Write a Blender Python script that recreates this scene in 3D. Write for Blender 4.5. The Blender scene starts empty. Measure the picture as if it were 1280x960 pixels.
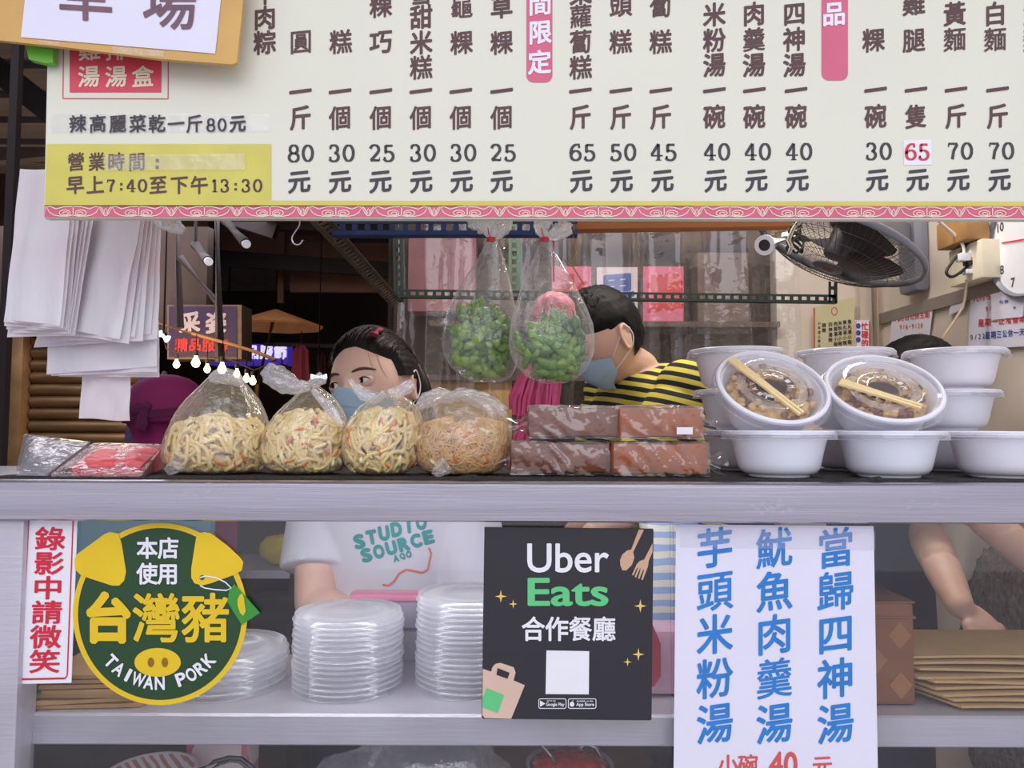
import bpy, bmesh, math, random
from math import sin, cos, pi, radians as R, sqrt, atan2, exp
from mathutils import Vector as V, Matrix, Euler, noise as MN
from mathutils.bvhtree import BVHTree

SC = bpy.context.scene
COL = SC.collection
random.seed(7)

# ------------------------------------------------------------------ camera, sky, exposure
CAMZ = 1.32
F = 950.0
_t, _r = R(3.3), R(0.2)
FWD = V((0, cos(_t), sin(_t)))
_u0 = V((0, -sin(_t), cos(_t)))
_x0 = V((1, 0, 0))
RT = _x0 * cos(_r) + _u0 * sin(_r)
UP = _u0 * cos(_r) - _x0 * sin(_r)
CAM = V((0, 0, CAMZ))
cd = bpy.data.cameras.new('camera')
cam = bpy.data.objects.new('camera', cd)
COL.objects.link(cam)
cam.matrix_world = Matrix(((RT.x, UP.x, -FWD.x, 0), (RT.y, UP.y, -FWD.y, 0), (RT.z, UP.z, -FWD.z, CAMZ), (0, 0, 0, 1)))
cd.sensor_width = 36
cd.lens = 36 * F / 1280
cd.clip_start = 0.02
SC.camera = cam

w = bpy.data.worlds.new('sky')
SC.world = w
w.use_nodes = True
nt = w.node_tree
bg = nt.nodes['Background']
tc = nt.nodes.new('ShaderNodeTexCoord')
sx = nt.nodes.new('ShaderNodeSeparateXYZ')
rp = nt.nodes.new('ShaderNodeValToRGB')
nt.links.new(tc.outputs['Generated'], sx.inputs[0])
nt.links.new(sx.outputs['Z'], rp.inputs[0])
nt.links.new(rp.outputs[0], bg.inputs[0])
rp.color_ramp.elements[0].position = 0.0
rp.color_ramp.elements[0].color = (0.72, 0.72, 0.82, 1)
rp.color_ramp.elements[1].position = 0.75
rp.color_ramp.elements[1].color = (1.12, 1.12, 1.25, 1)
bg.inputs[1].default_value = 1.08


def lamp(name, kind, loc, energy, color, size=0.1, target=None, sy=None):
    d = bpy.data.lights.new(name, kind)
    d.energy = energy
    d.color = color
    if kind == 'AREA':
        d.size = size
        if sy:
            d.shape = 'RECTANGLE'
            d.size_y = sy
    elif kind == 'POINT':
        d.shadow_soft_size = size
    o = bpy.data.objects.new(name, d)
    COL.objects.link(o)
    o.location = loc
    if target is not None:
        o.rotation_euler = (V(target) - V(loc)).to_track_quat('-Z', 'Y').to_euler()
    return o


# daylight of the open street pouring in under the stall roof, the tube over the work area, and added fills
lamp('street_daylight', 'AREA', (0.1, -2.4, 3.3), 40, (0.95, 0.95, 1.0), 4.0, (0.1, 1.2, 1.1), 2.2)
lamp('stall_tube_light', 'AREA', (0.45, 1.75, 2.38), 15, (1.0, 0.94, 0.86), 1.2, (0.45, 1.8, 0), 0.12)
lamp('case_fill_light', 'AREA', (-0.2, 1.13, 1.222), 2.1, (0.98, 0.96, 1.0), 0.9, (-0.2, 1.42, 0.8), 0.04)  # added fill hidden under the worktop, brightens the shirt and lids
lamp('market_bulb_glow', 'POINT', (-2.2, 4.4, 1.62), 22, (1.0, 0.66, 0.32), 0.3)
lamp('market_fill_light', 'AREA', (-2.6, 4.2, 2.6), 42, (0.95, 0.92, 1.0), 2.0, (-2.6, 4.4, 0), 2.0)  # added fill below the closed ceiling, lifts the dark market
SC.view_settings.view_transform = 'Standard'
SC.view_settings.look = 'None'
SC.view_settings.exposure = 0.0
SC.view_settings.gamma = 1.0
SC.view_settings.use_curve_mapping = False
SC.cycles.transparent_max_bounces = 32
SC.cycles.max_bounces = 8


# ------------------------------------------------------------------ pixel rays -> points of the place
def ray(px, py):
    return FWD + RT * ((px - 640) / F) + UP * ((480 - py) / F)


def at(px, py, Y):
    d = ray(px, py)
    return CAM + d * (Y / d.y)


def atX(px, py, X):
    d = ray(px, py)
    return CAM + d * (X / d.x)


def atZ(px, py, Z):
    d = ray(px, py)
    return CAM + d * ((Z - CAMZ) / d.z)


def pxY(Y):
    return lambda x, y: at(x, y, Y)


def pxX(X):
    return lambda x, y: atX(x, y, X)


# ------------------------------------------------------------------ materials
def lin(c):
    return tuple(((v / 255) / 12.92 if v / 255 <= 0.04045 else (((v / 255) + 0.055) / 1.055) ** 2.4) for v in c)


MATS = {}


def newmat(name):
    m = bpy.data.materials.new(name)
    m.use_nodes = True
    n = m.node_tree.nodes
    for x in list(n):
        n.remove(x)
    o = n.new('ShaderNodeOutputMaterial')
    MATS[name] = m
    return m, m.node_tree, o


def add_bump(nt, scale, strength, stretch=None, kind='noise', detail=4):
    tc = nt.nodes.new('ShaderNodeTexCoord')
    mp = nt.nodes.new('ShaderNodeMapping')
    if stretch:
        mp.inputs['Scale'].default_value = stretch
    nt.links.new(tc.outputs['Object'], mp.inputs[0])
    if kind == 'voronoi':
        tx = nt.nodes.new('ShaderNodeTexVoronoi')
        tx.inputs['Scale'].default_value = scale
        out = tx.outputs['Distance']
    else:
        tx = nt.nodes.new('ShaderNodeTexNoise')
        tx.inputs['Scale'].default_value = scale
        tx.inputs['Detail'].default_value = detail
        out = tx.outputs['Fac']
    nt.links.new(mp.outputs[0], tx.inputs['Vector'])
    b = nt.nodes.new('ShaderNodeBump')
    b.inputs['Strength'].default_value = strength
    b.inputs['Distance'].default_value = 0.01
    nt.links.new(out, b.inputs['Height'])
    return b.outputs[0], out


def mat(name, col, rough=0.5, metal=0.0, var=0.06, vs=12.0, bump=None, emit=None, coat=0, spec=0.5, stretch=None, sss=0, alpha=None):
    if name in MATS:
        return MATS[name]
    m, nt, o = newmat(name)
    p = nt.nodes.new('ShaderNodeBsdfPrincipled')
    nt.links.new(p.outputs[0], o.inputs[0])
    c = lin(col)
    tc = nt.nodes.new('ShaderNodeTexCoord')
    mp = nt.nodes.new('ShaderNodeMapping')
    if stretch:
        mp.inputs['Scale'].default_value = stretch
    tx = nt.nodes.new('ShaderNodeTexNoise')
    tx.inputs['Scale'].default_value = vs
    tx.inputs['Detail'].default_value = 5
    nt.links.new(tc.outputs['Object'], mp.inputs[0])
    nt.links.new(mp.outputs[0], tx.inputs['Vector'])
    r = nt.nodes.new('ShaderNodeValToRGB')
    r.color_ramp.elements[0].position = 0.3
    r.color_ramp.elements[1].position = 0.7
    r.color_ramp.elements[0].color = tuple(max(0, v * (1 - var)) for v in c) + (1,)
    r.color_ramp.elements[1].color = tuple(min(1, v * (1 + var)) for v in c) + (1,)
    nt.links.new(tx.outputs['Fac'], r.inputs[0])
    nt.links.new(r.outputs[0], p.inputs['Base Color'])
    p.inputs['Roughness'].default_value = rough
    p.inputs['Metallic'].default_value = metal
    p.inputs['Specular IOR Level'].default_value = spec
    p.inputs['Coat Weight'].default_value = coat
    if sss:
        p.inputs['Subsurface Weight'].default_value = sss
        p.inputs['Subsurface Radius'].default_value = (0.02, 0.008, 0.005)
        p.inputs['Subsurface Scale'].default_value = 0.5
    if emit:
        p.inputs['Emission Color'].default_value = lin(emit[0]) + (1,)
        p.inputs['Emission Strength'].default_value = emit[1]
    if bump:
        nrm, _ = add_bump(nt, *bump)
        nt.links.new(nrm, p.inputs['Normal'])
    return m


def film(name, tint=(235, 235, 240), white=0.08, gloss=0.10, rough=0.12, bump=(30, 0.6), stretch=None, edge=0.5, depth=0.01):
    """thin clear plastic: mostly see-through, a little milky, with wrinkle highlights"""
    if name in MATS:
        return MATS[name]
    m, nt, o = newmat(name)
    N = nt.nodes
    L = nt.links
    tr = N.new('ShaderNodeBsdfTransparent')
    tr.inputs[0].default_value = (0.97, 0.97, 0.98, 1)
    df = N.new('ShaderNodeBsdfDiffuse')
    df.inputs[0].default_value = lin(tint) + (1,)
    tl = N.new('ShaderNodeBsdfTranslucent')
    tl.inputs[0].default_value = lin(tint) + (1,)
    dm = N.new('ShaderNodeMixShader')
    dm.inputs[0].default_value = 0.4
    L.new(df.outputs[0], dm.inputs[1])
    L.new(tl.outputs[0], dm.inputs[2])
    gl = N.new('ShaderNodeBsdfGlossy')
    gl.inputs['Roughness'].default_value = rough
    gl.inputs[0].default_value = (1, 1, 1, 1)
    lw = N.new('ShaderNodeLayerWeight')
    lw.inputs[0].default_value = 0.5
    nrm, h = add_bump(nt, bump[0], bump[1], stretch)
    nrm.node.inputs['Distance'].default_value = depth
    L.new(nrm, gl.inputs['Normal'])
    L.new(nrm, lw.inputs['Normal'])
    ma = N.new('ShaderNodeMath')
    ma.operation = 'MULTIPLY_ADD'
    ma.inputs[1].default_value = edge
    ma.inputs[2].default_value = white
    L.new(lw.outputs['Facing'], ma.inputs[0])
    ma.use_clamp = True
    pw = N.new('ShaderNodeMath')
    pw.operation = 'POWER'
    L.new(lw.outputs['Facing'], pw.inputs[0])
    pw.inputs[1].default_value = 2.0
    ma2 = N.new('ShaderNodeMath')
    ma2.operation = 'MULTIPLY_ADD'
    ma2.inputs[1].default_value = edge
    ma2.inputs[2].default_value = white
    ma2.use_clamp = True
    L.new(pw.outputs[0], ma2.inputs[0])
    m1 = N.new('ShaderNodeMixShader')
    L.new(ma2.outputs[0], m1.inputs[0])
    L.new(tr.outputs[0], m1.inputs[1])
    L.new(dm.outputs[0], m1.inputs[2])
    m2 = N.new('ShaderNodeMixShader')
    ga = N.new('ShaderNodeMath')
    ga.operation = 'MULTIPLY_ADD'
    ga.inputs[1].default_value = 0.35
    ga.inputs[2].default_value = gloss
    ga.use_clamp = True
    p5 = N.new('ShaderNodeMath')
    p5.operation = 'POWER'
    L.new(lw.outputs['Facing'], p5.inputs[0])
    p5.inputs[1].default_value = 4.0
    L.new(p5.outputs[0], ga.inputs[0])
    L.new(ga.outputs[0], m2.inputs[0])
    L.new(m1.outputs[0], m2.inputs[1])
    L.new(gl.outputs[0], m2.inputs[2])
    L.new(m2.outputs[0], o.inputs[0])
    return m


def stripes_mat(name, c1, c2, freq, axis='Z', rough=0.8, distort=0.0, thr=0.5, scale=(1, 1, 1), rot=(0, 0, 0)):
    if name in MATS:
        return MATS[name]
    m, nt, o = newmat(name)
    p = nt.nodes.new('ShaderNodeBsdfPrincipled')
    nt.links.new(p.outputs[0], o.inputs[0])
    tc = nt.nodes.new('ShaderNodeTexCoord')
    mp = nt.nodes.new('ShaderNodeMapping')
    mp.inputs['Scale'].default_value = scale
    mp.inputs['Rotation'].default_value = rot
    nt.links.new(tc.outputs['Object'], mp.inputs[0])
    wv = nt.nodes.new('ShaderNodeTexWave')
    wv.bands_direction = axis
    wv.inputs['Scale'].default_value = freq
    wv.inputs['Distortion'].default_value = distort
    nt.links.new(mp.outputs[0], wv.inputs[0])
    r = nt.nodes.new('ShaderNodeValToRGB')
    r.color_ramp.interpolation = 'CONSTANT'
    r.color_ramp.elements[0].color = lin(c1) + (1,)
    r.color_ramp.elements[1].color = lin(c2) + (1,)
    r.color_ramp.elements[1].position = thr
    nt.links.new(wv.outputs['Fac'], r.inputs[0])
    nt.links.new(r.outputs[0], p.inputs['Base Color'])
    p.inputs['Roughness'].default_value = rough
    return m


# ------------------------------------------------------------------ mesh building
ORI = {}


def smooth(pts, n=6):
    """rounded run through the points"""
    pts = [V(p) for p in pts]
    out = []
    k = len(pts)
    for i in range(k - 1):
        a, b, c, d = pts[max(i - 1, 0)], pts[i], pts[i + 1], pts[min(i + 2, k - 1)]
        for j in range(n):
            t = j / n
            out.append(0.5 * (2 * b + (c - a) * t + (2 * a - 5 * b + 4 * c - d) * t * t + (3 * b - a - 3 * c + d) * t ** 3))
    return out + [pts[-1]]


def perp(d):
    d = V(d).normalized()
    a = V((0, 0, 1)) if abs(d.z) < 0.9 else V((1, 0, 0))
    s = d.cross(a).normalized()
    return s, s.cross(d).normalized()


class MB:
    def __init__(s):
        s.v = []
        s.f = []
        s.mi = []
        s.cur = 0

    def add(s, vs, fs, M=None):
        b = len(s.v)
        for p in vs:
            p = V(p)
            s.v.append(M @ p if M is not None else p)
        for f in fs:
            s.f.append([b + i for i in f])
            s.mi.append(s.cur)
        return s

    def box(s, c, size, M=None, bev=0.0):
        if bev > 0:
            bm = bmesh.new()
            bmesh.ops.create_cube(bm, size=1)
            for v in bm.verts:
                v.co = V((v.co.x * size[0], v.co.y * size[1], v.co.z * size[2]))
            bmesh.ops.bevel(bm, geom=list(bm.edges), offset=bev, segments=2, affect='EDGES', profile=0.6)
            vs = [v.co + V(c) for v in bm.verts]
            bm.verts.index_update()
            fs = [[v.index for v in f.verts] for f in bm.faces]
            bm.free()
            return s.add(vs, fs, M)
        x, y, z = [q / 2 for q in size]
        vs = [V(c) + V((a * x, b * y, d * z)) for a in (-1, 1) for b in (-1, 1) for d in (-1, 1)]
        return s.add(vs, [(0, 1, 3, 2), (4, 6, 7, 5), (0, 4, 5, 1), (2, 3, 7, 6), (0, 2, 6, 4), (1, 5, 7, 3)], M)

    def bar(s, p0, p1, w, h, up=(0, 0, 1)):
        """box beam from p0 to p1"""
        p0, p1 = V(p0), V(p1)
        d = (p1 - p0)
        L = d.length
        d.normalize()
        u = V(up)
        if abs(d.dot(u)) > 0.95:
            u = V((0, 1, 0))
        sd = d.cross(u).normalized()
        u = sd.cross(d)
        vs = []
        for e in (p0, p1):
            for a, b in ((-1, -1), (1, -1), (1, 1), (-1, 1)):
                vs.append(e + sd * (a * w / 2) + u * (b * h / 2))
        return s.add(vs, [(3, 2, 1, 0), (4, 5, 6, 7), (0, 1, 5, 4), (1, 2, 6, 5), (2, 3, 7, 6), (3, 0, 4, 7)])

    def tube(s, pts, r, n=8, cap=True, M=None):
        pts = [V(p) for p in pts]
        k = len(pts)
        rr = r if isinstance(r, (list, tuple)) else [r] * k
        vs, fs = [], []
        prev = None
        for i, p in enumerate(pts):
            d = pts[min(i + 1, k - 1)] - pts[max(i - 1, 0)]
            if d.length < 1e-9:
                d = V((0, 0, 1))
            d.normalize()
            if prev is None:
                a, b = perp(d)
            else:
                a = prev - d * prev.dot(d)
                if a.length < 1e-6:
                    a, b = perp(d)
                a.normalize()
                b = d.cross(a)
            prev = a
            for j in range(n):
                t = 2 * pi * j / n
                vs.append(p + a * (cos(t) * rr[i]) + b * (sin(t) * rr[i]))
        for i in range(k - 1):
            for j in range(n):
                fs.append((i * n + j, i * n + (j + 1) % n, (i + 1) * n + (j + 1) % n, (i + 1) * n + j))
        if cap:
            fs.append(tuple(range(n - 1, -1, -1)))
            fs.append(tuple(range((k - 1) * n, k * n)))
        return s.add(vs, fs, M)

    def lathe(s, prof, n=32, M=None, closed=False):
        vs, fs = [], []
        k = len(prof)
        for r, z in prof:
            for j in range(n):
                t = 2 * pi * j / n
                vs.append((r * cos(t), r * sin(t), z))
        for i in range(k - 1 + (1 if closed else 0)):
            i2 = (i + 1) % k
            for j in range(n):
                fs.append((i * n + j, i * n + (j + 1) % n, i2 * n + (j + 1) % n, i2 * n + j))
        if not closed:
            if prof[0][0] > 0:
                fs.append(tuple(range(n - 1, -1, -1)))
            if prof[-1][0] > 0:
                fs.append(tuple(range((k - 1) * n, k * n)))
        return s.add(vs, fs, M)

    def lathe_open(s, prof, n=32, M=None):
        vs, fs = [], []
        k = len(prof)
        for r, z in prof:
            for j in range(n):
                t = 2 * pi * j / n
                vs.append((r * cos(t), r * sin(t), z))
        for i in range(k - 1):
            for j in range(n):
                fs.append((i * n + j, i * n + (j + 1) % n, (i + 1) * n + (j + 1) % n, (i + 1) * n + j))
        return s.add(vs, fs, M)

    def sph(s, c, r, nu=16, nv=10, M=None, fn=None):
        rx, ry, rz = r if isinstance(r, (list, tuple)) else (r, r, r)
        vs, fs = [], []
        for i in range(nv + 1):
            ph = pi * i / nv
            for j in range(nu):
                t = 2 * pi * j / nu
                d = V((sin(ph) * cos(t), sin(ph) * sin(t), cos(ph)))
                k = fn(d) if fn else 1.0
                vs.append(V(c) + V((d.x * rx * k, d.y * ry * k, d.z * rz * k)))
        for i in range(nv):
            for j in range(nu):
                fs.append((i * nu + j, (i + 1) * nu + j, (i + 1) * nu + (j + 1) % nu, i * nu + (j + 1) % nu))
        return s.add(vs, fs, M)

    def grid(s, fn, nu, nv, M=None):
        vs = [fn(i / nu, j / nv) for j in range(nv + 1) for i in range(nu + 1)]
        fs = [(j * (nu + 1) + i, j * (nu + 1) + i + 1, (j + 1) * (nu + 1) + i + 1, (j + 1) * (nu + 1) + i) for j in range(nv) for i in range(nu)]
        return s.add(vs, fs, M)

    def loft(s, rings, cap=True):
        n = len(rings[0])
        vs = [p for r in rings for p in r]
        fs = []
        for i in range(len(rings) - 1):
            for j in range(n):
                fs.append((i * n + j, i * n + (j + 1) % n, (i + 1) * n + (j + 1) % n, (i + 1) * n + j))
        if cap:
            fs.append(tuple(range(n - 1, -1, -1)))
            fs.append(tuple(range((len(rings) - 1) * n, len(rings) * n)))
        return s.add(vs, fs)

    def poly(s, pts):
        return s.add(pts, [tuple(range(len(pts)))])

    def slab(s, pts, thick):
        """polygon pushed back by the vector thick"""
        n = len(pts)
        pts = [V(p) for p in pts]
        t = V(thick)
        vs = pts + [p + t for p in pts]
        fs = [tuple(range(n)), tuple(range(2 * n - 1, n - 1, -1))]
        for i in range(n):
            j = (i + 1) % n
            fs.append((j, i, n + i, n + j))
        return s.add(vs, fs)

    def ribbon(s, fm, pts, wd):
        """flat stroke of width wd (in the units of fm) along pts"""
        n = len(pts)
        ww = wd if isinstance(wd, (list, tuple)) else [wd] * n
        L, Rr = [], []
        for i, (x, y) in enumerate(pts):
            x0, y0 = pts[max(0, i - 1)]
            x1, y1 = pts[min(n - 1, i + 1)]
            dx, dy = x1 - x0, y1 - y0
            l = sqrt(dx * dx + dy * dy) or 1
            nx, ny = -dy / l * ww[i] / 2, dx / l * ww[i] / 2
            L.append(fm(x + nx, y + ny))
            Rr.append(fm(x - nx, y - ny))
        vs = L + Rr
        return s.add(vs, [(i, i + 1, n + i + 1, n + i) for i in range(n - 1)])

    def build(s, name, m, parent=None, origin=None, sharp=35, smooth=True):
        me = bpy.data.meshes.new(name)
        if parent is not None:
            o0 = ORI[parent.name]
        elif origin is not None:
            o0 = V(origin)
        else:
            xs = [p.x for p in s.v]
            ys = [p.y for p in s.v]
            zs = [p.z for p in s.v]
            o0 = V(((min(xs) + max(xs)) / 2, (min(ys) + max(ys)) / 2, min(zs)))
        me.from_pydata([tuple(p - o0) for p in s.v], [], s.f)
        ms = m if isinstance(m, (list, tuple)) else [m]
        for q in ms:
            me.materials.append(q)
        if len(ms) > 1:
            me.polygons.foreach_set('material_index', s.mi)
        if smooth:
            me.polygons.foreach_set('use_smooth', [True] * len(me.polygons))
            me.set_sharp_from_angle(angle=R(sharp))
        me.update()
        o = bpy.data.objects.new(name, me)
        COL.objects.link(o)
        ORI[o.name] = o0
        if parent is not None:
            o.parent = parent
        else:
            o.location = o0
        return o


def tag(o, label, cat, group=None, kind=None):
    o['label'] = label
    o['category'] = cat
    if group:
        o['group'] = group
    if kind:
        o['kind'] = kind
    return o


def thing(name, label, cat, loc, group=None):
    o = bpy.data.objects.new(name, None)
    o.empty_display_size = 0.05
    COL.objects.link(o)
    o.location = loc
    ORI[o.name] = V(loc)
    return tag(o, label, cat, group)


def struct(name, mb, m, **k):
    o = mb.build(name, m, **k)
    o['kind'] = 'structure'
    return o


def copy_tree(o, loc=None, label=None, group=None, rot=None):
    def cp(a, par):
        c = a.copy()
        COL.objects.link(c)
        if par:
            c.parent = par
        for ch in a.children:
            cp(ch, c)
        return c
    c = cp(o, None)
    if loc is not None:
        c.location = loc
        ORI[c.name] = V(loc)
    if rot is not None:
        c.rotation_euler = rot
    if label:
        c['label'] = label
    if group:
        c['group'] = group
    return c


# ------------------------------------------------------------------ lettering
_fc = bpy.data.curves.new('lettering_source', 'FONT')
_fo = bpy.data.objects.new('lettering_source', _fc)
COL.objects.link(_fo)
GC = {}
GN = {}


def glyph(ch, bold):
    k = (ch, bold)
    if k not in GC:
        _fc.body = ch
        _fc.resolution_u = 4
        bpy.context.view_layer.update()
        dg = bpy.context.evaluated_depsgraph_get()
        ev = _fo.evaluated_get(dg)
        me = ev.to_mesh()
        vs = [(v.co.x, v.co.y) for v in me.vertices]
        fs = [tuple(p.vertices) for p in me.polygons]
        if bold > 0:
            # heavier weight: the outline pushed outward, corners filled
            cnt = {}
            for f in fs:
                for i in range(len(f)):
                    a, c = f[i], f[(i + 1) % len(f)]
                    cnt[(a, c)] = 1
            nb = len(vs)
            ends = {}
            for (a, c) in list(cnt):
                if (c, a) in cnt:
                    continue
                ax, ay = vs[a]
                cx, cy = vs[c]
                dx, dy = cx - ax, cy - ay
                l = sqrt(dx * dx + dy * dy)
                if l < 1e-6:
                    continue
                ox, oy = dy / l * bold, -dx / l * bold
                n = len(vs)
                vs += [(ax + ox, ay + oy), (cx + ox, cy + oy)]
                fs.append((a, n, n + 1, c))
                ends.setdefault(a, [None, None])[1] = n
                ends.setdefault(c, [None, None])[0] = n + 1
            for q, (p0, p1) in ends.items():
                if p0 is not None and p1 is not None:
                    (x0, y0), (x1, y1), (x, y) = vs[p0], vs[p1], vs[q]
                    if (x0 - x) * (y1 - y) - (y0 - y) * (x1 - x) > 1e-9:
                        fs.append((q, p0, p1))
        GC[k] = (vs, fs)
        GN[k] = nb if bold > 0 else len(vs)
        ev.to_mesh_clear()
    return GC[k]


def proud(out, n0):
    # the pressed outline stands a hair off the face so that overlapping ink never coincides
    if len(out) < 3 or n0 >= len(out):
        return
    nr = (out[1] - out[0]).cross(out[2] - out[0])
    if nr.length < 1e-12:
        return
    nr.normalize()
    if nr.dot(CAM - out[0]) < 0:
        nr = -nr
    for i in range(n0, len(out)):
        out[i] = out[i] + nr * (0.00004 + 0.00011 * ((i * 0.618) % 1.0))


def put(mb, fm, ch, cx, cy, wd, ht, bold=0.018, shear=0.0, slant=0.0, fit=False, rot=0.0):
    """one character centred at (cx, cy); the em box is wd x ht (or the ink itself with fit)"""
    if ch in '圓龜蘿蔔麵羹個粿糕腿隻間灣豬歸頭魷當廳餐':
        bold = round(bold * (0.55 if ch in '圓龜蘿麵羹' else 0.78), 4)
    vs, fs = glyph(ch, bold)
    if not vs:
        return
    if fit:
        x0 = min(v[0] for v in vs)
        x1 = max(v[0] for v in vs)
        y0 = min(v[1] for v in vs)
        y1 = max(v[1] for v in vs)
    else:
        x0, x1, y0, y1 = 0.0, 1.0, -0.12, 0.88
    out = []
    for x, y in vs:
        a = (x - x0) / (x1 - x0) - 0.5
        b = (y - y0) / (y1 - y0) - 0.5
        b2 = b + shear * a
        a2 = a + slant * b
        X, Y = a2 * wd, -b2 * ht
        if rot:
            X, Y = X * cos(rot) - Y * sin(rot), X * sin(rot) + Y * cos(rot)
        out.append(fm(cx + X, cy + Y))
    proud(out, GN[(ch, bold)])
    mb.add(out, fs)


def line(mb, fm, text, cx, cy, wd, ht, bold=0.02, rot=0.0):
    """a run of latin text squeezed into the box wd x ht around (cx, cy)"""
    vs, fs = glyph(text, bold)
    x0 = min(v[0] for v in vs)
    x1 = max(v[0] for v in vs)
    y0 = min(v[1] for v in vs)
    y1 = max(v[1] for v in vs)
    out = []
    for x, y in vs:
        X = ((x - x0) / (x1 - x0) - 0.5) * wd
        Y = -((y - y0) / (y1 - y0) - 0.5) * ht
        if rot:
            X, Y = X * cos(rot) - Y * sin(rot), X * sin(rot) + Y * cos(rot)
        out.append(fm(cx + X, cy + Y))
    proud(out, GN[(text, bold)])
    mb.add(out, fs)


def arc(cx, cy, rx, ry, a0, a1, n=18):
    return [(cx + rx * cos(R(a0 + (a1 - a0) * i / n)), cy + ry * sin(R(a0 + (a1 - a0) * i / n))) for i in range(n + 1)]


# serif digits in a 1 x 1 box, y up: strokes swell where they run upright
DG = {
    '0': ([arc(.5, .5, .36, .45, 0, 360, 28)], []),
    '1': ([[(.5, .02), (.5, .97)], [(.26, .8), (.5, .95)]], [(.5, .03, .5, .07)]),
    '2': ([arc(.47, .7, .32, .26, 170, -30, 16) + [(.6, .42), (.32, .18), (.16, .06)], [(.16, .07), (.5, .1), (.84, .06)]], [(.5, .07, .66, .12), (.85, .14, .07, .2)]),
    '3': ([arc(.44, .73, .30, .23, 155, -80, 16), arc(.44, .27, .36, .25, 85, -155, 18)], [(.18, .79, .16, .13), (.17, .22, .17, .14)]),
    '4': ([[(.62, .02), (.62, .97)], [(.6, .95), (.08, .32)], ], [(.5, .29, .9, .08), (.62, .03, .42, .06)]),
    '5': ([[(.24, .5), (.24, .94)], arc(.44, .3, .38, .28, 130, -155, 20)], [(.5, .92, .56, .13), (.17, .2, .17, .14)]),
    '6': ([arc(.5, .31, .36, .27, 0, 360, 24), arc(.62, .45, .50, .50, 68, 190, 14)], [(.76, .82, .17, .14)]),
    '7': ([[(.84, .9), (.56, .5), (.46, .02)]], [(.5, .92, .7, .12), (.17, .83, .08, .2)]),
    '8': ([arc(.5, .72, .29, .24, 0, 360, 22), arc(.5, .26, .36, .25, 0, 360, 24)], []),
    '9': ([arc(.5, .69, .36, .27, 0, 360, 24), arc(.38, .55, .50, .50, 248, 370, 14)], [(.24, .18, .17, .14)]),
    ':': ([], [(.5, .2, .26, .2), (.5, .62, .26, .2)]),
}


def digit(mb, fm, d, cx, cy, wd, ht, thick=0.23, thin=0.09):
    st, slabs = DG[d]

    def g(x, y):
        return fm(cx + (x - .5) * wd, cy - (y - .5) * ht)
    for pl in st:
        n = len(pl)
        ws = []
        for i in range(n):
            a, b = pl[max(0, i - 1)], pl[min(n - 1, i + 1)]
            dx, dy = (b[0] - a[0]) * 0.8, b[1] - a[1]
            ws.append(thin + (thick - thin) * abs(dy) / (sqrt(dx * dx + dy * dy) or 1))
        if pl[0] == pl[-1] or (abs(pl[0][0] - pl[-1][0]) < 1e-6 and abs(pl[0][1] - pl[-1][1]) < 1e-6):
            ws[0] = ws[-1] = thick
        mb.ribbon(g, pl, ws)
    for x, y, a, b in slabs:
        mb.poly([g(x - a / 2, y - b / 2), g(x + a / 2, y - b / 2), g(x + a / 2, y + b / 2), g(x - a / 2, y + b / 2)])


def numerals(mb, fm, s, cx, cy, wd, ht, gap=None):
    gap = gap or wd * 1.08
    for i, d in enumerate(s):
        digit(mb, fm, d, cx + (i - (len(s) - 1) / 2) * gap, cy, wd, ht)


def rnd_rect(x0, y0, x1, y1, r, n=5):
    p = []
    for cx, cy, a in ((x1 - r, y0 + r, -90), (x1 - r, y1 - r, 0), (x0 + r, y1 - r, 90), (x0 + r, y0 + r, 180)):
        p += arc(cx, cy, r, r, a, a + 90, n)
    return p


def flat(mb, fm, pts):
    mb.poly([fm(x, y) for x, y in pts])


def nz(x, y=0.0, z=0.0):
    return MN.noise(V((x, y, z)))

# ------------------------------------------------------------------ the setting
m_conc = mat('street_concrete', (172, 168, 170), 0.85, var=0.15, vs=3)
m_dark = mat('dark_steel', (46, 40, 40), 0.7, var=0.25, vs=8)  # one dark tone shared by beams, rails and small metal parts
m_beige = mat('beige_wall_paint', (224, 210, 196), 0.75, var=0.07, vs=5, bump=(40, 0.05))
m_brown = mat('brown_board_wall', (98, 78, 68), 0.7, var=0.2, vs=4)
m_ceil = mat('grey_ceiling_sheet', (122, 116, 120), 0.8, var=0.2, vs=2, stretch=(1, 6, 1))
m_far = mat('dark_brown_wall', (74, 60, 54), 0.85, var=0.3, vs=2)  # one dark brown tone for the stall ceiling and market walls
m_steel = mat('brushed_steel', (182, 178, 188), 0.28, 0.92, var=0.10, vs=9, bump=(60, 0.06, (0.15, 6, 6)), stretch=(0.3, 8, 8))
m_steel2 = mat('dull_steel', (196, 192, 202), 0.42, 0.45, var=0.12, vs=6, bump=(60, 0.08, (0.2, 4, 4)))

b = MB()
b.box((-1, 3, -0.02), (14, 16, 0.04))
struct('floor', b, m_conc)
b = MB()
b.box((0.0, 1.66, 2.53), (2.6, 2.0, 0.06))
struct('ceiling', b, m_far)
b = MB()
b.box((-3.4, 6.0, 3.05), (6.0, 7.8, 0.05))
for i in range(24):
    b.box((-3.4, 2.2 + i * 0.32, 3.01), (6.0, 0.03, 0.04))
struct('ceiling_market', b, m_ceil)
b = MB()
b.box((1.23, 1.75, 1.3), (0.06, 1.62, 2.6))
struct('wall_right', b, m_beige)
b = MB()
b.box((1.07, 2.54, 1.3), (0.38, 0.06, 2.6))
struct('wall_back', b, m_beige)
b = MB()
b.box((0.43, 2.70, 1.3), (1.7, 0.06, 2.6))
for x in (-0.2, 0.15, 0.5):
    b.box((x, 2.665, 1.3), (0.02, 0.014, 2.6))
struct('wall_behind_curtain', b, m_brown)
b = MB()
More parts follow.
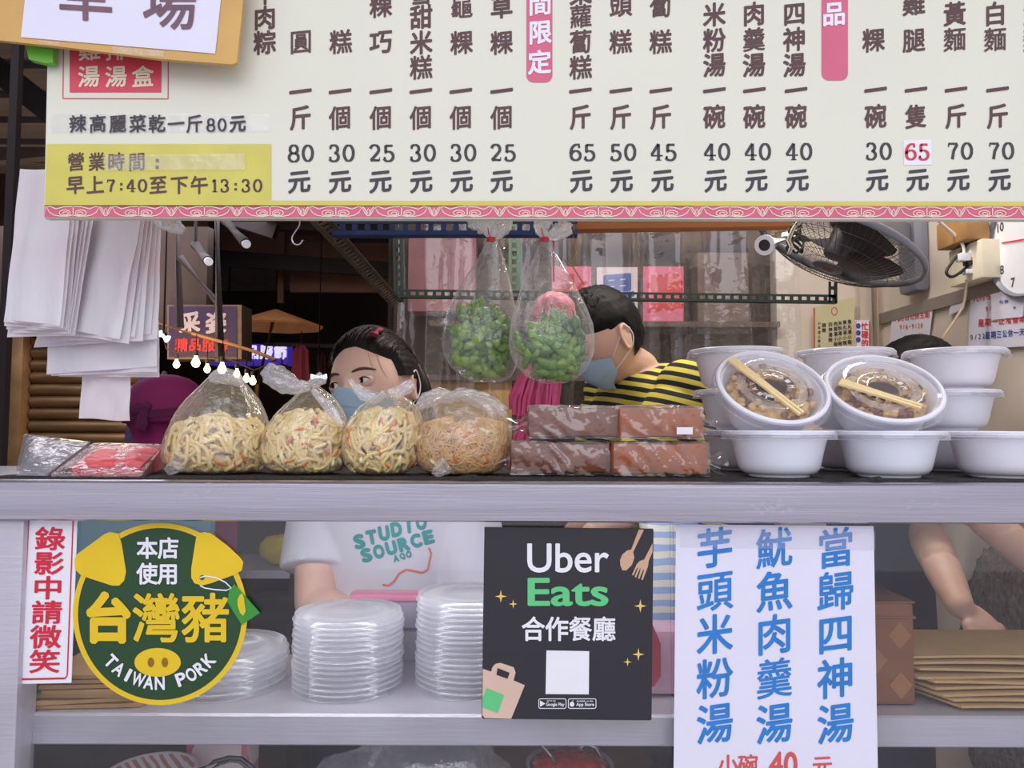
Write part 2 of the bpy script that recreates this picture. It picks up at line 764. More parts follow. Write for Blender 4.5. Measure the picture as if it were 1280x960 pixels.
b.box((-1.45, 1.4, 1.3), (0.05, 1.3, 2.6))
struct('wall_light_block_left', b, m_far)  # added just out of view to keep daylight out of the market
b = MB()
b.box((-3.95, 0.8, 1.6), (5.0, 0.06, 3.2))
struct('wall_light_block_front', b, m_far)  # added to close the open market front against street light
b = MB()
b.box((-6.43, 5.2, 1.6), (0.06, 9.0, 3.2))
struct('wall_light_block_side', b, m_far)  # unseen wall added to stop sky light from the left
b = MB()
b.box((-2.2, 9.5, 1.6), (8.6, 0.06, 3.2))
struct('wall_market_far', b, m_far)
b = MB()
b.box((-0.42, 5.8, 1.6), (0.05, 6.2, 3.2))
struct('wall_market_right', b, m_far)

# roof trusses of the market hall: (px0,py0)->(px1,py1) seen at depth Y
for k, (a, c, Y, wd, ht) in enumerate((((-30, 66), (110, 176), 3.2, 0.10, 0.10), ((190, 240), (345, 290), 4.9, 0.06, 0.10),
                                       ((-20, 192), (110, 180), 4.6, 0.08, 0.14), ((150, 314), (520, 340), 6.0, 0.06, 0.12))):
    b = MB()
    b.bar(at(a[0], a[1], Y), at(c[0], c[1], Y), wd, ht)
    o = b.build('roof_beam', m_dark)
    if k == 2:
        o.data.materials[0] = mat('lighter_grey_beam', (124, 118, 124), 0.7, var=0.15)  # lighter grey than the other beams
    tag(o, ['dark slanting beam under the grey ceiling at upper left', 'black beam above the hanging shop signboard', 'grey flat beam beside the white bags at far left', 'farthest dark beam behind the wire hook'][k], 'beam', 'dark market roof beams', 'structure')
b = MB()
b.box(at(11, 330, 2.6), (0.028, 0.028, 3.0))
o = b.build('steel_post', mat('grey_brown_post', (76, 68, 70), 0.6))
tag(o, 'thin dark vertical steel post at the far left', 'post', kind='structure')
b = MB()
b.box(at(430, 335, 6.4), (0.9, 0.05, 0.42))
b.box(at(352, 335, 6.38), (0.05, 0.05, 0.6))
b.box(at(355, 300, 6.6), (1.2, 0.05, 0.3))
struct('trim_market_fascia', b, mat('warm_soffit', (150, 112, 92), 0.8, var=0.2, vs=3))

# ------------------------------------------------------------------ roller shutters far left
m_shut = mat('bronze_shutter', (104, 82, 56), 0.4, 0.5, var=0.25, vs=6, stretch=(1, 1, 8))
for i, (x0, x1, lab) in enumerate(((-4.0, at(22, 500, 5.0).x, 'ribbed bronze roller shutter at the far left edge'), (at(40, 500, 5.0).x, at(186, 500, 5.0).x, 'ribbed bronze roller shutter behind the hanging white bags'))):
    r = thing('roller_shutter', lab, 'shutter', ((x0 + x1) / 2, 5.0, 0), 'shutters of the closed market shops')
    b = MB()
    b.grid(lambda u, v: V((x0 + (x1 - x0) * u, 5.0 - 0.035 * abs(sin(pi * v * 24)) ** 0.6, v * 1.92)), 1, 24 * 8)
    b.build('slat_curtain', m_shut, r, sharp=60)
    b = MB()
    b.box(((x0 + x1) / 2, 4.97, 1.99), (x1 - x0, 0.2, 0.16), bev=0.01)
    b.build('roller_box', m_dark, r)
b = MB()
xp = at(30, 500, 5.0).x
b.box((xp, 4.95, 1.0), (0.085, 0.1, 2.0), bev=0.006)
tag(b.build('shutter_post', mat('worn_bronze_post', (136, 108, 76), 0.45, 0.4, var=0.3, vs=7)), 'bronze post between the two roller shutters', 'post', kind='structure')
b = MB()
b.box((-4.0, 5.1, 2.55), (3.9, 0.1, 1.2))
struct('wall_above_shutters', b, m_far)

# ------------------------------------------------------------------ the steel display counter
ZC = at(640, 602, 1.05).z
ZA = at(640, 653, 1.05).z
ZS = at(640, 894, 1.10).z
ZL = at(640, 933, 1.10).z
YF, YB = 1.05, 1.412
CX0, CX1 = -0.95, 1.16
ctr = thing('display_counter', 'stainless steel food counter with a glass front and inner shelf', 'counter', (0.1, 1.24, 0))
b = MB()
prof = [(YB, ZC), (YF + 0.008, ZC), (YF + 0.003, ZC - 0.0015), (YF + 0.0006, ZC - 0.004), (YF, ZC - 0.009), (YF, ZA + 0.002), (YF + 0.003, ZA), (YF + 0.03, ZA), (YF + 0.03, ZC - 0.02), (YB, ZC - 0.02)]
b.loft([[V((x, y, z)) for y, z in prof] for x in (CX0, CX1)])
b.build('worktop', m_steel, ctr, sharp=25)
b = MB()
b.box((at(6, 800, 1.07).x - 0.04, 1.085, ZA / 2 + 0.01), (0.13, 0.045, ZA - 0.02), bev=0.004)
b.build('corner_post', m_steel2, ctr)
b = MB()
b.box((1.12, 1.085, ZA / 2 + 0.01), (0.06, 0.045, ZA - 0.02), bev=0.004)
b.build('corner_post', m_steel2, ctr)
xs0 = at(40, 910, 1.1).x
b = MB()
prof = [(1.385, ZS), (1.104, ZS), (1.1, ZS - 0.003), (1.1, ZL + 0.002), (1.102, ZL), (1.112, ZL), (1.112, ZS - 0.01), (1.385, ZS - 0.01)]
b.loft([[V((x, y, z)) for y, z in prof] for x in (xs0, 1.09)])
b.build('inner_shelf', m_steel2, ctr, sharp=25)
b = MB()
b.box((0.1, 1.24, 0.60), (2.0, 0.29, 0.012))
b.build('lower_shelf', m_steel2, ctr)
b = MB()
b.box((0.1, 1.23, 0.25), (2.1, 0.30, 0.48), bev=0.008)
b.build('base_cabinet', m_steel2, ctr)
for sx_ in (-1, 1):
    b = MB()
    b.box((0.105 + sx_ * 1.02, 1.372, 0.85), (0.04, 0.04, 0.74))
    b.build('rear_leg', m_steel2, ctr)


def glass_mat():
    m, nt, o = newmat('clear_case_glass')
    tr = nt.nodes.new('ShaderNodeBsdfTransparent')
    tr.inputs[0].default_value = (0.97, 0.98, 0.98, 1)
    gl = nt.nodes.new('ShaderNodeBsdfGlossy')
    gl.inputs['Roughness'].default_value = 0.02
    lw = nt.nodes.new('ShaderNodeLayerWeight')
    lw.inputs[0].default_value = 0.5
    pw = nt.nodes.new('ShaderNodeMath')
    pw.operation = 'POWER'
    nt.links.new(lw.outputs['Facing'], pw.inputs[0])
    pw.inputs[1].default_value = 4.0
    fr = nt.nodes.new('ShaderNodeMath')
    fr.operation = 'MULTIPLY_ADD'
    nt.links.new(pw.outputs[0], fr.inputs[0])
    fr.inputs[1].default_value = 0.8
    fr.inputs[2].default_value = 0.055
    mx = nt.nodes.new('ShaderNodeMixShader')
    nt.links.new(fr.outputs[0], mx.inputs[0])
    nt.links.new(tr.outputs[0], mx.inputs[1])
    nt.links.new(gl.outputs[0], mx.inputs[2])
    nt.links.new(mx.outputs[0], o.inputs[0])
    return m


m_glass = glass_mat()
xg0, xg1 = at(30, 800, 1.075).x, at(839, 800, 1.075).x
for x0, x1 in ((xg0, xg1), (xg1 + 0.004, 1.09)):
    b = MB()
    b.box(((x0 + x1) / 2, 1.076, (ZA + 0.5) / 2 + 0.01), (x1 - x0, 0.005, ZA - 0.5 + 0.01))
    b.build('glass_pane', m_glass, ctr, smooth=False)

rg = random.Random(40)
b = MB()
for cx_, cy_, sx_, sy_, n in ((252, 612, 34, 12, 26), (965, 634, 28, 11, 30), (1160, 628, 40, 14, 16), (560, 624, 16, 6, 5), (66, 610, 10, 5, 4)):
    for k in range(n):
        x, y = cx_ + rg.gauss(0, sx_ * 0.5), min(648, max(606, cy_ + rg.gauss(0, sy_ * 0.6)))
        r = rg.uniform(0.8, 4.0)
        b.poly([at(x + r * rg.uniform(.5, 1.6) * cos(a), y + r * rg.uniform(.4, 1.0) * sin(a), YF - 0.0002 - 0.00002 * k) for a in [2 * pi * j / 7 for j in range(7)]])
b.build('label_residue', film('label_residue', (236, 234, 244), 0.42, 0.02, 0.4, (90, 0.3), None, 0.1), ctr)

# rubber mat on the worktop
m_mat = mat('black_rubber_mesh', (40, 36, 36), 0.75, var=0.25, vs=60, bump=(120, 0.5))
b = MB()


def matz(x, y):
    z = 0.0022 + 0.0004 * sin(x * 700) + 0.0004 * sin(y * 500)
    for cx_, wd_, hh in ((at(590, 585, 1.1).x, 0.022, 0.011), (at(300, 585, 1.1).x, 0.03, 0.004), (at(1083, 590, 1.1).x, 0.012, 0.010)):
        z += hh * exp(-((x - cx_) / wd_) ** 2) * max(0.0, 1 - (y - 1.055) / 0.03)
    return z


MX0, MX1, MY0, MY1 = -0.74, 1.14, 1.068, 1.408
b.grid(lambda u, v: V((MX0 + (MX1 - MX0) * u, MY0 + (MY1 - MY0) * v, ZC + matz(MX0 + (MX1 - MX0) * u, MY0 + (MY1 - MY0) * v))), 700, 24)
b.grid(lambda u, v: V((MX0 + (MX1 - MX0) * u, MY0, ZC + 0.0003 + (matz(MX0 + (MX1 - MX0) * u, MY0) - 0.0003) * v)), 700, 1)
tag(b.build('rubber_mat', m_mat), 'black ribbed rubber mat laid along the steel counter top', 'mat')
ZM = ZC + 0.003

# ------------------------------------------------------------------ the big menu board
m_board = mat('menu_board_print', (228, 228, 210), 0.45, var=0.02, vs=3)
m_ink = mat('brown_ink', (92, 64, 66), 0.6, var=0.08, vs=60)
m_ink2 = mat('grey_ink', (68, 60, 68), 0.6, var=0.08, vs=60)
m_yel = mat('mustard_print', (214, 204, 96), 0.5, var=0.05, vs=20)
m_pink = mat('pink_print', (216, 100, 132), 0.5, var=0.05, vs=20)
m_red = mat('rose_red_print', (222, 74, 96), 0.5, var=0.05, vs=20)
m_cream = mat('cream_print', (238, 226, 200), 0.5, var=0.04, vs=30)
m_white = mat('white_print', (240, 240, 246), 0.5, var=0.02, vs=30)
m_redink = mat('red_ink', (214, 62, 70), 0.6, var=0.05, vs=60)

BY = 0.98
bp = pxY(BY)
BRD = thing('menu_board', 'large pale printed menu board with columns of prices above the counter', 'sign', at(660, 274, BY + 0.006))
b = MB()
b.slab([bp(62, -40), bp(1345, -40), bp(1345, 274.5), bp(55, 272.5)], (0, 0.012, 0))
b.build('panel', m_board, BRD)


def lay(n):
    return pxY(BY - 0.0006 * n)


L1, L2, L3 = lay(1), lay(2), lay(3)
b = MB()
flat(b, L1, [(58, 180), (339, 180), (339, 258), (56, 258)])
flat(b, L1, [(339, 250.8), (1345, 252), (1345, 258.5), (339, 258)])
b.build('opening_hours_panel', m_yel, BRD)
b = MB()
flat(b, L1, [(55.5, 256.5), (1345, 257.5), (1345, 272.6), (55.5, 271.6)])
b.build('border_band', m_pink, BRD)
# scroll ornament of the border
b = MB()


def orn(x0, y0, s):
    def q(pts, wd=1.15):
        b.ribbon(L2, [(x0 + x, y0 + y) for x, y in pts], wd)
    for d in (-1, 1):
        q([(d * 2, 3), (d * 3.5, -2), (d * 7, -6.5)])
        q([(d * 0.5, 5.5), (d * 4, 2), (d * 8, -5.5), (d * 12, 1), (d * 18, 4.5), (d * 24, 5.6), (d * 33, 6), (d * 41, 4.5)])
        q([(d * 8, -5.5), (d * 13, -6.3), (d * 20, -3.2), (d * 30, -6), (d * 41.5, -6.3)])
        q([(d * 40, 5) if 0 else (d * 38, 4.5)] + [(d * (31 + 7 * cos(R(a))), 1.6 + 3.6 * sin(R(a))) for a in range(30, 391, 30)], 1.1)
        q([(d * (32 + 3.6 * cos(R(a))), 2.2 + 1.9 * sin(R(a))) for a in range(0, 361, 40)], 1.0)
    q([(0, -4), (1.8, -1), (0, 5), (-1.8, -1), (0, -4)], 0.9)
    q([(41.4, -6.5), (41.4, 6)], 1.2)


for k in range(0, 16):
    orn(50 + k * 82.1, 264.4 + k * 0.05, 1)
xl_ = bp(57, 264).x
for p in b.v:
    p.x = max(p.x, xl_)
b.build('border_ornament', m_cream, BRD)
# red boxes
b = MB()
flat(b, L1, [(87, 40), (202, 40), (201.5, 115.5), (87, 115.5)])
for p in ([(79.5, 40), (78.5, 123), (210, 123.5), (210.5, 40)],):
    b.ribbon(L1, p[:2], 1.2)
    b.ribbon(L1, p[1:3], 1.2)
    b.ribbon(L1, p[2:], 1.2)
b.build('red_box', m_red, BRD)
b = MB()
flat(b, L1, rnd_rect(658, -60, 690.5, 103, 9))
b.build('heading_bar', m_pink, BRD)
b = MB()
flat(b, L1, rnd_rect(1027, -60, 1060, 100.5, 9))
b.build('heading_bar', m_pink, BRD)
b = MB()
for ch, x, y in (('雞', 112, 62), ('排', 145, 62), ('湯', 111, 95.5), ('湯', 145, 95.5), ('盒', 178.5, 95.5)):
    put(b, L2, ch, x, y, 28, 28, 0.022, 0.06)
b.build('cream_lettering', m_cream, BRD)
b = MB()
for ch, x, y in (('間', 675, 4), ('限', 675, 40), ('定', 674.5, 77.5), ('品', 1042.5, 17)):
    put(b, L2, ch, x, y, 30, 31, 0.028, 0.08)
b.build('heading_lettering', m_white, BRD)
b = MB()
COLS = [(331, [('牛', -9), ('肉', 22), ('粽', 53)]), (376, [('圓', 52)]), (426, [('糕', 52)]), (476, [('粿', 7), ('巧', 52)]),
        (526.5, [('雪', -9), ('甜', 21), ('米', 53), ('糕', 84)]), (577, [('龜', 8), ('粿', 53)]), (627, [('草', 8), ('粿', 53)]),
        (726, [('菜', -9), ('蘿', 20), ('蔔', 52), ('糕', 84)]), (776, [('頭', 6), ('糕', 52)]), (826, [('蔔', 7), ('糕', 52)]),
        (893, [('米', 18), ('粉', 50), ('湯', 81)]), (942.5, [('肉', 17), ('羹', 49), ('湯', 81)]), (993, [('四', 17), ('神', 49), ('湯', 81)]),
        (1092, [('粿', 50)]), (1142.5, [('雞', 4), ('腿', 50)]), (1193.5, [('黃', 17), ('麵', 49)]), (1244, [('白', 17), ('麵', 49)]), (1293, [('意', 17), ('麵', 49)])]
for x, chars in COLS:
    for ch, y in chars:
        put(b, L1, ch, x, y, 29, 31, 0.026, 0.09)
UN = [(375.5, '斤'), (425, '個'), (476, '個'), (526, '個'), (576, '個'), (627, '個'), (725.5, '斤'), (776, '斤'), (826, '斤'),
      (893, '碗'), (943, '碗'), (995, '碗'), (1094.5, '碗'), (1145, '隻'), (1195, '斤'), (1247, '斤'), (1298, '斤')]
for x, ch in UN:
    k = (x - 376) / 870
    put(b, L1, '一', x, 114.5 - 2.5 * k, 29, 31, 0.03, 0.12)
    put(b, L1, ch, x, 147 - 2 * k, 28, 31, 0.028, 0.09)
b.build('menu_lettering', m_ink, BRD)
b = MB()
PR = [(376, '80'), (427, '30'), (477.5, '25'), (528.5, '30'), (579, '30'), (629, '25'), (728.5, '65'), (779, '50'), (830, '45'), (896.5, '40'), (947.5, '40'), (999, '40'), (1098.5, '30'),
      (1200, '70'), (1251.5, '70'), (1303, '70')]
for x, s in PR:
    k = (x - 376) / 870
    numerals(b, L1, s, x, 191.5 - 3 * k, 16.2, 21.5, 17.6)
for x, s in PR + [(1149, '')]:
    k = (x - 376) / 870
    put(b, L1, '元', x - 2, 226.5 - 2.5 * k, 29, 30, 0.03, 0.10)
for ch, x in zip('辣高麗菜乾一斤', (97, 122, 147, 172, 196, 220, 243)):
    put(b, L3, ch, x, 154.5, 22, 23, 0.018, 0.08)
numerals(b, L3, '80', 270.5, 156, 12, 16, 14)
put(b, L3, '元', 297, 154, 21, 22, 0.03, 0.08)
b.build('price_lettering', m_ink2, BRD)
b = MB()
for ch, x in zip('營業時間', (95, 121, 145, 171)):
    put(b, L2, ch, x, 202, 22, 24, 0.014, 0.08)
digit(b, L2, ':', 196.5, 203, 15, 20)
y0 = 232
for ch, x in zip('早上至下午', (94, 119, 197.5, 224, 249)):
    put(b, L2, ch, x, y0 - 1, 23, 24, 0.02, 0.08)
for ch, x in (('7', 138.5), ('4', 164), ('0', 178), ('1', 268.5), ('3', 281), ('3', 307.5), ('0', 322)):
    digit(b, L2, ch, x, y0, 12.5, 16)
for x in (151.5, 294.5):
    digit(b, L2, ':', x, y0, 12, 15)
b.build('hours_lettering', m_ink, BRD)
m_tape = film('clear_tape', (245, 245, 245), 0.16, 0.08, 0.25, (40, 0.4), None, 0.1)
b = MB()
flat(b, L2, [(64, 141), (336, 143), (336, 164), (64, 166)])
flat(b, lay(4), [(128, 194), (306, 192), (306, 212), (130, 213)])
b.build('clear_tape', m_tape, BRD)
st = MB()
flat(st, L1, [(1129, 175), (1164.5, 174), (1165, 206), (1130, 206.5)])
ps = st.build('price_sticker', m_white, BRD)
b = MB()
numerals(b, L2, '65', 1147, 189.5, 15.5, 21, 16.5)
b.build('red_price', m_redink, ps)

# ------------------------------------------------------------------ cardboard notice hung over the board
m_card = mat('tan_cardboard', (214, 172, 104), 0.8, var=0.08, vs=10)
m_paper = mat('white_paper', (232, 230, 246), 0.6, var=0.02, vs=8)
CY = 0.945
cp = pxY(CY)
crd = thing('cardboard_notice', 'tan cardboard notice with a white lettered paper at the upper left', 'sign', at(150, 60, CY))
b = MB()
b.slab([cp(-20, -60), cp(308, -60), cp(304, 0), cp(296, 78), cp(290, 80.5), cp(200, 73.5), cp(90, 60), cp(-4, 50), cp(-40, 40)], (0, 0.006, 0))
b.build('cardboard_sheet', m_card, crd)
b = MB()
c1 = pxY(CY - 0.001)
flat(b, c1, [(36, -50), (282, -50), (276, 0), (269, 67), (150, 57), (26, 46.5), (31, 0)])
pp = b.build('paper_sheet', m_paper, crd)
b = MB()
c2 = pxY(CY - 0.0018)
put(b, c2, '草', 107, -9, 72, 74, 0.012, -0.06)
put(b, c2, '場', 212, 0, 70, 78, 0.012, 0.0, 0)
b.build('lettering', mat('plum_marker', (122, 90, 104), 0.6, var=0.2, vs=30), pp)
b = MB()
for q in ([(48, 50), (75, 53), (74, 57), (50, 54)], [(140, 58), (205, 64), (204, 71), (142, 66)]):
    flat(b, pxY(CY - 0.0014), q)
b.build('clear_tape', m_tape, crd)
b = MB()
b.slab([pxY(0.965)(x, y) for x, y in ((28, 40), (66, 46), (66, 78), (58, 79), (36, 74))], (0, 0.01, 0))
tag(b.build('green_plastic_sheet', mat('green_plastic', (112, 190, 62), 0.5)), 'corner of a bright green plastic sheet behind the cardboard notice', 'sheet')

# ------------------------------------------------------------------ notices on the glass front
GY = 1.0725
gp = pxY(GY)
g1, g2, g3, g4 = pxY(GY - .0006), pxY(GY - .0012), pxY(GY - .0018), pxY(GY - .0024)
m_sred = mat('sign_red', (214, 34, 62), 0.5, var=0.05)
sg = thing('camera_notice', 'narrow white vertical notice with red characters at the left of the glass', 'sign', gp(56, 855))
b = MB()
b.slab([gp(32, 650), gp(96.5, 651), gp(89, 853.5), gp(21.5, 855)], (0, 0.001, 0))
b.build('plate', m_white, sg)
b = MB()


def cam_map(x, y):
    # board coordinates 0..1 across and down
    tl, tr, br, bl = (32, 650), (96.5, 651), (89, 853.5), (21.5, 855)
    X = (tl[0] * (1 - x) + tr[0] * x) * (1 - y) + (bl[0] * (1 - x) + br[0] * x) * y
    Y = (tl[1] * (1 - x) + tr[1] * x) * (1 - y) + (bl[1] * (1 - x) + br[1] * x) * y
    return g1(X, Y)


for i, ch in enumerate('錄影中請微笑'):
    put(b, cam_map, ch, 0.49, 0.112 + 0.1505 * i, 0.60, 0.15, 0.022)
RR = [(0.06, 0.0), (0.06, 0.955), (0.1, 0.972), (0.88, 0.972), (0.92, 0.955), (0.92, 0.0)]
for i in range(5):
    b.ribbon(cam_map, RR[i:i + 2], 0.012 if i in (1, 2, 3) else 0.025)
b.build('lettering', m_sred, sg)

m_sgreen = mat('dark_green_print', (34, 72, 38), 0.5, var=0.04)
m_syel = mat('sunny_yellow_print', (236, 200, 28), 0.5, var=0.04)
m_brn = mat('brown_print', (148, 106, 20), 0.5)
pk = thing('pork_sticker', 'round yellow and green sticker shaped like a pig face on the glass', 'sticker', gp(200, 882))
b = MB()
YP = pxY(GY - 0.0004)
b.slab([YP(200 + 109 * cos(R(a)), 767.5 + 114 * sin(R(a))) for a in range(0, 360, 4)], (0, 0.0008, 0))
for ear in ([(94, 712), (93, 700), (96, 693), (130, 668), (137, 665), (148, 667), (152, 680), (157.5, 715), (155, 726), (149, 732), (140, 732), (112, 723), (100, 718)],
            [(246, 667), (256, 665), (264, 667), (284, 682), (300, 697), (304, 703), (302, 713), (294, 718), (264, 729), (252, 732), (243, 729), (239, 722), (239, 711), (243, 685)]):
    b.slab([pxY(GY - 0.0016)(x, y) for x, y in ear], (0, 0.0008, 0))
b.build('yellow_disc', m_syel, pk)
b = MB()
flat(b, g1, [(200 + 102.5 * cos(R(a)), 767.5 + 107.5 * sin(R(a))) for a in range(0, 360, 4)])
b.build('green_disc', m_sgreen, pk)
b = MB()
for ch, x, y in (('本', 184, 685), ('店', 210.5, 685), ('使', 184, 717), ('用', 210, 717)):
    put(b, g3, ch, x, y, 27, 28, 0.026)
s = 'TAIWAN PORK'
for i, ch in enumerate(s):
    if ch == ' ':
        continue
    a = R(136 - (136 - 43) * i / 10.0)
    wch = {'I': 4.5, 'W': 16}.get(ch, 12.5)
    put(b, g3, ch, 199 + 84 * cos(a), 764 + 90 * sin(a), wch, 17, 0.03, fit=True, rot=a - pi / 2)
b.build('white_lettering', m_white, pk)
b = MB()
for ch, x in (('台', 135), ('灣', 195.5), ('豬', 257)):
    put(b, g3, ch, x, 772, 62, 65, 0.045 if ch == '台' else 0.024)
flat(b, g2, [(197 + 29 * cos(R(a)), 828 + 18 * sin(R(a))) for a in range(0, 360, 8)])
b.build('yellow_lettering', m_syel, pk)
b = MB()
for x in (188.5, 206):
    flat(b, g3, [(x + 4 * cos(R(a)), 828 + 6 * sin(R(a))) for a in range(0, 360, 20)])
b.build('nostril_marks', m_brn, pk)
b = MB()
b.slab([g4(x, y) for x, y in ((287, 737), (293, 730), (325, 766), (302, 781), (284, 752))], (0, 0.0003, 0))
tg = b.build('green_tag', mat('tag_green', (58, 152, 58), 0.5, var=0.04), pk)
b = MB()
flat(b, pxY(GY - .003), [(300, 743), (303, 742), (305, 748), (306, 756), (307, 764), (304, 770), (300, 766), (297, 757), (297, 749)])
b.build('island_mark', m_syel, tg)
b = MB()
b.ribbon(pxY(GY - .003), [(250, 722), (257, 720), (270, 722), (282, 728), (289, 735), (283, 738), (268, 737), (256, 735), (250, 732)], 1.6)
b.build('tag_string', m_white, pk)
b = MB()
flat(b, pxY(GY - .0026), [(252.5 + 3 * cos(R(a)), 722 + 3 * sin(R(a))) for a in range(0, 360, 30)])
b.build('tag_hole', m_ink2, pk)

# delivery service card
m_black = mat('black_card', (44, 42, 48), 0.45, var=0.04)
m_sgr = mat('mint_green_print', (98, 206, 132), 0.5, var=0.03)
m_tan = mat('tan_print', (206, 168, 138), 0.5, var=0.04)
m_gold = mat('gold_print', (240, 208, 110), 0.5)
m_bagp = mat('pale_bag_print', (222, 192, 172), 0.5)
uy = 1.063
u0, u1, u2, u3 = pxY(uy), pxY(uy - .0006), pxY(uy - .0012), pxY(uy - .0018)
ub = thing('delivery_card', 'black delivery service card with white and green words on the glass', 'sign', u0(710, 900))
b = MB()
b.slab([u0(x, y) for x, y in ((605.5, 659), (816, 661), (817, 662.5), (814.5, 899), (813, 900.5), (604, 898.5), (602, 896))], (0, 0.003, 0))
b.build('card', m_black, ub)
b = MB()
line(b, u1, 'Uber', 710, 697.5, 102, 36.5, 0.012)
for i, ch in enumerate('合作餐廳'):
    put(b, u1, ch, 666.5 + 29.5 * i, 786, 30, 32, 0.022)
flat(b, u1, [(683, 813), (736.5, 814), (736, 868), (682, 867.5)])
for x0, x1 in ((673.5, 707.5), (710.5, 745)):
    q = rnd_rect(x0, 873.5, x1, 885.5, 2, 3)
    b.ribbon(u1, q + q[:1], 0.9)
line(b, u1, 'Google Play', 694, 881, 23, 5.5, 0.02)
line(b, u1, 'App Store', 731.5, 881, 22.5, 5.5, 0.02)
line(b, u1, 'GET IT ON', 689, 876.2, 11, 1.8, 0.02)
line(b, u1, 'Available on the', 731, 876.2, 21, 2, 0.02)
flat(b, u1, [(675, 875.5), (681.5, 879.5), (675, 883.5)])
flat(b, u1, [(715 + 2.9 * cos(R(a)), 880.3 + 3.1 * sin(R(a))) for a in range(0, 360, 30)])
flat(b, u1, [(715, 876.8), (716.6, 874.8), (716.8, 876), (715.6, 877)])
b.build('white_lettering', m_white, ub)
b = MB()
line(b, u1, 'Eats', 710, 740, 101, 35.5, 0.022)
b.build('green_lettering', m_sgr, ub)
b = MB()
for x, y, r in ((626, 745.5, 7.5), (641.5, 755, 5.3), (800.5, 757.5, 7.8), (798, 818, 7.5), (784.5, 827.5, 5.2)):
    flat(b, u1, [(x + (r if k % 2 == 0 else r * 0.26) * cos(R(45 * k)), y + (r * 1.06 if k % 2 == 0 else r * 0.26) * sin(R(45 * k))) for k in range(8)])
b.build('star_marks', m_gold, ub)
b = MB()
sp = [(775.5, 707), (775, 700), (778, 693), (784, 688), (789, 687), (798.5, 662), (805, 662), (791.5, 690), (793, 697), (790, 706), (783, 713), (778, 713)]
flat(b, u1, sp)
fk = [(815.8, 679), (815.6, 690), (811, 701), (810, 708), (803.5, 725), (801.5, 724.5), (805, 712.5), (804, 712), (799.2, 723.5), (797.4, 723), (801, 711), (800, 710.7), (795, 722), (793.2, 721.3), (797.5, 710), (796.5, 709.5), (791.8, 719.5), (790, 718.5), (796, 705), (800, 701), (805, 699.5)]
flat(b, u1, fk)
b.build('spoon_and_fork', m_tan, ub)
b = MB()
flat(b, u1, [(603.5, 836), (614, 839.5), (615.5, 834), (619, 830), (625.5, 828.5), (642, 834), (644.5, 840.5), (642, 850.5), (656, 856.5), (639, 898.5), (606, 897.5), (602.8, 894)])
b.build('paper_bag_mark', m_bagp, ub)
b = MB()
flat(b, u2, [(622, 835), (637, 841), (634.5, 848.5), (620.5, 843.5)])
b.build('bag_handle_gap', m_black, ub)
b = MB()
flat(b, u2, [(608, 860), (630, 869), (622, 891), (603, 884), (603, 874)])
b.build('green_square_mark', m_sgr, ub)

# soup notice
sy = 1.0722
n0, n1, n2 = pxY(sy), pxY(sy - .0006), pxY(sy - 0.0012)
m_blue = mat('blue_brush_ink', (44, 128, 206), 0.6, var=0.1, vs=40)
sn = thing('soup_notice', 'tall white paper sheet with blue handwritten soup names on the glass', 'sign', n0(970, 960))
b = MB()


def sheet(u, v):
    x = (845 + (1092 - 845) * u) * (1 - v) + (841 + (1099 - 841) * u) * v
    y = 655.5 + 2 * u + 400 * v
    p = n0(x, y)
    return p


b.grid(sheet, 24, 30)
b.add([], [])
nv = len(b.v)
b.build('paper_sheet', m_paper, sn)
b = MB()
for cx_, s in ((893.5, '芋頭米粉湯'), (968, '魷魚肉羹湯'), (1044.5, '當歸四神湯')):
    for i, ch in enumerate(s):
        put(b, n1, ch, cx_, (684.5, 738.5, 792.5, 847.5, 904)[i], 47, 52, 0.02, 0.12)
b.build('blue_lettering', m_blue, sn)
b = MB()
put(b, n1, '小', 910, 956, 26, 27, 0.02, .05)
put(b, n1, '碗', 935, 956, 26, 27, 0.02, .05)
line(b, n1, '40', 979, 956, 36, 33, 0.02)
put(b, n1, '元', 1028, 957, 26, 27, 0.02, .05)
b.build('red_lettering', mat('faded_red_ink', (216, 90, 88), 0.6, var=0.1), sn)
b = MB()
flat(b, n2, [(850, 662), (1094, 664), (1094, 688), (850, 684)])
b.build('clear_tape', m_tape, sn)

# ------------------------------------------------------------------ food on the counter
ORD = ['first', 'second', 'third', 'fourth', 'fifth', 'sixth', 'seventh', 'eighth', 'ninth', 'tenth', 'eleventh', 'twelfth', 'thirteenth', 'fourteenth', 'fifteenth', 'sixteenth', 'seventeenth', 'eighteenth']


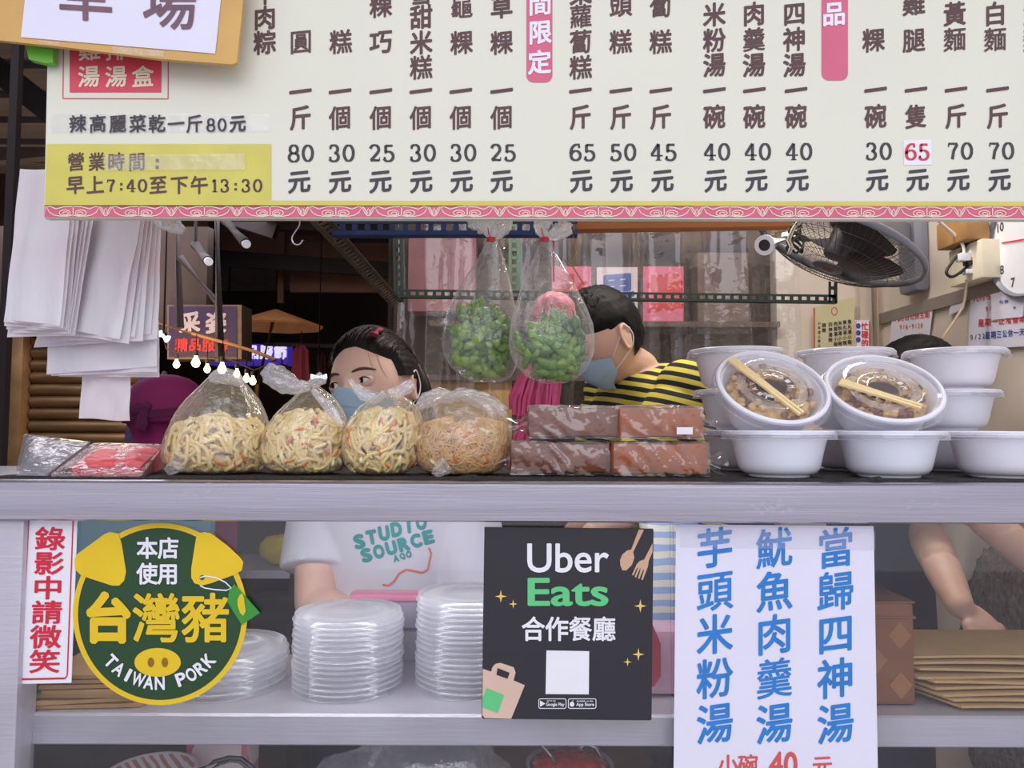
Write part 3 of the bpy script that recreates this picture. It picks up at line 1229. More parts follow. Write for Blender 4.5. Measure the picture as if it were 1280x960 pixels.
class Bag:
    """a bag given by its silhouette: rows of (py, x left, x right) at depth Y, bottom row first"""

    def __init__(s, rows, Y, deep=0.85, seed=0, zmin=None):
        s.rows = []
        for py, a, c in rows:
            p = at((a + c) / 2, py, Y)
            r = (c - a) / 2 * Y / F
            s.rows.append((max(p.z, zmin) if zmin else p.z, p.x, r))
        s.rows.sort()
        s.Y = Y
        s.deep = deep
        s.seed = seed
        s.z0, s.z1 = s.rows[0][0], s.rows[-1][0]

    def ring(s, z):
        R_ = s.rows
        z = min(max(z, R_[0][0]), R_[-1][0])
        for i in range(len(R_) - 1):
            if z <= R_[i + 1][0]:
                break
        i = min(i, len(R_) - 2)
        p0, p1, p2, p3 = R_[max(i - 1, 0)], R_[i], R_[i + 1], R_[min(i + 2, len(R_) - 1)]
        t = (z - p1[0]) / max(1e-9, p2[0] - p1[0])

        def cr(a, b, c, d):
            return 0.5 * (2 * b + (c - a) * t + (2 * a - 5 * b + 4 * c - d) * t * t + (3 * b - a - 3 * c + d) * t ** 3)
        return cr(p0[1], p1[1], p2[1], p3[1]), max(0.001, cr(p0[2], p1[2], p2[2], p3[2]))

    def pt(s, th, z, f=1.0):
        x, r = s.ring(z)
        return V((x + cos(th) * r * f, s.Y + sin(th) * r * s.deep * f, z))

    def film(s, mb, wr=0.05, nseg=96, nz_=44, top=1.0, fold=13):
        rings = []
        for i in range(nz_ + 1):
            t = i / nz_
            z = s.z0 + (s.z1 - s.z0) * t
            amp = wr * (0.25 + 1.5 * t * t * top)
            row = []
            for j in range(nseg):
                th = 2 * pi * j / nseg
                k = nz(cos(th) * 1.7 + s.seed, sin(th) * 1.7, t * 1.5) * 0.8
                a = sin(th * fold + 4 * k + s.seed) * (0.5 + 0.5 * nz(th * 3, t * 4, s.seed))
                f = 1 + amp * (a + 1.2 * k) + 0.02 * nz(th * 6, t * 14, s.seed + 5)
                row.append(s.pt(th, z, f))
            rings.append(row)
        # rounded floor of the bag
        n0 = rings[0]
        c = sum(n0, V()) / len(n0)
        rings.insert(0, [c + (p - c) * 0.5 for p in n0])
        mb.loft(rings, cap=False)
        mb.poly([p for p in rings[0]])


def ear(mb, fm, path, wid, seed=0, flatk=0.35, n=36):
    """a gathered flap of film along a pixel path; wid in pixels, last rows crumple"""
    k = len(path)
    rings = []
    N = 4 * (k - 1)
    for q in range(N + 1):
        t = q / N * (k - 1)
        i = min(int(t), k - 2)
        u = t - i
        x = path[i][0] * (1 - u) + path[i + 1][0] * u
        y = path[i][1] * (1 - u) + path[i + 1][1] * u
        wv = wid[i] * (1 - u) + wid[i + 1] * u
        dx, dy = path[i + 1][0] - path[i][0], path[i + 1][1] - path[i][1]
        l = sqrt(dx * dx + dy * dy)
        nx, ny = -dy / l, dx / l
        ring = []
        c = fm(x, y)
        s = (fm(x + 1, y) - fm(x, y)).length
        for j in range(n):
            a = 2 * pi * j / n
            f = 1 + 0.35 * nz(cos(a) * 2 + seed, sin(a) * 2, t * 2.2) + 0.16 * sin(a * 6 + seed + t * 1.5)
            o = cos(a) * wv * f
            p = fm(x + nx * o, y + ny * o)
            p = p + V((0, sin(a) * wv * flatk * s * f, 0))
            ring.append(p)
        rings.append(ring)
    mb.loft(rings)


m_bagfilm = film('food_bag_film', (248, 240, 222), 0.09, 0.10, 0.12, (34, 1.0, (1, 1, 0.4)), None, 0.5)
m_bagfilm2 = film('milky_bag_film', (244, 240, 240), 0.26, 0.12, 0.14, (40, 1.0), None, 0.5)
m_cfilm = film('clear_bag_film', (240, 240, 246), 0.045, 0.07, 0.07, (34, 1.0, (1, 1, 0.35)), None, 0.42)
m_cfilm2 = film('clear_bag_film_knot', (240, 240, 246), 0.3, 0.14, 0.12, (60, 1.0), None, 0.5)
m_nood = mat('wheat_noodles', (250, 220, 152), 0.35, var=0.08, vs=60, sss=0.15)
m_nood2 = mat('rice_vermicelli', (226, 178, 112), 0.5, var=0.16, vs=45, sss=0.1)
m_car = mat('carrot_shreds', (226, 122, 48), 0.45, var=0.15, vs=40)
m_mush = mat('mushroom_shreds', (92, 56, 40), 0.5, var=0.2, vs=40)
m_cab = mat('cabbage_shreds', (238, 226, 176), 0.4, var=0.1, vs=40)


def noodles(bag, ztop, count, r, seed, steps=26, core=0.80, fmin=0.82, fmax=0.94):
    rg = random.Random(seed)
    mb = MB()
    z0 = bag.z0 + r * 1.2
    # dense middle of the heap
    rings = []
    for i in range(15):
        z = z0 + (ztop - z0) * i / 14
        tk = 1 if i < 11 else (0.9, 0.8, 0.6, 0.2)[i - 11]
        rings.append([bag.pt(2 * pi * j / 40, z, core * tk * (1 + 0.08 * nz(j * .5, i * .6, seed))) for j in range(40)])
    mb.loft(rings)
    H = ztop - z0

    def pos(th, s, f):
        up = 1 + 0.20 * nz(cos(th) * 1.6 + seed, sin(th) * 1.6, seed) + 0.08 * nz(th * 5, s * 3, seed)
        if s <= 1:
            zt = z0 + H * max(s, 0.0) * (1 + (up - 1) * s)
            return bag.pt(th, zt, f * (1 - 0.25 * max(0, s - 0.8)))
        q = min(s - 1, 0.9)
        return bag.pt(th, z0 + H * up + 0.010 * sin(q * 2.4) - r, f * 0.93 * (1 - q))
    for k in range(count):
        th = rg.uniform(0, 2 * pi) if rg.random() < 0.3 else rg.uniform(pi * 0.95, pi * 2.05)
        s = rg.uniform(0.0, 1.35)
        h = rg.uniform(0, 2 * pi)
        f = rg.uniform(fmin, fmax)
        pts = []
        tw = rg.uniform(-0.5, 0.5)
        for i in range(rg.randint(steps // 2, steps)):
            _, rr = bag.ring(z0 + H * min(max(s, 0), 1))
            st = 0.0045
            th += cos(h) * st / max(rr, 0.02)
            s += sin(h) * st / H
            if s < 0.02:
                s = 0.02
                h = -h
            if s > 1.7:
                break
            h += tw * 0.5 + rg.uniform(-0.35, 0.35)
            if rg.random() < 0.08:
                tw = rg.uniform(-0.6, 0.6)
            f = min(fmax, max(fmin, f + rg.uniform(-0.012, 0.012)))
            pts.append(pos(th, s, f))
        if len(pts) > 3:
            mb.tube(pts, r * rg.uniform(0.85, 1.1), 6)
    return mb, pos


def shreds(pos, seed, n, bag, fmax=0.965, L=0.02):
    rg = random.Random(seed)
    mb = MB()
    for k in range(n):
        mb.cur = rg.choice([0, 0, 1, 2])
        th = rg.uniform(pi * 0.9, pi * 2.1)
        s = rg.uniform(0.02, 1.2)
        h = rg.uniform(0, 2 * pi)
        pts = []
        l = rg.uniform(0.5, 1.2) * L
        for i in range(5):
            q = i / 4 - 0.5
            pts.append(pos(th + cos(h) * l * q / 0.06, s + sin(h) * l * q / 0.07, fmax - 0.05 * q * q))
        mb.tube(pts, [0.0012, 0.0022, 0.0024, 0.002, 0.001] if mb.cur != 2 else [0.002, 0.0038, 0.004, 0.0036, 0.002], 5)
    return mb


FOOD = [
    dict(Y=1.185, rows=[(592, 228, 312), (586, 212, 330), (576, 206, 336), (560, 206, 338), (540, 211, 337), (520, 220, 331), (500, 234, 322), (486, 248, 312), (475, 258, 303), (469, 264, 296)], top=526, n=120, ears=[],
         name='bag_of_noodles', lab='leftmost clear bag of thick noodles, open and gathered on top, beside the red packet', seed=3),
    dict(Y=1.175, rows=[(594, 352, 412), (588, 338, 426), (576, 328, 432), (558, 327, 434), (540, 331, 434), (522, 342, 431), (506, 357, 424), (494, 370, 414), (485, 378, 402), (479, 382, 394)], top=522, n=130,
         ears=[([(388, 482), (372, 484), (354, 477), (338, 466), (331, 460)], [5, 9, 13, 13, 8]), ([(388, 482), (398, 474), (408, 476)], [5, 8, 3])],
         name='bag_of_noodles', lab='clear bag of thick noodles with a knotted ear pointing up left', seed=11),
    dict(Y=1.165, rows=[(594, 450, 500), (588, 438, 513), (576, 430, 522), (560, 427, 526), (542, 430, 528), (526, 437, 527), (510, 448, 522), (500, 460, 512), (493, 470, 500), (488, 476, 492)], top=518, n=120,
         ears=[([(483, 491), (470, 499), (456, 494), (444, 484), (436, 473)], [4, 7, 7, 5, 2]), ([(483, 491), (497, 491), (510, 483), (517, 479)], [4, 7, 7, 5])],
         name='bag_of_noodles', lab='clear bag of thick noodles with two ears, in front of the girl', seed=23),
    dict(Y=1.175, rows=[(594, 545, 608), (588, 528, 624), (576, 520, 633), (560, 517, 637), (545, 519, 638), (530, 523, 637), (516, 524, 634), (504, 530, 622), (496, 543, 604), (492, 556, 588)], top=533, n=0,
         ears=[([(575, 497), (590, 496), (612, 505), (632, 515)], [5, 9, 10, 5]), ([(570, 497), (552, 494), (534, 500), (522, 509)], [5, 9, 9, 4])],
         name='bag_of_vermicelli', lab='clear bag of tan fried rice vermicelli with a crumpled white top', seed=31)]
for i, q in enumerate(FOOD):
    bg_ = Bag(q['rows'], q['Y'], 0.82, q['seed'], ZM)
    bg_.z0 = ZM
    t = thing(q['name'], q['lab'], 'bag', V((bg_.ring(ZM)[0], q['Y'], ZM)), 'bags of cooked food on the counter')
    b = MB()
    bg_.film(b, 0.035 if i != 3 else 0.05, top=1.8)
    b.build('bag_film', m_bagfilm, t, sharp=180)
    b = MB()
    fm = pxY(q['Y'] - 0.01)
    for e in q['ears']:
        ear(b, fm, e[0], e[1], q['seed'])
    if i == 0:
        ear(b, fm, [(262, 474), (275, 469), (292, 472), (304, 480)], [4, 9, 9, 4], 4)
    if i == 3:
        ear(b, fm, [(560, 498), (578, 492), (596, 497)], [6, 8, 5], 6)
    if i == 1:
        ear(b, pxY(1.13), [(390, 486), (402, 500), (418, 518), (428, 534)], [3, 5, 6, 2], 2, 0.15)
    b.build('bag_knot', m_bagfilm2, t, sharp=180)
    if i in (0, 3):
        b = MB()
        if i == 0:
            ear(b, pxY(1.125), [(230, 576), (218, 583), (208, 591)], [11, 9, 5], 9, 0.12)
        else:
            ear(b, pxY(1.115), [(560, 580), (550, 587), (543, 595)], [12, 9, 4], 9, 0.15)
        b.build('bag_corner', m_bagfilm, t, sharp=180)
    zt = at(0, q['top'], q['Y']).z
    if i < 3:
        mb, pos = noodles(bg_, zt, q['n'] + 20, 0.0034, q['seed'])
        lab = ['thick pale noodles in the leftmost open bag', 'thick pale noodles in the bag with the ear up left', 'thick pale noodles in the bag in front of the girl'][i]
        tag(mb.build('cooked_noodles', m_nood, sharp=180), lab, 'noodles', kind='stuff')
        sh = shreds(pos, q['seed'], 30, bg_)
    else:
        mb, pos = noodles(bg_, zt, 520, 0.0013, q['seed'], 34, 0.86, 0.86, 0.96)
        tag(mb.build('fried_vermicelli', m_nood2, sharp=180), 'tan fried rice vermicelli filling the right-hand bag', 'noodles', kind='stuff')
        sh = shreds(pos, q['seed'], 14, bg_, L=0.016)
    tag(sh.build('vegetable_shreds', [m_car, m_mush, m_cab], sharp=180),
        ['carrot and mushroom shreds in the leftmost noodle bag', 'carrot and cabbage shreds in the noodle bag with one ear', 'carrot and mushroom shreds in the noodle bag before the girl', 'a few vegetable shreds in the vermicelli bag'][i], 'vegetables', kind='stuff')

# ------------------------------------------------------------------ hanging bags of green soybeans
m_pod = [mat('soybean_pod_green', (96, 136, 40), 0.32, var=0.18, vs=50, sss=0.1), mat('soybean_pod_dark', (68, 106, 32), 0.32, var=0.18, vs=50, sss=0.1), mat('soybean_pod_pale', (122, 156, 52), 0.32, var=0.18, vs=50, sss=0.1)]


def pod_mesh(L, k):
    mb = MB()
    pts, N = [], 22
    rings = []
    for i in range(N + 1):
        t = i / N
        x = (t - 0.5) * L
        env = max(0.03, sin(pi * min(max(t * 0.97 + 0.015, 0), 1)) ** 0.55)
        bul = 0.72 + 0.34 * abs(sin(pi * t * k)) ** 0.8
        wv = 0.0088 * env * bul
        th = 0.0066 * env * bul * (0.8 + 0.3 * abs(sin(pi * t * k)))
        c = V((x, 0, 0.10 * L * (1 - (2 * t - 1) ** 2)))
        rings.append([c + V((0, cos(a) * th, sin(a) * wv)) for a in [2 * pi * j / 10 for j in range(10)]])
    mb.loft(rings)
    mb.tube([V((-L / 2, 0, 0)), V((-L / 2 - 0.004, 0, -0.001)), V((-L / 2 - 0.008, 0, 0.001))], [0.0012, 0.0009, 0.0008], 5)
    return mb


PODS = []
for i, (L, k) in enumerate(((0.051, 3), (0.042, 2), (0.047, 3))):
    o = pod_mesh(L, k).build('soybean_pod', m_pod[i], sharp=180, origin=(0, 0, 0))
    PODS.append(o)
used = set()
EDA = [dict(Y=1.175, rows=[(477, 590, 628), (470, 576, 640), (458, 563, 646), (440, 554, 648), (420, 553, 648), (400, 556, 646), (378, 564, 643), (350, 580, 637), (325, 596, 630), (308, 605, 624), (298, 609, 618)], top=386, seed=5,
            lab='left hanging clear bag of green soybean pods, tied with red string', gl='green soybean pod in the left hanging bag', g='soybean pods in the left hanging bag', n=88,
            ears=[([(614, 297), (612, 286), (606, 276), (602, 266)], [4, 12, 17, 18]), ([(614, 298), (624, 290), (631, 281), (628, 268)], [4, 8, 9, 8])]),
       dict(Y=1.115, rows=[(479, 676, 706), (472, 660, 722), (460, 647, 734), (442, 638, 742), (422, 636, 743), (402, 639, 740), (378, 646, 730), (350, 655, 715), (325, 666, 700), (308, 673, 690), (298, 677, 685)], top=404, seed=9,
            lab='right hanging clear bag of green soybean pods, beside the man', gl='green soybean pod in the right hanging bag', g='soybean pods in the right hanging bag', n=84,
            ears=[([(681, 297), (676, 286), (678, 276), (680, 266)], [4, 9, 10, 9]), ([(681, 297), (694, 293), (704, 286), (708, 277)], [4, 8, 10, 7])])]
for bi, q in enumerate(EDA):
    bg_ = Bag(q['rows'], q['Y'], 0.72, q['seed'])
    t = thing('bag_of_soybeans', q['lab'], 'bag', V((bg_.ring(bg_.z0)[0], q['Y'], bg_.z0)), 'hanging bags of soybean pods')
    b = MB()
    bg_.film(b, 0.03, top=2.2, fold=17, nz_=60)
    b.build('bag_film', m_cfilm, t, sharp=180)
    b = MB()
    fm = pxY(q['Y'])
    for e in q['ears']:
        ear(b, fm, e[0], e[1], q['seed'], 0.4)
    b.build('bag_knot', m_cfilm2, t, sharp=180)
    b = MB()
    tx, ty = q['ears'][0][0][0]
    for k in range(3):
        b.tube([at(tx + 5.2 * cos(R(a)), ty + 1 + k * 1.5 + 1.6 * sin(R(a)), q['Y'] + 0.006 * sin(R(a)) - 0.001) for a in range(0, 361, 30)], 0.0009, 5)
    b.tube([at(tx, ty, q['Y'] - 0.007), at(tx - 3, ty - 5, q['Y'] - 0.009), at(tx - 4, ty - 12, q['Y'] - 0.009)], 0.0009, 5)
    b.build('red_string', mat('red_string', (214, 60, 80), 0.6), t)
    rg = random.Random(q['seed'])
    zt = at(0, q['top'], q['Y']).z
    zb = bg_.z0
    for k in range(q['n']):
        vi = k % 3
        src = PODS[vi]
        if vi not in used:
            o = src
            used.add(vi)
        else:
            o = src.copy()
            COL.objects.link(o)
        sft = (k * 0.618) % 1.0
        z = zb + 0.008 + (zt - zb - 0.004) * ((k + 0.5) / q['n']) ** 0.85
        inner = k % 4 == 0
        th = rg.uniform(0, 2 * pi) if inner else rg.uniform(pi, 2 * pi)
        fr = rg.uniform(0.1, 0.5) if inner else rg.uniform(0.55, 0.84)
        if z > zt - 0.02:
            th = rg.uniform(0, 2 * pi)
            fr = rg.uniform(0.1, 0.72)
        p = bg_.pt(th, z, fr)
        tang = V((-sin(th), cos(th) * 0.72, 0)).normalized()
        mix = rg.uniform(-1.2, 1.2)
        ax = (tang * cos(mix) + V((0, 0, 1)) * sin(mix)).normalized()
        nrm = V((cos(th), sin(th), 0.0))
        yv = (nrm - ax * nrm.dot(ax)).normalized()
        zv = ax.cross(yv)
        # keep both ends inside the bag
        Lh = 0.026
        for it in range(8):
            ok = True
            for e in (p + ax * Lh, p - ax * Lh):
                zz = min(max(e.z, zb + 0.004), bg_.z1)
                cx_, rr = bg_.ring(zz)
                dd = sqrt(((e.x - cx_) / rr) ** 2 + ((e.y - q['Y']) / (rr * 0.72)) ** 2)
                if dd > 0.95 or e.z < zb + 0.004:
                    p = p + (V((bg_.ring(z)[0], q['Y'], max(z, zb + 0.03))) - p) * 0.14
                    ok = False
            if ok:
                break
        o.matrix_world = Matrix(((ax.x, yv.x, zv.x, p.x), (ax.y, yv.y, zv.y, p.y), (ax.z, yv.z, zv.z, p.z), (0, 0, 0, 1)))
        tag(o, q['gl'], 'soybean pod', q['g'])

# ------------------------------------------------------------------ wrapped cakes
m_cake = mat('brown_rice_cake', (158, 84, 26), 0.35, var=0.22, vs=30, bump=(60, 0.08), sss=0.05)
m_cake2 = mat('dark_brown_cake', (118, 64, 28), 0.4, var=0.25, vs=30, bump=(60, 0.1))
m_wrap = film('shiny_cling_wrap', (245, 240, 240), 0.0, 0.10, 0.04, (11, 1.0, (0.7, 1, 1.5)), None, 0.2, 0.016)
CK = [(640, 762, 548, 591, 1.17, 0, 'dark brown wrapped cake at the bottom left of the four cakes', 1), (768, 884, 552, 595, 1.155, 0, 'brown wrapped cake at the bottom right of the four cakes', 0),
      (662, 774, 508, 549, 1.18, 1, 'dark brown wrapped cake on top at the left, above the other cake', 1), (776, 878, 513, 552, 1.165, 1, 'brown wrapped cake on top at the right, with a small white sticker', 0)]
for i, (x0, x1, y0, y1, Y, lay_, lab, mt) in enumerate(CK):
    p0, p1 = at(x0, y1, Y - 0.04), at(x1, y0, Y - 0.04)
    h = 0.0515
    z0 = ZM + 0.001 + lay_ * (h + 0.002)
    c = V(((p0.x + p1.x) / 2, Y, z0))
    W_, D_, H_ = p1.x - p0.x, 0.088, h - 0.003
    t = thing('wrapped_cake', lab, 'cake', c, 'wrapped cakes stacked on the counter')
    b = MB()
    n_ = 2 if mt else 3
    for k in range(n_):
        b.box(c + V((-W_ / 2 + W_ / n_ * (k + .5), 0, H_ / 2 + 0.001)), (W_ / n_ + (0.014 if 0 < k < n_ - 1 else 0.006), D_ - 0.010, H_ - 0.0015 - 0.003 * (k % 2)), bev=0.009)
    b.build('cake', m_cake2 if mt else m_cake, t)
    b = MB()

    def wrapf(nx, ny, nz2):
        # crumpled skin over the block
        p = V((nx * W_ / 2, ny * D_ / 2, nz2 * H_ / 2))
        d = 0.0030 * nz(p.x * 26 + i * 9, p.y * 26, p.z * 26) + 0.0046 * (0.45 - abs(nz(p.x * 48 + p.z * 34 + i * 3, p.y * 50 + i, p.z * 16 - p.x * 12)) * 1.7)
        return c + V((0, 0, H_ / 2)) + p + V((nx, ny, nz2)).normalized() * (0.0012 + d)
    for ax in range(3):
        for sg_ in (-1, 1):
            def fn(u, v, ax=ax, sg_=sg_):
                a, e = 2 * u - 1, 2 * v - 1
                q = [0, 0, 0]
                q[ax] = sg_
                q[(ax + 1) % 3] = a
                q[(ax + 2) % 3] = e
                p = wrapf(*q)
                if p.z < z0:
                    p.z = z0 + 0.0002
                return p
            b.grid(fn, 60, 36)
    for sg_ in (-1, 1):
        rings = []
        for k in range(6):
            u = k / 5
            row = []
            for j in range(20):
                a = 2 * pi * j / 20
                f = 1 - 0.55 * sin(pi * min(u * 1.2, 1))
                hh = (H_ * 0.42 * f) * (1 + 0.25 * nz(cos(a) * 2, sin(a) * 2, u * 3 + i))
                dd = (D_ * 0.36 * (1 - 0.3 * u)) * (1 + 0.2 * nz(cos(a) * 2 + 5, sin(a) * 2, u * 3 + i))
                row.append(c + V((sg_ * (W_ / 2 + u * 0.036), cos(a) * dd, max(0.001, H_ * 0.5 * (1 - 0.5 * u) + sin(a) * hh))))
            rings.append(row)
        if not ((i in (0, 2) and sg_ == 1) or (i in (1, 3) and sg_ == -1)):
            b.loft(rings, cap=False)
    b.build('cling_wrap', m_wrap, t, sharp=180)
    if i == 3:
        b = MB()
        b.slab([at(x, y, Y - 0.0495) for x, y in ((846, 534), (866, 534), (866, 543), (846, 543))], (0, 0.0005, 0))
        b.build('price_sticker', m_white, t)

# ------------------------------------------------------------------ packets of folded bags on the left
m_pk = film('packet_film', (236, 234, 240), 0.10, 0.12, 0.08, (22, 1.0), None, 0.25)
m_rp = mat('red_plastic_bags', (226, 62, 72), 0.4, var=0.18, vs=22, bump=(40, 0.5))


def pad(mb, cs, seed, amp=0.004, base=None):
    """soft packet: four corner points (front left, front right, back right, back left), top surface and sides to the mat"""
    A, B_, C_, D_ = cs
    N = 26

    def top(u, v):
        p = (A * (1 - u) + B_ * u) * (1 - v) + (D_ * (1 - u) + C_ * u) * v
        e = min(u, 1 - u, v, 1 - v)
        k = min(1, e * 6)
        return p + V((0, 0, amp * (k * 1.6 - 0.4) + amp * k * nz(u * 4 + seed, v * 4, seed) + amp * 0.5 * k * nz(u * 11, v * 11, seed)))
    mb.grid(top, N, N)
    for f in (lambda u: top(u, 0), lambda u: top(1, u), lambda u: top(1 - u, 1), lambda u: top(0, 1 - u)):
        def side(u, v, f=f):
            p = f(u)
            return V((p.x, p.y, (p.z - ZM) * (1 - v) + ZM))
        mb.grid(side, N, 4)


t = thing('clear_bag_packet', 'packet of folded clear plastic bags at the far left end of the counter', 'packet', V((-0.67, 1.2, ZM)))
b = MB()
pad(b, (at(20, 587, 1.09), at(60, 590, 1.085), at(113, 551, 1.28), at(30, 541, 1.33)), 3)
b.build('packet_film', m_pk, t, sharp=180)
b = MB()
pad(b, (at(24, 588, 1.095), at(60, 591, 1.09), at(108, 554, 1.27), at(34, 545, 1.31)), 5, 0.003)
b.build('folded_bags', mat('folded_clear_plastic', (158, 154, 160), 0.35, var=0.15, vs=20, bump=(20, 0.4)), t, sharp=180)
t = thing('red_bag_packet', 'packet of red plastic bags in clear film at the left of the counter', 'packet', V((-0.53, 1.18, ZM)))
b = MB()
pad(b, (at(90, 582, 1.1), at(176, 582, 1.1), at(203, 557, 1.27), at(122, 556, 1.27)), 8, 0.003)
b.build('red_bags', m_rp, t, sharp=180)
b = MB()
pad(b, (at(64, 591, 1.075), at(178, 591, 1.075), at(207, 554, 1.29), at(117, 552, 1.29)), 9, 0.004)
b.build('packet_film', film('red_packet_film', (246, 220, 224), 0.12, 0.14, 0.12, (30, 1.0), None, 0.25), t, sharp=180)

# ------------------------------------------------------------------ bundles of white carrier bags
m, nt, o_ = newmat('white_bag_plastic')
df = nt.nodes.new('ShaderNodeBsdfDiffuse')
df.inputs[0].default_value = lin((250, 249, 253)) + (1,)
tl = nt.nodes.new('ShaderNodeBsdfTranslucent')
tl.inputs[0].default_value = lin((250, 244, 250)) + (1,)
gl = nt.nodes.new('ShaderNodeBsdfGlossy')
gl.inputs['Roughness'].default_value = 0.35
m1 = nt.nodes.new('ShaderNodeMixShader')
m1.inputs[0].default_value = 0.42
m2 = nt.nodes.new('ShaderNodeMixShader')
m2.inputs[0].default_value = 0.06
nt.links.new(df.outputs[0], m1.inputs[1])
nt.links.new(tl.outputs[0], m1.inputs[2])
nt.links.new(m1.outputs[0], m2.inputs[1])
nt.links.new(gl.outputs[0], m2.inputs[2])
nt.links.new(m2.outputs[0], o_.inputs[0])
nrm, hh_ = add_bump(nt, 16, 0.55, (1.4, 1, 0.45))
cr_ = nt.nodes.new('ShaderNodeValToRGB')
cr_.color_ramp.elements[0].position = 0.42
cr_.color_ramp.elements[1].position = 0.66
cr_.color_ramp.elements[0].color = lin((251, 250, 253)) + (1,)
cr_.color_ramp.elements[1].color = lin((250, 234, 240)) + (1,)
tn_ = nt.nodes.new('ShaderNodeTexNoise')
tn_.inputs['Scale'].default_value = 5
tc_ = nt.nodes.new('ShaderNodeTexCoord')
nt.links.new(tc_.outputs['Object'], tn_.inputs['Vector'])
nt.links.new(tn_.outputs['Fac'], cr_.inputs[0])
nt.links.new(cr_.outputs[0], df.inputs[0])
nt.links.new(cr_.outputs[0], tl.inputs[0])
for q in (df, tl, gl):
    nt.links.new(nrm, q.inputs['Normal'])
m_wbag = m


def wbag(quad, Y, seed, lab, group, wav=0.004, n=3):
    """one carrier bag hanging flat: quad = top left, top right, bottom right, bottom left in pixels"""
    tl_, tr_, br_, bl_ = quad
    mb = MB()

    def f(u, v, dy):
        x = (tl_[0] * (1 - u) + tr_[0] * u) * (1 - v) + (bl_[0] * (1 - u) + br_[0] * u) * v
        y = (tl_[1] * (1 - u) + tr_[1] * u) * (1 - v) + (bl_[1] * (1 - u) + br_[1] * u) * v
        y += v * 1.4 * nz(u * 2 + seed, seed)
        p = at(x, y, Y)
        p.y += dy + wav * (0.3 + v) * sin(u * n * pi + seed + 1.5 * v) * 0.5 + 0.003 * nz(u * 3, v * 3, seed) * 1.0
        return p
    mb.grid(lambda u, v: f(u, v, 0), 26, 22)
    mb.grid(lambda u, v: f(u, v, 0.0011), 26, 22)
    k = 27
    nn = 27 * 23
    rim = [i for i in range(k)] + [j * k + k - 1 for j in range(1, 23)] + [22 * k + i for i in range(k - 2, -1, -1)] + [j * k for j in range(21, 0, -1)]
    mb.f += [[rim[i], rim[(i + 1) % len(rim)], nn + rim[(i + 1) % len(rim)], nn + rim[i]] for i in range(len(rim))]
    mb.mi += [0] * len(rim)
    o = mb.build('carrier_bag', m_wbag, sharp=60)
    return tag(o, lab, 'plastic bag', group)


GA = 'white carrier bags hanging at the left'
for k in range(6):
    d = k
    wbag([(25 + d * 3, 211 + d * 0.5), (92 + d * 7, 214), (76 + d * 3.2, 408 + d * 2.2), (4 + d * 1.2, 398 + d * 4.6)], 1.085 + k * 0.005, k * 1.7,
         'white carrier bag, %s from the front of the slanting left bundle' % ORD[k], GA)
for k in range(6):
    d = k
    wbag([(112 - d * 3, 268), (176 + d * 5, 270), (150 + d * 9.5, 428 - d * 1.5 + (3 if k % 2 else -4)), (86 - d * 9, 412 + d * 4.5)], 1.125 + k * 0.005, 20 + k * 2.1,
         'white carrier bag, %s from the front of the middle bundle' % ORD[k], GA)
for k in range(4):
    d = k
    wbag([(62 - d, 398), (196 + d * 0.7, 400), (196.5 + d * 0.5, 462 + d * 3 - (4 if k == 0 else 0)), (57 + d * 6, 468 + d * 0.8)], 1.162 + k * 0.005, 50 + k * 1.3,
         'white carrier bag, %s from the front of the lower straight bundle' % ORD[k], GA)
wbag([(104, 440), (164, 440), (162, 526), (98.5, 523)], 1.19, 77, 'single small white bag hanging lowest below the bundles', GA)
b = MB()
fm = pxY(1.12)
ear(b, fm, [(196, 262), (206, 274), (218, 282), (230, 289)], [14, 13, 9, 4], 3, 0.3)
tag(b.build('crumpled_bag', m_cfilm2, sharp=180), 'crumpled translucent bag corner sticking out right below the board', 'plastic bag')

# ------------------------------------------------------------------ white lidded bowls
m_bowl = mat('white_plastic_bowl', (236, 236, 246), 0.3, var=0.015, vs=6, sss=0.1)
m_rim = mat('white_plastic_rim', (240, 240, 250), 0.28, var=0.01, vs=6)
m_lid = film('clear_lid', (240, 240, 248), 0.10, 0.07, 0.08, (8, 0.05), None, 0.55)
BH = 0.069
P_OUT = [(0.0, 0.0), (0.043, 0.0), (0.044, 0.0035), (0.0475, 0.0042), (0.053, 0.0065), (0.0575, 0.012), (0.060, 0.020), (0.0655, 0.045), (0.0690, 0.0575)]
P_IN = [(0.0675, 0.0575), (0.0575, 0.018), (0.052, 0.009), (0.0, 0.0075)]


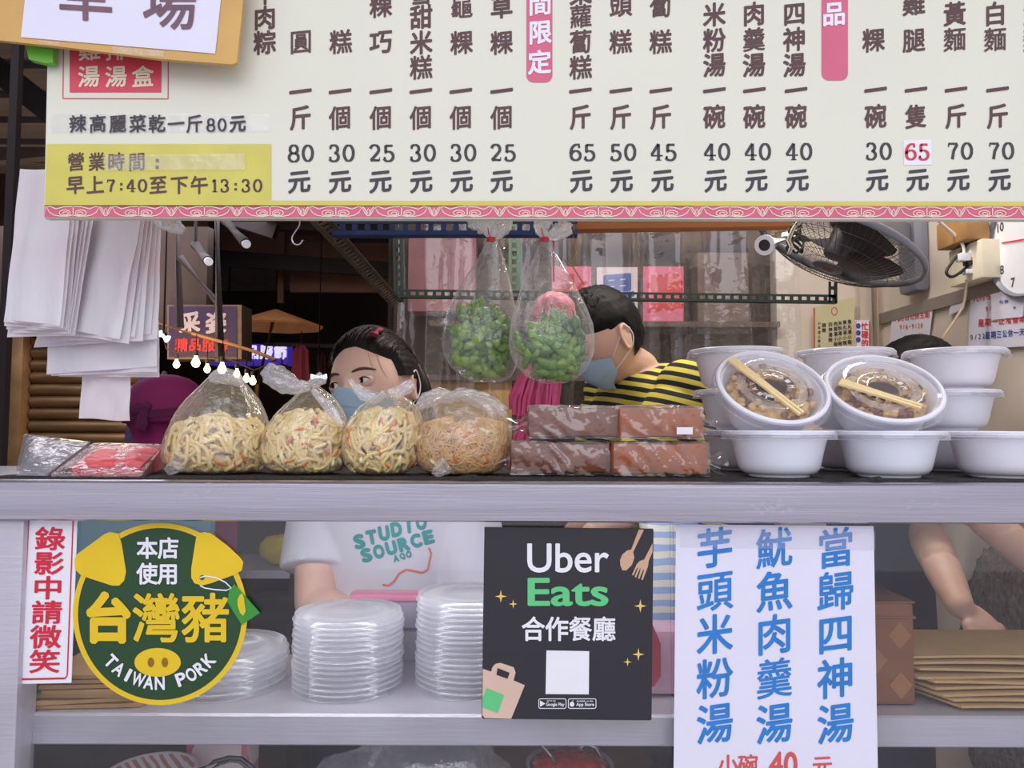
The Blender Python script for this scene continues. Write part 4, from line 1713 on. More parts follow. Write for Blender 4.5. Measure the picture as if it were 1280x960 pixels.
def bowl_thing(loc, label, group, M=None):
    t = thing('lidded_bowl', label, 'bowl', loc, group)
    T = Matrix.Translation(V(loc)) if M is None else M
    b = MB()
    b.lathe(P_OUT + [(0.0745, 0.0590), (0.0745, 0.0605), (0.070, 0.0605)] + P_IN, 56, T)
    b.build('bowl', m_bowl, t)
    b = MB()
    b.lathe([(0.0735, 0.0612), (0.0785, 0.0612), (0.0797, 0.0625), (0.0797, 0.0665), (0.0782, 0.0682), (0.0745, 0.0682), (0.0733, 0.0662)], 56, T, closed=True)
    b.build('lid_rim', m_rim, t)
    b = MB()
    b.lathe_open([(0.0, 0.0640), (0.020, 0.0640), (0.021, 0.0652), (0.0225, 0.0640), (0.033, 0.0640), (0.034, 0.0654), (0.036, 0.0640), (0.050, 0.0640), (0.0515, 0.0656), (0.053, 0.0642), (0.066, 0.0646), (0.070, 0.0635), (0.0732, 0.0660)], 56, T)
    b.lathe_open([(0.0800, 0.0668), (0.0822, 0.0640), (0.0826, 0.0560), (0.0850, 0.0552)], 56, T)
    tab = [V((0.079 * cos(a), 0.079 * sin(a), 0.0555)) for a in (R(-8), R(8))] + [V((0.094 * cos(R(3)), 0.094 * sin(R(3)), 0.0545)), V((0.094 * cos(R(-3)), 0.094 * sin(R(-3)), 0.0545))]
    b.add(tab, [(0, 1, 2, 3)], T)
    b.build('clear_lid', m_lid, t, sharp=50)
    return t


GB = 'white lidded bowls stacked on the counter'
spots = [(973, 1.145, 0, 'white lidded bowl in the front row on the mat, nearest the brown cakes'), (1110, 1.145, 0, 'white lidded bowl in the front row, under the right tilted bowl'),
         (1252, 1.145, 0, 'white lidded bowl in the front row, cut by the right edge of the photo'),
         (931, 1.325, 0, 'white lidded bowl on the mat behind the front row, beside the cakes'), (1064, 1.325, 0, 'white lidded bowl hidden on the mat behind the gap of the front row'),
         (1193, 1.325, 0, 'white lidded bowl at the bottom of the right-hand back stack'),
         (928, 1.32, 1, 'white lidded bowl, middle one of the back stack next to the striped shirt'), (1062, 1.325, 1, 'white lidded bowl, middle one of the back stack between the tilted bowls'),
         (1187, 1.32, 1, 'white lidded bowl, middle one of the back stack at the right'),
         (921, 1.32, 2, 'white lidded bowl on top of the back stack next to the striped shirt'), (1058, 1.325, 2, 'white lidded bowl on top of the back stack between the tilted bowls'),
         (1196, 1.315, 2, 'white lidded bowl on top of the right back stack, below the wall papers')]
proto = None
rg = random.Random(4)
for px, Y, lv, lab in spots:
    p = at(px, 560, Y)
    loc = V((p.x, Y, ZM + lv * (BH + 0.0004)))
    rz = rg.uniform(-0.5, 0.5) + (pi if px > 1150 and lv == 0 else 0)
    if proto is None:
        proto = bowl_thing(loc, lab, GB)
    else:
        copy_tree(proto, loc, lab, GB, (0, 0, rz))

m_sauce = mat('dark_sauce', (66, 32, 28), 0.2, var=0.15, vs=40)
m_tanfood = mat('tan_crisps', (226, 186, 118), 0.6, var=0.2, vs=60, bump=(90, 0.4))
m_brnfood = mat('brown_braised_meat', (118, 66, 40), 0.4, var=0.3, vs=50, bump=(90, 0.4))
m_stick = mat('pale_bamboo', (238, 214, 160), 0.6, var=0.06, vs=30, stretch=(4, 4, 0.4))
m_emb = mat('frosted_emboss', (236, 226, 226), 0.4, var=0.02)
m_tape2 = film('embossed_ring', (236, 226, 220), 0.30, 0.05, 0.2, (200, 0.6), None, 0.2)
TB = [dict(px=966, py=482, Y=1.145, tilt=48, roll=20, lab='tilted lidded bowl of snacks on the left, chopsticks across its clear lid', s=((914, 449), (1002, 517)), seed=2),
      dict(px=1105, py=484, Y=1.145, tilt=50, roll=17, lab='tilted lidded bowl of snacks on the right, with a dark sauce tub in the middle', s=((1050, 477), (1152, 509)), seed=5)]
for q in TB:
    c = at(q['px'], q['py'], q['Y'])
    fd = (CAM - c).normalized()
    # bowl axis: leans back from the camera by tilt, then rolled clockwise
    rt = fd.cross(V((0, 0, 1))).normalized() * -1
    up = rt.cross(fd) * -1
    if up.z < 0:
        up = -up
    xr = V((1, 0, 0))
    k = R(q['roll'])
    d_up = V((sin(k), 0, cos(k)))
    n = (fd * cos(R(q['tilt'])) + d_up * sin(R(q['tilt']))).normalized()
    a, e = perp(n)
    S = 1.06
    o0 = c - n * (0.066 * S)
    M = Matrix(((a.x * S, e.x * S, n.x * S, o0.x), (a.y * S, e.y * S, n.y * S, o0.y), (a.z * S, e.z * S, n.z * S, o0.z), (0, 0, 0, 1)))
    t = bowl_thing(o0, q['lab'], GB, M)
    lidp = t.children[-1] if 0 else [ch for ch in t.children if ch.name.startswith('clear_lid')][0]
    fm = lambda x, y, M=M: M @ V((x, y, 0.0655))
    b = MB()
    for i, ch in enumerate('MICROWAVABLE'):
        aa = R(180 - i * 24)
        # upright as seen from the camera
        put(b, lambda x, y, M=M: M @ V((x, -y, 0.0648)), ch, 0.0282 * cos(aa), -0.0282 * sin(aa), 0.0065, 0.0078, 0.04, fit=True, rot=pi / 2 - aa)
    b.build('embossed_letters', m_emb, lidp)
    b = MB()
    b.lathe_open([(0.0375, 0.0646), (0.0490, 0.0646)], 48, M)
    b.build('embossed_band', m_tape2, lidp)
    # contents
    rgx = random.Random(q['seed'])
    b = MB()
    b.cur = 0
    b.lathe([(0.0, 0.050), (0.052, 0.048), (0.0600, 0.044), (0.054, 0.030), (0.0, 0.02)], 40, M)
    for k in range(150):
        rr = 0.059 * sqrt(rgx.random())
        aa = rgx.uniform(0, 2 * pi)
        if rr < 0.022:
            continue
        b.cur = 1 if nz(rr * 40 * cos(aa), rr * 40 * sin(aa), q['seed']) < -0.05 else 0
        z = 0.0535 + rgx.uniform(-0.004, 0.004)
        s = rgx.uniform(0.0035, 0.0075)
        b.sph(M @ V((rr * cos(aa), rr * sin(aa), z)), (s, s * rgx.uniform(.5, 1), s * rgx.uniform(.4, 1)), 7, 5, fn=lambda d: 1 + 0.3 * nz(d.x * 2 + k, d.y * 2, d.z * 2))
    tag(b.build('fried_snacks', [m_tanfood, m_brnfood], sharp=180), 'tan and brown snack pieces inside the ' + ('left' if q['px'] < 1000 else 'right') + ' tilted bowl', 'food', kind='stuff')
    b = MB()
    b.lathe([(0.0, 0.052), (0.019, 0.052), (0.0215, 0.0600), (0.0205, 0.0600), (0.0185, 0.0590), (0.0, 0.0590)], 32, M)
    tag(b.build('sauce_tub', m_sauce), 'small tub of dark sauce inside the ' + ('left' if q['px'] < 1000 else 'right') + ' tilted bowl', 'sauce tub')
    # chopsticks lie on the lid
    nl = n

    def onlid(px, py, lift):
        d = ray(px, py)
        p0 = c + nl * (0.0035 + lift)
        tt = (p0 - CAM).dot(nl) / d.dot(nl)
        return CAM + d * tt
    A, B_ = onlid(*q['s'][0], 0.0032), onlid(*q['s'][1], 0.0032)
    dr = (B_ - A).normalized()
    sd = dr.cross(nl).normalized()
    ct = thing('disposable_chopsticks', 'pale bamboo chopsticks lying on the lid of the ' + ('left' if q['px'] < 1000 else 'right') + ' tilted bowl', 'chopsticks', A, 'chopsticks on the tilted bowls')
    for sg_ in (-1, 1):
        b = MB()
        Lq = (B_ - A).length
        rings = []
        for u in (0, 0.04, 0.55, 0.97, 1.0):
            wd = 0.0040 * (1 - 0.45 * u)
            off = 0.0039 * (1 - 0.45 * u) + (0.0012 if u > 0.6 else 0.0)
            cc = A + dr * Lq * u + sd * sg_ * off
            rings.append([cc + sd * (x * wd) + nl * (y * 0.0018) for x, y in ((-1, -1), (1, -1), (1, 1), (-1, 1))])
        b.loft(rings)
        b.build('stick', m_stick, ct)

# ------------------------------------------------------------------ things behind the glass
m_clid = film('stacked_clear_lid', (240, 240, 246), 0.24, 0.06, 0.2, (20, 0.1), None, 0.5)


def lid_proto(r, name, lab, group, loc):
    b = MB()
    b.lathe_open([(0.0, 0.0065), (r * 0.52, 0.0065), (r * 0.53, 0.0085), (r * 0.82, 0.0085), (r * 0.86, 0.0045), (r * 0.93, 0.0045), (r * 0.955, 0.0095), (r * 0.985, 0.0095), (r * 0.995, 0.0020), (r * 1.03, 0.0005)], 56,
                 Matrix.Translation(V(loc)))
    return tag(b.build(name, m_clid, origin=loc, sharp=180), lab, 'lid', group)


STK = [(435, 1.225, 0.084, 14, 'left tall stack of clear lids', 0.0082), (586, 1.235, 0.082, 17, 'stack of clear lids beside the black card', 0.0083), (282, 1.235, 0.093, 6, 'low stack of wide clear lids beside the round sticker', 0.0098)]
rg = random.Random(12)
for px, Y, r, n, gl, dz in STK:
    pr = None
    x = at(px, 860, Y).x
    for k in range(n):
        lab = 'clear lid, %s from top, %s' % (ORD[n - 1 - k], gl)
        loc = V((x + rg.uniform(-.0015, .0015), Y + rg.uniform(-.0015, .0015), ZS + 0.0005 + k * dz))
        if pr is None:
            pr = lid_proto(r, 'clear_lid_spare', lab, gl, loc)
        else:
            o = copy_tree(pr, loc, lab, gl)
            o.rotation_euler = (rg.uniform(-.012, .012), rg.uniform(-.012, .012), 0)

# cardboard sheets on the shelf, left
m_corr = mat('brown_corrugated', (176, 136, 88), 0.8, var=0.12, vs=20)
rg = random.Random(3)
for k in range(7):
    z = ZS + 0.001 + k * 0.0068
    x0, x1 = at(48 + rg.uniform(-8, 8), 880, 1.12).x, at(150 + (8 - k) * 3 + rg.uniform(-12, 12), 880, 1.12).x
    b = MB()
    b.slab([V((x0, 1.108 + rg.uniform(0, .012), z)), V((x1, 1.112 + rg.uniform(0, .02), z)), V((x1 + 0.02, 1.27, z)), V((x0, 1.27, z))], (0, 0, 0.005))
    tag(b.build('cardboard_sheet', m_corr), 'flattened brown cardboard sheet on the shelf, %s from the bottom of the left pile' % ORD[k], 'cardboard', 'cardboard sheets piled behind the round sticker')
# paper bags, right
m_kraft = mat('kraft_paper', (192, 156, 108), 0.75, var=0.08, vs=14)
for k in range(9):
    z = ZS + 0.0045 + k * 0.0075
    j = rg.uniform(-0.008, 0.008)
    xl = at(1200 - 7 * k, 880, 1.115).x + j
    b = MB()
    yf = 1.112 + 0.005 * k + rg.uniform(0, .006)

    def fn(u, v, xl=xl, yf=yf, z=z, j=j):
        x = xl + (1.02 - xl) * u - 0.07 * v * (1 - u)
        return V((x, yf + 0.14 * v, z + 0.004 * (1 - u) ** 6 * (-0.2) + 0.003 * v + 0.002 * sin(u * 5 + j * 300) * (1 - v)))
    b.grid(fn, 16, 8)
    b.grid(lambda u, v: fn(u, v) + V((0, 0, 0.0035)), 16, 8)
    for vv in (0, 1):
        b.grid(lambda u, v, vv=vv: fn(u, vv) + V((0, 0, 0.0035 * v)), 16, 1)
    b.grid(lambda u, v: fn(0, u) + V((0, 0, 0.0035 * v)), 8, 1)
    tag(b.build('paper_bag', m_kraft), 'flat brown paper bag on the right shelf, %s from the top' % ORD[8 - k], 'paper bag', 'folded paper bags beside the tin')
# tin box beside the white notice
m_tin = mat('bronze_tin', (140, 92, 66), 0.4, 0.5, var=0.15, vs=10)
m_tin2 = mat('bronze_tin_light', (164, 112, 78), 0.4, 0.5, var=0.12, vs=10)
xr_ = at(1144, 820, 1.14).x
xl_ = xr_ - 0.125
zt = at(1144, 753, 1.14).z
t = thing('tin_box', 'open bronze biscuit tin with a diamond pattern, beside the white soup notice', 'tin', V(((xl_ + xr_) / 2, 1.2, ZS)))
b = MB()
cx_, cy_ = (xl_ + xr_) / 2, 1.2
b.box((cx_, cy_, (ZS + 0.001 + zt) / 2), (xr_ - xl_, 0.12, zt - ZS - 0.002), bev=0.006)
b.box((cx_, cy_, zt - 0.022), (xr_ - xl_ + 0.004, 0.124, 0.004), bev=0.0015)
b.box((cx_, cy_, zt), (xr_ - xl_ + 0.003, 0.123, 0.003), bev=0.001)
b.build('tin_body', m_tin, t)
b = MB()
for k in range(3):
    for j in range(4):
        if (k + j) % 2 == 0:
            px_, pz_ = xr_ - 0.022 - 0.036 * k, ZS + 0.03 + 0.036 * j
            if pz_ < zt - 0.035:
                b.poly([V((px_ - 0.017, 1.1396, pz_)), V((px_, 1.1396, pz_ - 0.02)), V((px_ + 0.017, 1.1396, pz_)), V((px_, 1.1396, pz_ + 0.02))])
b.build('diamond_pattern', m_tin2, t)
b = MB()
b.slab([V((xl_, 1.262, zt)), V((xr_, 1.262, zt)), V((xr_ - 0.03, 1.31, zt + 0.045)), V((xl_ - 0.03, 1.31, zt + 0.045))], (0, 0.003, 0.003))
b.build('tin_lid', m_tin, t)

# bowls and odds and ends on the lower shelf
m_cup = mat('white_paper_cup', (226, 222, 222), 0.5, var=0.02)
m_cupr = stripes_mat('cup_red_pattern', (226, 222, 222), (186, 128, 116), 9, 'DIAGONAL', 0.6, 3.0, 0.55, (4, 4, 3))
ZLS = 0.607
pr = None
cxp = at(190, 945, 1.19).x
for k in range(10):
    z = ZLS + 0.068 + k * 0.0135
    loc = V((cxp, 1.19, z))
    lab = 'red-patterned white paper bowl, %s from the top of the stack at lower left' % ORD[9 - k]
    if pr is None:
        pr = thing('paper_bowl', lab, 'bowl', loc, 'paper bowls on the lower shelf')
        b = MB()
        b.lathe([(0.0, -0.066), (0.048, -0.066), (0.062, 0.0), (0.0605, 0.0), (0.0470, -0.064), (0.0, -0.064)], 40, Matrix.Translation(loc))
        b.build('bowl', m_cupr, pr)
        b = MB()
        b.lathe([(0.0605 + 0.0028 + 0.0028 * cos(R(a)), 0.0 + 0.0028 * sin(R(a))) for a in range(0, 360, 45)], 40, Matrix.Translation(loc), closed=True)
        b.build('rolled_rim', m_cup, pr)
    else:
        copy_tree(pr, loc, lab)
b = MB()
x0, x1 = at(240, 945, 1.30).x, at(318, 945, 1.30).x
b.box(((x0 + x1) / 2, 1.30, ZLS + 0.13), (x1 - x0, 0.06, 0.25), bev=0.008)
tag(b.build('floral_box', stripes_mat('floral_print', (222, 206, 204), (198, 120, 120), 3, 'X', 0.6, 14, 0.93)), 'pale floral printed box behind the paper bowls', 'box')
# crumpled clear bag
b = MB()


def crumple(d):
    return 1 + 0.25 * nz(d.x * 2, d.y * 2, d.z * 2) + 0.1 * nz(d.x * 6, d.y * 6, d.z * 6)


pc = at(520, 955, 1.22)
b.sph((pc.x, 1.22, ZLS + 0.125), (0.16, 0.08, 0.12), 60, 30, fn=crumple)
for i, p in enumerate(b.v):
    p.z = max(p.z, ZLS + 0.001)
tag(b.build('crumpled_plastic_bag', film('crumpled_clear_film', (226, 226, 230), 0.12, 0.15, 0.12, (34, 1.0), None, 0.3), sharp=180), 'crumpled clear plastic bag on the lower shelf', 'plastic bag')
# chilli sauce bowl with spoon and tongs
pc = at(712, 950, 1.17)
zc = at(712, 945, 1.17).z
t = thing('sauce_pot', 'steel pot of red chilli sauce on the lower shelf', 'pot', V((pc.x, 1.17, ZLS)))
b = MB()
b.lathe([(0, 0), (0.05, 0), (0.060, 0.03), (0.062, zc - ZLS - 0.012), (0.066, zc - ZLS - 0.010), (0.060, zc - ZLS - 0.013), (0.057, 0.03), (0, 0.004)], 40, Matrix.Translation((pc.x, 1.17, ZLS)))
b.build('pot', m_steel2, t)
b = MB()
b.sph((pc.x, 1.17, zc - 0.016), (0.056, 0.052, 0.020), 60, 24, fn=lambda d: 1 + 0.10 * nz(d.x * 9, d.y * 9, d.z * 9) + 0.06 * nz(d.x * 22, d.y * 22, d.z * 22))
tag(b.build('chilli_sauce', mat('red_chilli_sauce', (176, 44, 20), 0.12, var=0.5, vs=60, coat=0.5), sharp=180), 'chunky red chilli sauce heaped in the steel pot', 'sauce', kind='stuff')
b = MB()
b.tube([at(697, 960, 1.14), at(690, 945, 1.15), at(678, 931, 1.16), at(670, 918, 1.17)], 0.0028, 8)
tag(b.build('spoon_handle_rod', m_steel, sharp=60), 'thin steel spoon handle standing in the chilli sauce', 'spoon')
b = MB()
b.tube([at(x, y, 1.20) for x, y in ((716, 962), (722, 945), (724, 936), (732, 930), (744, 934), (752, 948), (762, 962))], 0.0042, 8)
tag(b.build('steel_tongs', m_steel, sharp=60), 'bent dark steel tongs beside the chilli sauce', 'tongs')
b = MB()
b.tube([at(x, y, 1.20) for x, y in ((250, 962), (268, 952), (286, 947), (302, 948), (314, 958), (322, 966))], 0.0034, 8)
b.tube([at(x, y, 1.20) for x, y in ((256, 966), (274, 955), (288, 950.5), (300, 952), (310, 960))], 0.0028, 8)
tag(b.build('steel_tongs', mat('dark_chrome', (90, 88, 94), 0.2, 0.9), sharp=60), 'curved dark steel tongs beside the floral box', 'tongs')

# rack behind on the left with dark shelves
rk = thing('storage_rack', 'dark storage rack with a steel shelf edge left of the girl', 'rack', V((-0.52, 1.95, 0)))
xa, xb = at(252, 720, 1.9).x, at(372, 720, 1.9).x
for zz, nm in ((at(300, 718, 1.9).z, 'shelf'), (at(300, 818, 1.9).z, 'shelf'), (at(300, 640, 1.9).z, 'shelf')):
    b = MB()
    b.box(((xa + xb) / 2, 2.02, zz), (xb - xa, 0.24, 0.02))
    b.build(nm, m_steel2, rk)
for xx in (xa, xb):
    b = MB()
    b.box((xx, 1.90, 0.65), (0.03, 0.03, 1.3))
    b.build('upright', m_dark, rk)
b = MB()
b.box(((xa + xb) / 2, 2.15, 0.65), (xb - xa, 0.02, 1.3))
b.build('back_panel', m_far, rk)
zz = at(300, 718, 1.9).z + 0.011
b = MB()
b.sph((at(347, 700, 1.95).x, 1.96, zz + 0.042), (0.05, 0.045, 0.036), 24, 14, fn=lambda d: 1 + 0.15 * nz(d.x * 3, d.y * 3, d.z * 3))
tag(b.build('yellow_cloth', mat('yellow_cloth', (206, 178, 44), 0.7, var=0.15), sharp=180), 'crumpled yellow cloth on the rack shelf left of the girl', 'cloth')
zz2 = at(300, 818, 1.9).z + 0.011
b = MB()
b.box((at(290, 780, 1.95).x, 1.98, zz2 + 0.05), (0.07, 0.1, 0.1), bev=0.01)
tag(b.build('dark_carton', mat('dark_carton', (66, 54, 46), 0.8)), 'dark carton on the low rack shelf behind the glass', 'carton')
b = MB()
b.box((at(340, 785, 1.95).x, 1.98, zz2 + 0.06), (0.09, 0.1, 0.12), bev=0.01)
tag(b.build('metal_canister', m_dark), 'black metal canister on the low rack shelf behind the glass', 'canister')
# teal and grey sheets behind the left sticker
b = MB()
pt_ = at(175, 690, 1.75)
b.box((pt_.x, 1.75, 1.04), (0.33, 0.03, 0.28), bev=0.004)
tag(b.build('teal_panel', mat('teal_panel', (96, 140, 160), 0.6)), 'teal panel standing behind the round sticker', 'panel')
b = MB()
b.box((pt_.x, 1.76, 0.45), (0.36, 0.24, 0.898), bev=0.01)
tag(b.build('dark_cabinet', m_dark), 'dark low cabinet behind the left end of the glass case', 'cabinet')
# pink rimmed tray, steel tin, pink and striped bags behind the glass
zt_ = 0.816
b = MB()
x0, x1 = at(452, 745, 1.42).x, at(576, 745, 1.42).x
t = thing('pink_crate', 'pink plastic crate with a grey side in front of the girl', 'crate', V(((x0 + x1) / 2, 1.358, ZS)))
z1 = at(500, 738, 1.40).z
zb_ = at(500, 775, 1.40).z
b.box(((x0 + x1) / 2, 1.358, (z1 + zb_) / 2), (x1 - x0, 0.035, z1 - zb_), bev=0.004)
b.build('crate_side', mat('grey_crate', (150, 144, 160), 0.5), t)
b = MB()
b.box(((x0 + x1) / 2, 1.358, z1), (x1 - x0 + 0.012, 0.042, 0.012), bev=0.003)
b.build('crate_rim', mat('pink_plastic', (214, 130, 160), 0.4), t)
b = MB()
b.box(((x0 + x1) / 2, 1.358, (zb_ + ZS) / 2 + 0.0005), (x1 - x0 - 0.03, 0.02, zb_ - ZS))
b.build('crate_foot', mat('grey_crate', (150, 144, 160), 0.5), t)
m_strip = stripes_mat('blue_white_stripes', (150, 180, 226), (232, 228, 214), 14, 'Z', 0.6, 2.0, 0.5)
b = MB()
x0, x1 = at(800, 720, 1.32).x, at(868, 720, 1.32).x
b.box(((x0 + x1) / 2, 1.31, ZS + 0.15), (x1 - x0, 0.08, 0.29), bev=0.02)
b.v = [V((p.x + 0.004 * sin(p.z * 90), p.y, p.z)) for p in b.v]
ob = tag(b.build('striped_bag', m_strip), 'blue and white striped bag right of the black card', 'bag')
b = MB()
x0, x1 = at(792, 850, 1.2).x, at(862, 850, 1.2).x
b.box(((x0 + x1) / 2, 1.21, ZS + 0.05), (x1 - x0, 0.07, 0.098), bev=0.012)
tag(b.build('pink_bag', mat('pale_pink_bag', (232, 184, 206), 0.5)), 'pale pink bag on the shelf right of the black card', 'bag')
b = MB()
b.slab([at(x, y, 1.165) for x, y in ((812, 772), (826, 805), (826, 845), (818, 858), (806, 860), (806, 772))], (0, 0.03, 0))
tag(b.build('red_carton', mat('crimson_carton', (190, 50, 74), 0.5)), 'crimson carton edge showing beside the black card', 'carton')
b = MB()
b.sph((1.075, 1.66, 0.78), (0.10, 0.10, 0.30), 60, 40, fn=lambda d: 1 + 0.06 * nz(d.x * 14, d.y * 14, d.z * 14) + 0.05 * nz(d.x * 40, d.y * 40, d.z * 12))
for p in b.v:
    p.z = max(p.z, 0.0)
pz = min(p.z for p in b.v)
for p in b.v:
    if p.z < pz + 0.06:
        p.z = 0.0
tag(b.build('shaggy_sack', mat('shaggy_brown_weave', (104, 90, 80), 0.9, var=0.6, vs=60, bump=(80, 1.0), stretch=(3, 3, 0.8)), sharp=180), 'shaggy grey brown sack behind the paper bags at lower right', 'sack')

# ------------------------------------------------------------------ slotted steel frame under the roof
m_slot = mat('dark_green_slotted_steel', (44, 58, 52), 0.5, 0.3, var=0.15, vs=20)
m_slotb = mat('blue_slotted_steel', (44, 62, 112), 0.5, 0.3, var=0.15, vs=20)
m_slotg = mat('sage_slotted_steel', (104, 128, 104), 0.5, 0.2, var=0.12, vs=20)
m_slotk = mat('rusty_slotted_steel', (92, 82, 70), 0.6, 0.3, var=0.3, vs=20)


def slotted(mb, p0, p1, wd, face, pitch=0.022, slot=0.013, thick=0.002):
    """flat bar with slots from p0 to p1; face is the bar's outward normal; a second flange folds back"""
    p0, p1 = V(p0), V(p1)
    d = (p1 - p0)
    L = d.length
    d.normalize()
    fn_ = V(face)
    fn_ = (fn_ - d * fn_.dot(d)).normalized()
    u = d.cross(fn_)
    for s_ in (-1, 1):
        mb.bar(p0 + u * (s_ * wd * 0.36), p1 + u * (s_ * wd * 0.36), thick, wd * 0.28, u)
    n = int(L / pitch)
    for i in range(n):
        a = p0 + d * (i * pitch + slot)
        mb.bar(a, a + d * (pitch - slot), thick, wd * 0.5, u)
    q = u * (wd / 2) - fn_ * (wd * 0.4)
    mb.bar(p0 + q, p1 + q, wd * 0.8, thick, u)


FY = 1.95
fr = thing('slotted_frame', 'dark green slotted steel frame hanging in front of the clear curtain', 'frame', at(770, 372, FY))
b = MB()
slotted(b, at(492, 366.5, FY), at(1046, 373.5, FY), 0.021, (0, -1, 0))
b.build('front_rail', m_slot, fr)
b = MB()
slotted(b, at(1041, 379, FY), at(1041, 352, FY), 0.022, (0, -1, 0))
b.build('end_upright', m_slot, fr)
b = MB()
slotted(b, at(498, 378, FY + 0.02), at(496, 250, FY + 0.02), 0.024, (0, -1, 0))
b.build('end_upright', m_slot, fr)
b = MB()
slotted(b, at(643, 372, FY + 0.02), at(643, 250, FY + 0.02), 0.030, (0, -1, 0))
b.build('middle_upright', m_slotg, fr)
b = MB()
slotted(b, at(396, 270, 1.25), at(496, 380, FY), 0.030, (0.6, -0.2, -1))
b.build('side_rail', m_slotk, fr)
b = MB()
slotted(b, at(415, 284, 1.30), at(722, 284, 1.30), 0.026, (0, -1, 0))
b.build('near_rail', m_slotb, fr)
b = MB()
b.bar(at(718, 280, 1.33), at(985, 276, 1.33), 0.03, 0.026)
tag(b.build('wooden_rail', mat('orange_brown_wood', (172, 104, 58), 0.6, var=0.2, vs=6, stretch=(0.5, 6, 6))), 'orange brown wooden rail just below the menu board', 'rail', kind='structure')
b = MB()
b.tube(smooth([at(x, y, 1.02) for x, y in ((374, 272), (374.5, 279), (373, 284), (368, 291), (365, 297), (366, 303), (371, 306), (376, 304), (378, 300))], 4), 0.0011, 7)
tag(b.build('wire_hook', m_steel, sharp=180), 'small bent wire hook hanging under the menu board at left', 'hook')
b = MB()
b.tube([at(x, y, 1.3) for x, y in ((714, 288), (718, 300), (720, 316), (717, 326), (712, 332))], 0.0012, 6)
b.tube([at(x, y, 1.3) for x, y in ((704, 324), (712, 332), (722, 330), (716, 334), (724, 346), (730, 356))], 0.0012, 6)
tag(b.build('twine', mat('straw_twine', (176, 146, 80), 0.8), sharp=180), 'piece of straw twine hanging beside the right bag of pods', 'string')

# ------------------------------------------------------------------ clear curtain and what is behind it
m_curt = film('clear_curtain_film', (232, 226, 230), 0.05, 0.08, 0.10, (9, 0.8, (3, 3, 0.25)), None, 0.25)
CYY = 2.3
b = MB()


def curtain(x0, x1, y0, y1, seed):
    a, c = at(x0, y0, CYY), at(x1, y1, CYY)

    def fn(u, v):
        x = a.x + (c.x - a.x) * u
        z = a.z + (c.z - a.z) * v
        w_ = 0.012 * sin(x * 34 + 1.5 * nz(x * 5, z * 1.2, seed)) + 0.012 * nz(x * 9, z * 1.4, seed) + 0.004 * nz(x * 40, z * 4, seed)
        return V((x, CYY + w_, z))
    return fn


b.grid(curtain(498, 760, 215, 600, 1), 110, 40)
o = b.build('clear_curtain', m_curt, sharp=180)
tag(o, 'left sheet of the clear plastic curtain behind the bags of pods', 'curtain', 'clear plastic curtains')
b = MB()
b.grid(curtain(752, 1004, 215, 600, 6), 110, 40)
tag(b.build('clear_curtain', m_curt, sharp=180), 'right sheet of the clear plastic curtain behind the man', 'curtain', 'clear plastic curtains')
b = MB()
b.box(at(750, 212, CYY), (1.3, 0.03, 0.03))
tag(b.build('curtain_rail', m_dark), 'dark rail that carries the clear curtain', 'rail', kind='structure')
PY_ = 2.482
m_ppink = mat('pink_paper', (222, 112, 140), 0.7, var=0.04)
m_ppale = mat('pale_pink_paper', (222, 204, 208), 0.7, var=0.03)
m_rbrush = mat('red_brush_ink', (206, 34, 44), 0.6)
m_bbrush = mat('blue_ink', (52, 84, 160), 0.6)
for (x0, x1, y0, y1, ch, mm, mi_, lab) in ((690, 739, 333, 404, '水', m_ppink, m_rbrush, 'pink paper with a red character half hidden by the right bag of pods'), (746, 797, 334, 404, '果', m_ppale, m_bbrush, 'pale paper with a blue character behind the man'),
                                           (804, 854.5, 333, 403.5, '攤', m_ppink, m_rbrush, 'pink paper with a red character right of the man')):
    t = thing('character_paper', lab, 'poster', at((x0 + x1) / 2, y1, PY_), 'character papers behind the curtain')
    b = MB()
    q = pxY(PY_)
    b.slab([q(x0, y0), q(x1, y0), q(x1, y1), q(x0, y1)], (0, 0.001, 0))
    b.build('paper', mm, t)
    b = MB()
    put(b, pxY(PY_ - 0.001), ch, (x0 + x1) / 2 + (2 if ch == '攤' else 0), 366 if ch != '果' else 364, 46, 48, 0.035, 0.08)
    b.build('character', mi_, t)
for (x0, x1, y0, y1, nm, mm, lab) in ((512, 596, 300, 392, 'pink_carton', mat('dusty_rose_carton', (176, 120, 124), 0.7, var=0.25, vs=6), 'dusty rose carton blurred behind the clear curtain'),
                                      (505, 640, 470, 560, 'golden_board', mat('golden_board', (198, 154, 84), 0.6, var=0.2, vs=5), 'golden brown board behind the curtain below the left bag of pods'),
                                      (868, 930, 320, 420, 'brown_carton', mat('umber_carton', (120, 98, 88), 0.8, var=0.2, vs=6), 'brown carton behind the curtain right of the pink paper')):
    b = MB()
    p, q = at(x0, y1, 2.55), at(x1, y0, 2.55)
    b.box(((p.x + q.x) / 2, 2.56, (p.z + q.z) / 2), (q.x - p.x, 0.12, q.z - p.z), bev=0.004)
    o = tag(b.build(nm, mm), lab, 'carton')
rkb = thing('wall_shelf', 'brown shelf behind the clear curtain', 'shelf', at(760, 560, 2.6))
for yy in (404, 470, 560):
    b = MB()
    p = at(760, yy, 2.55)
    b.box((p.x - 0.02, 2.57, p.z - 0.012), (1.15, 0.19, 0.018))
    b.build('shelf_board', m_brown, rkb)

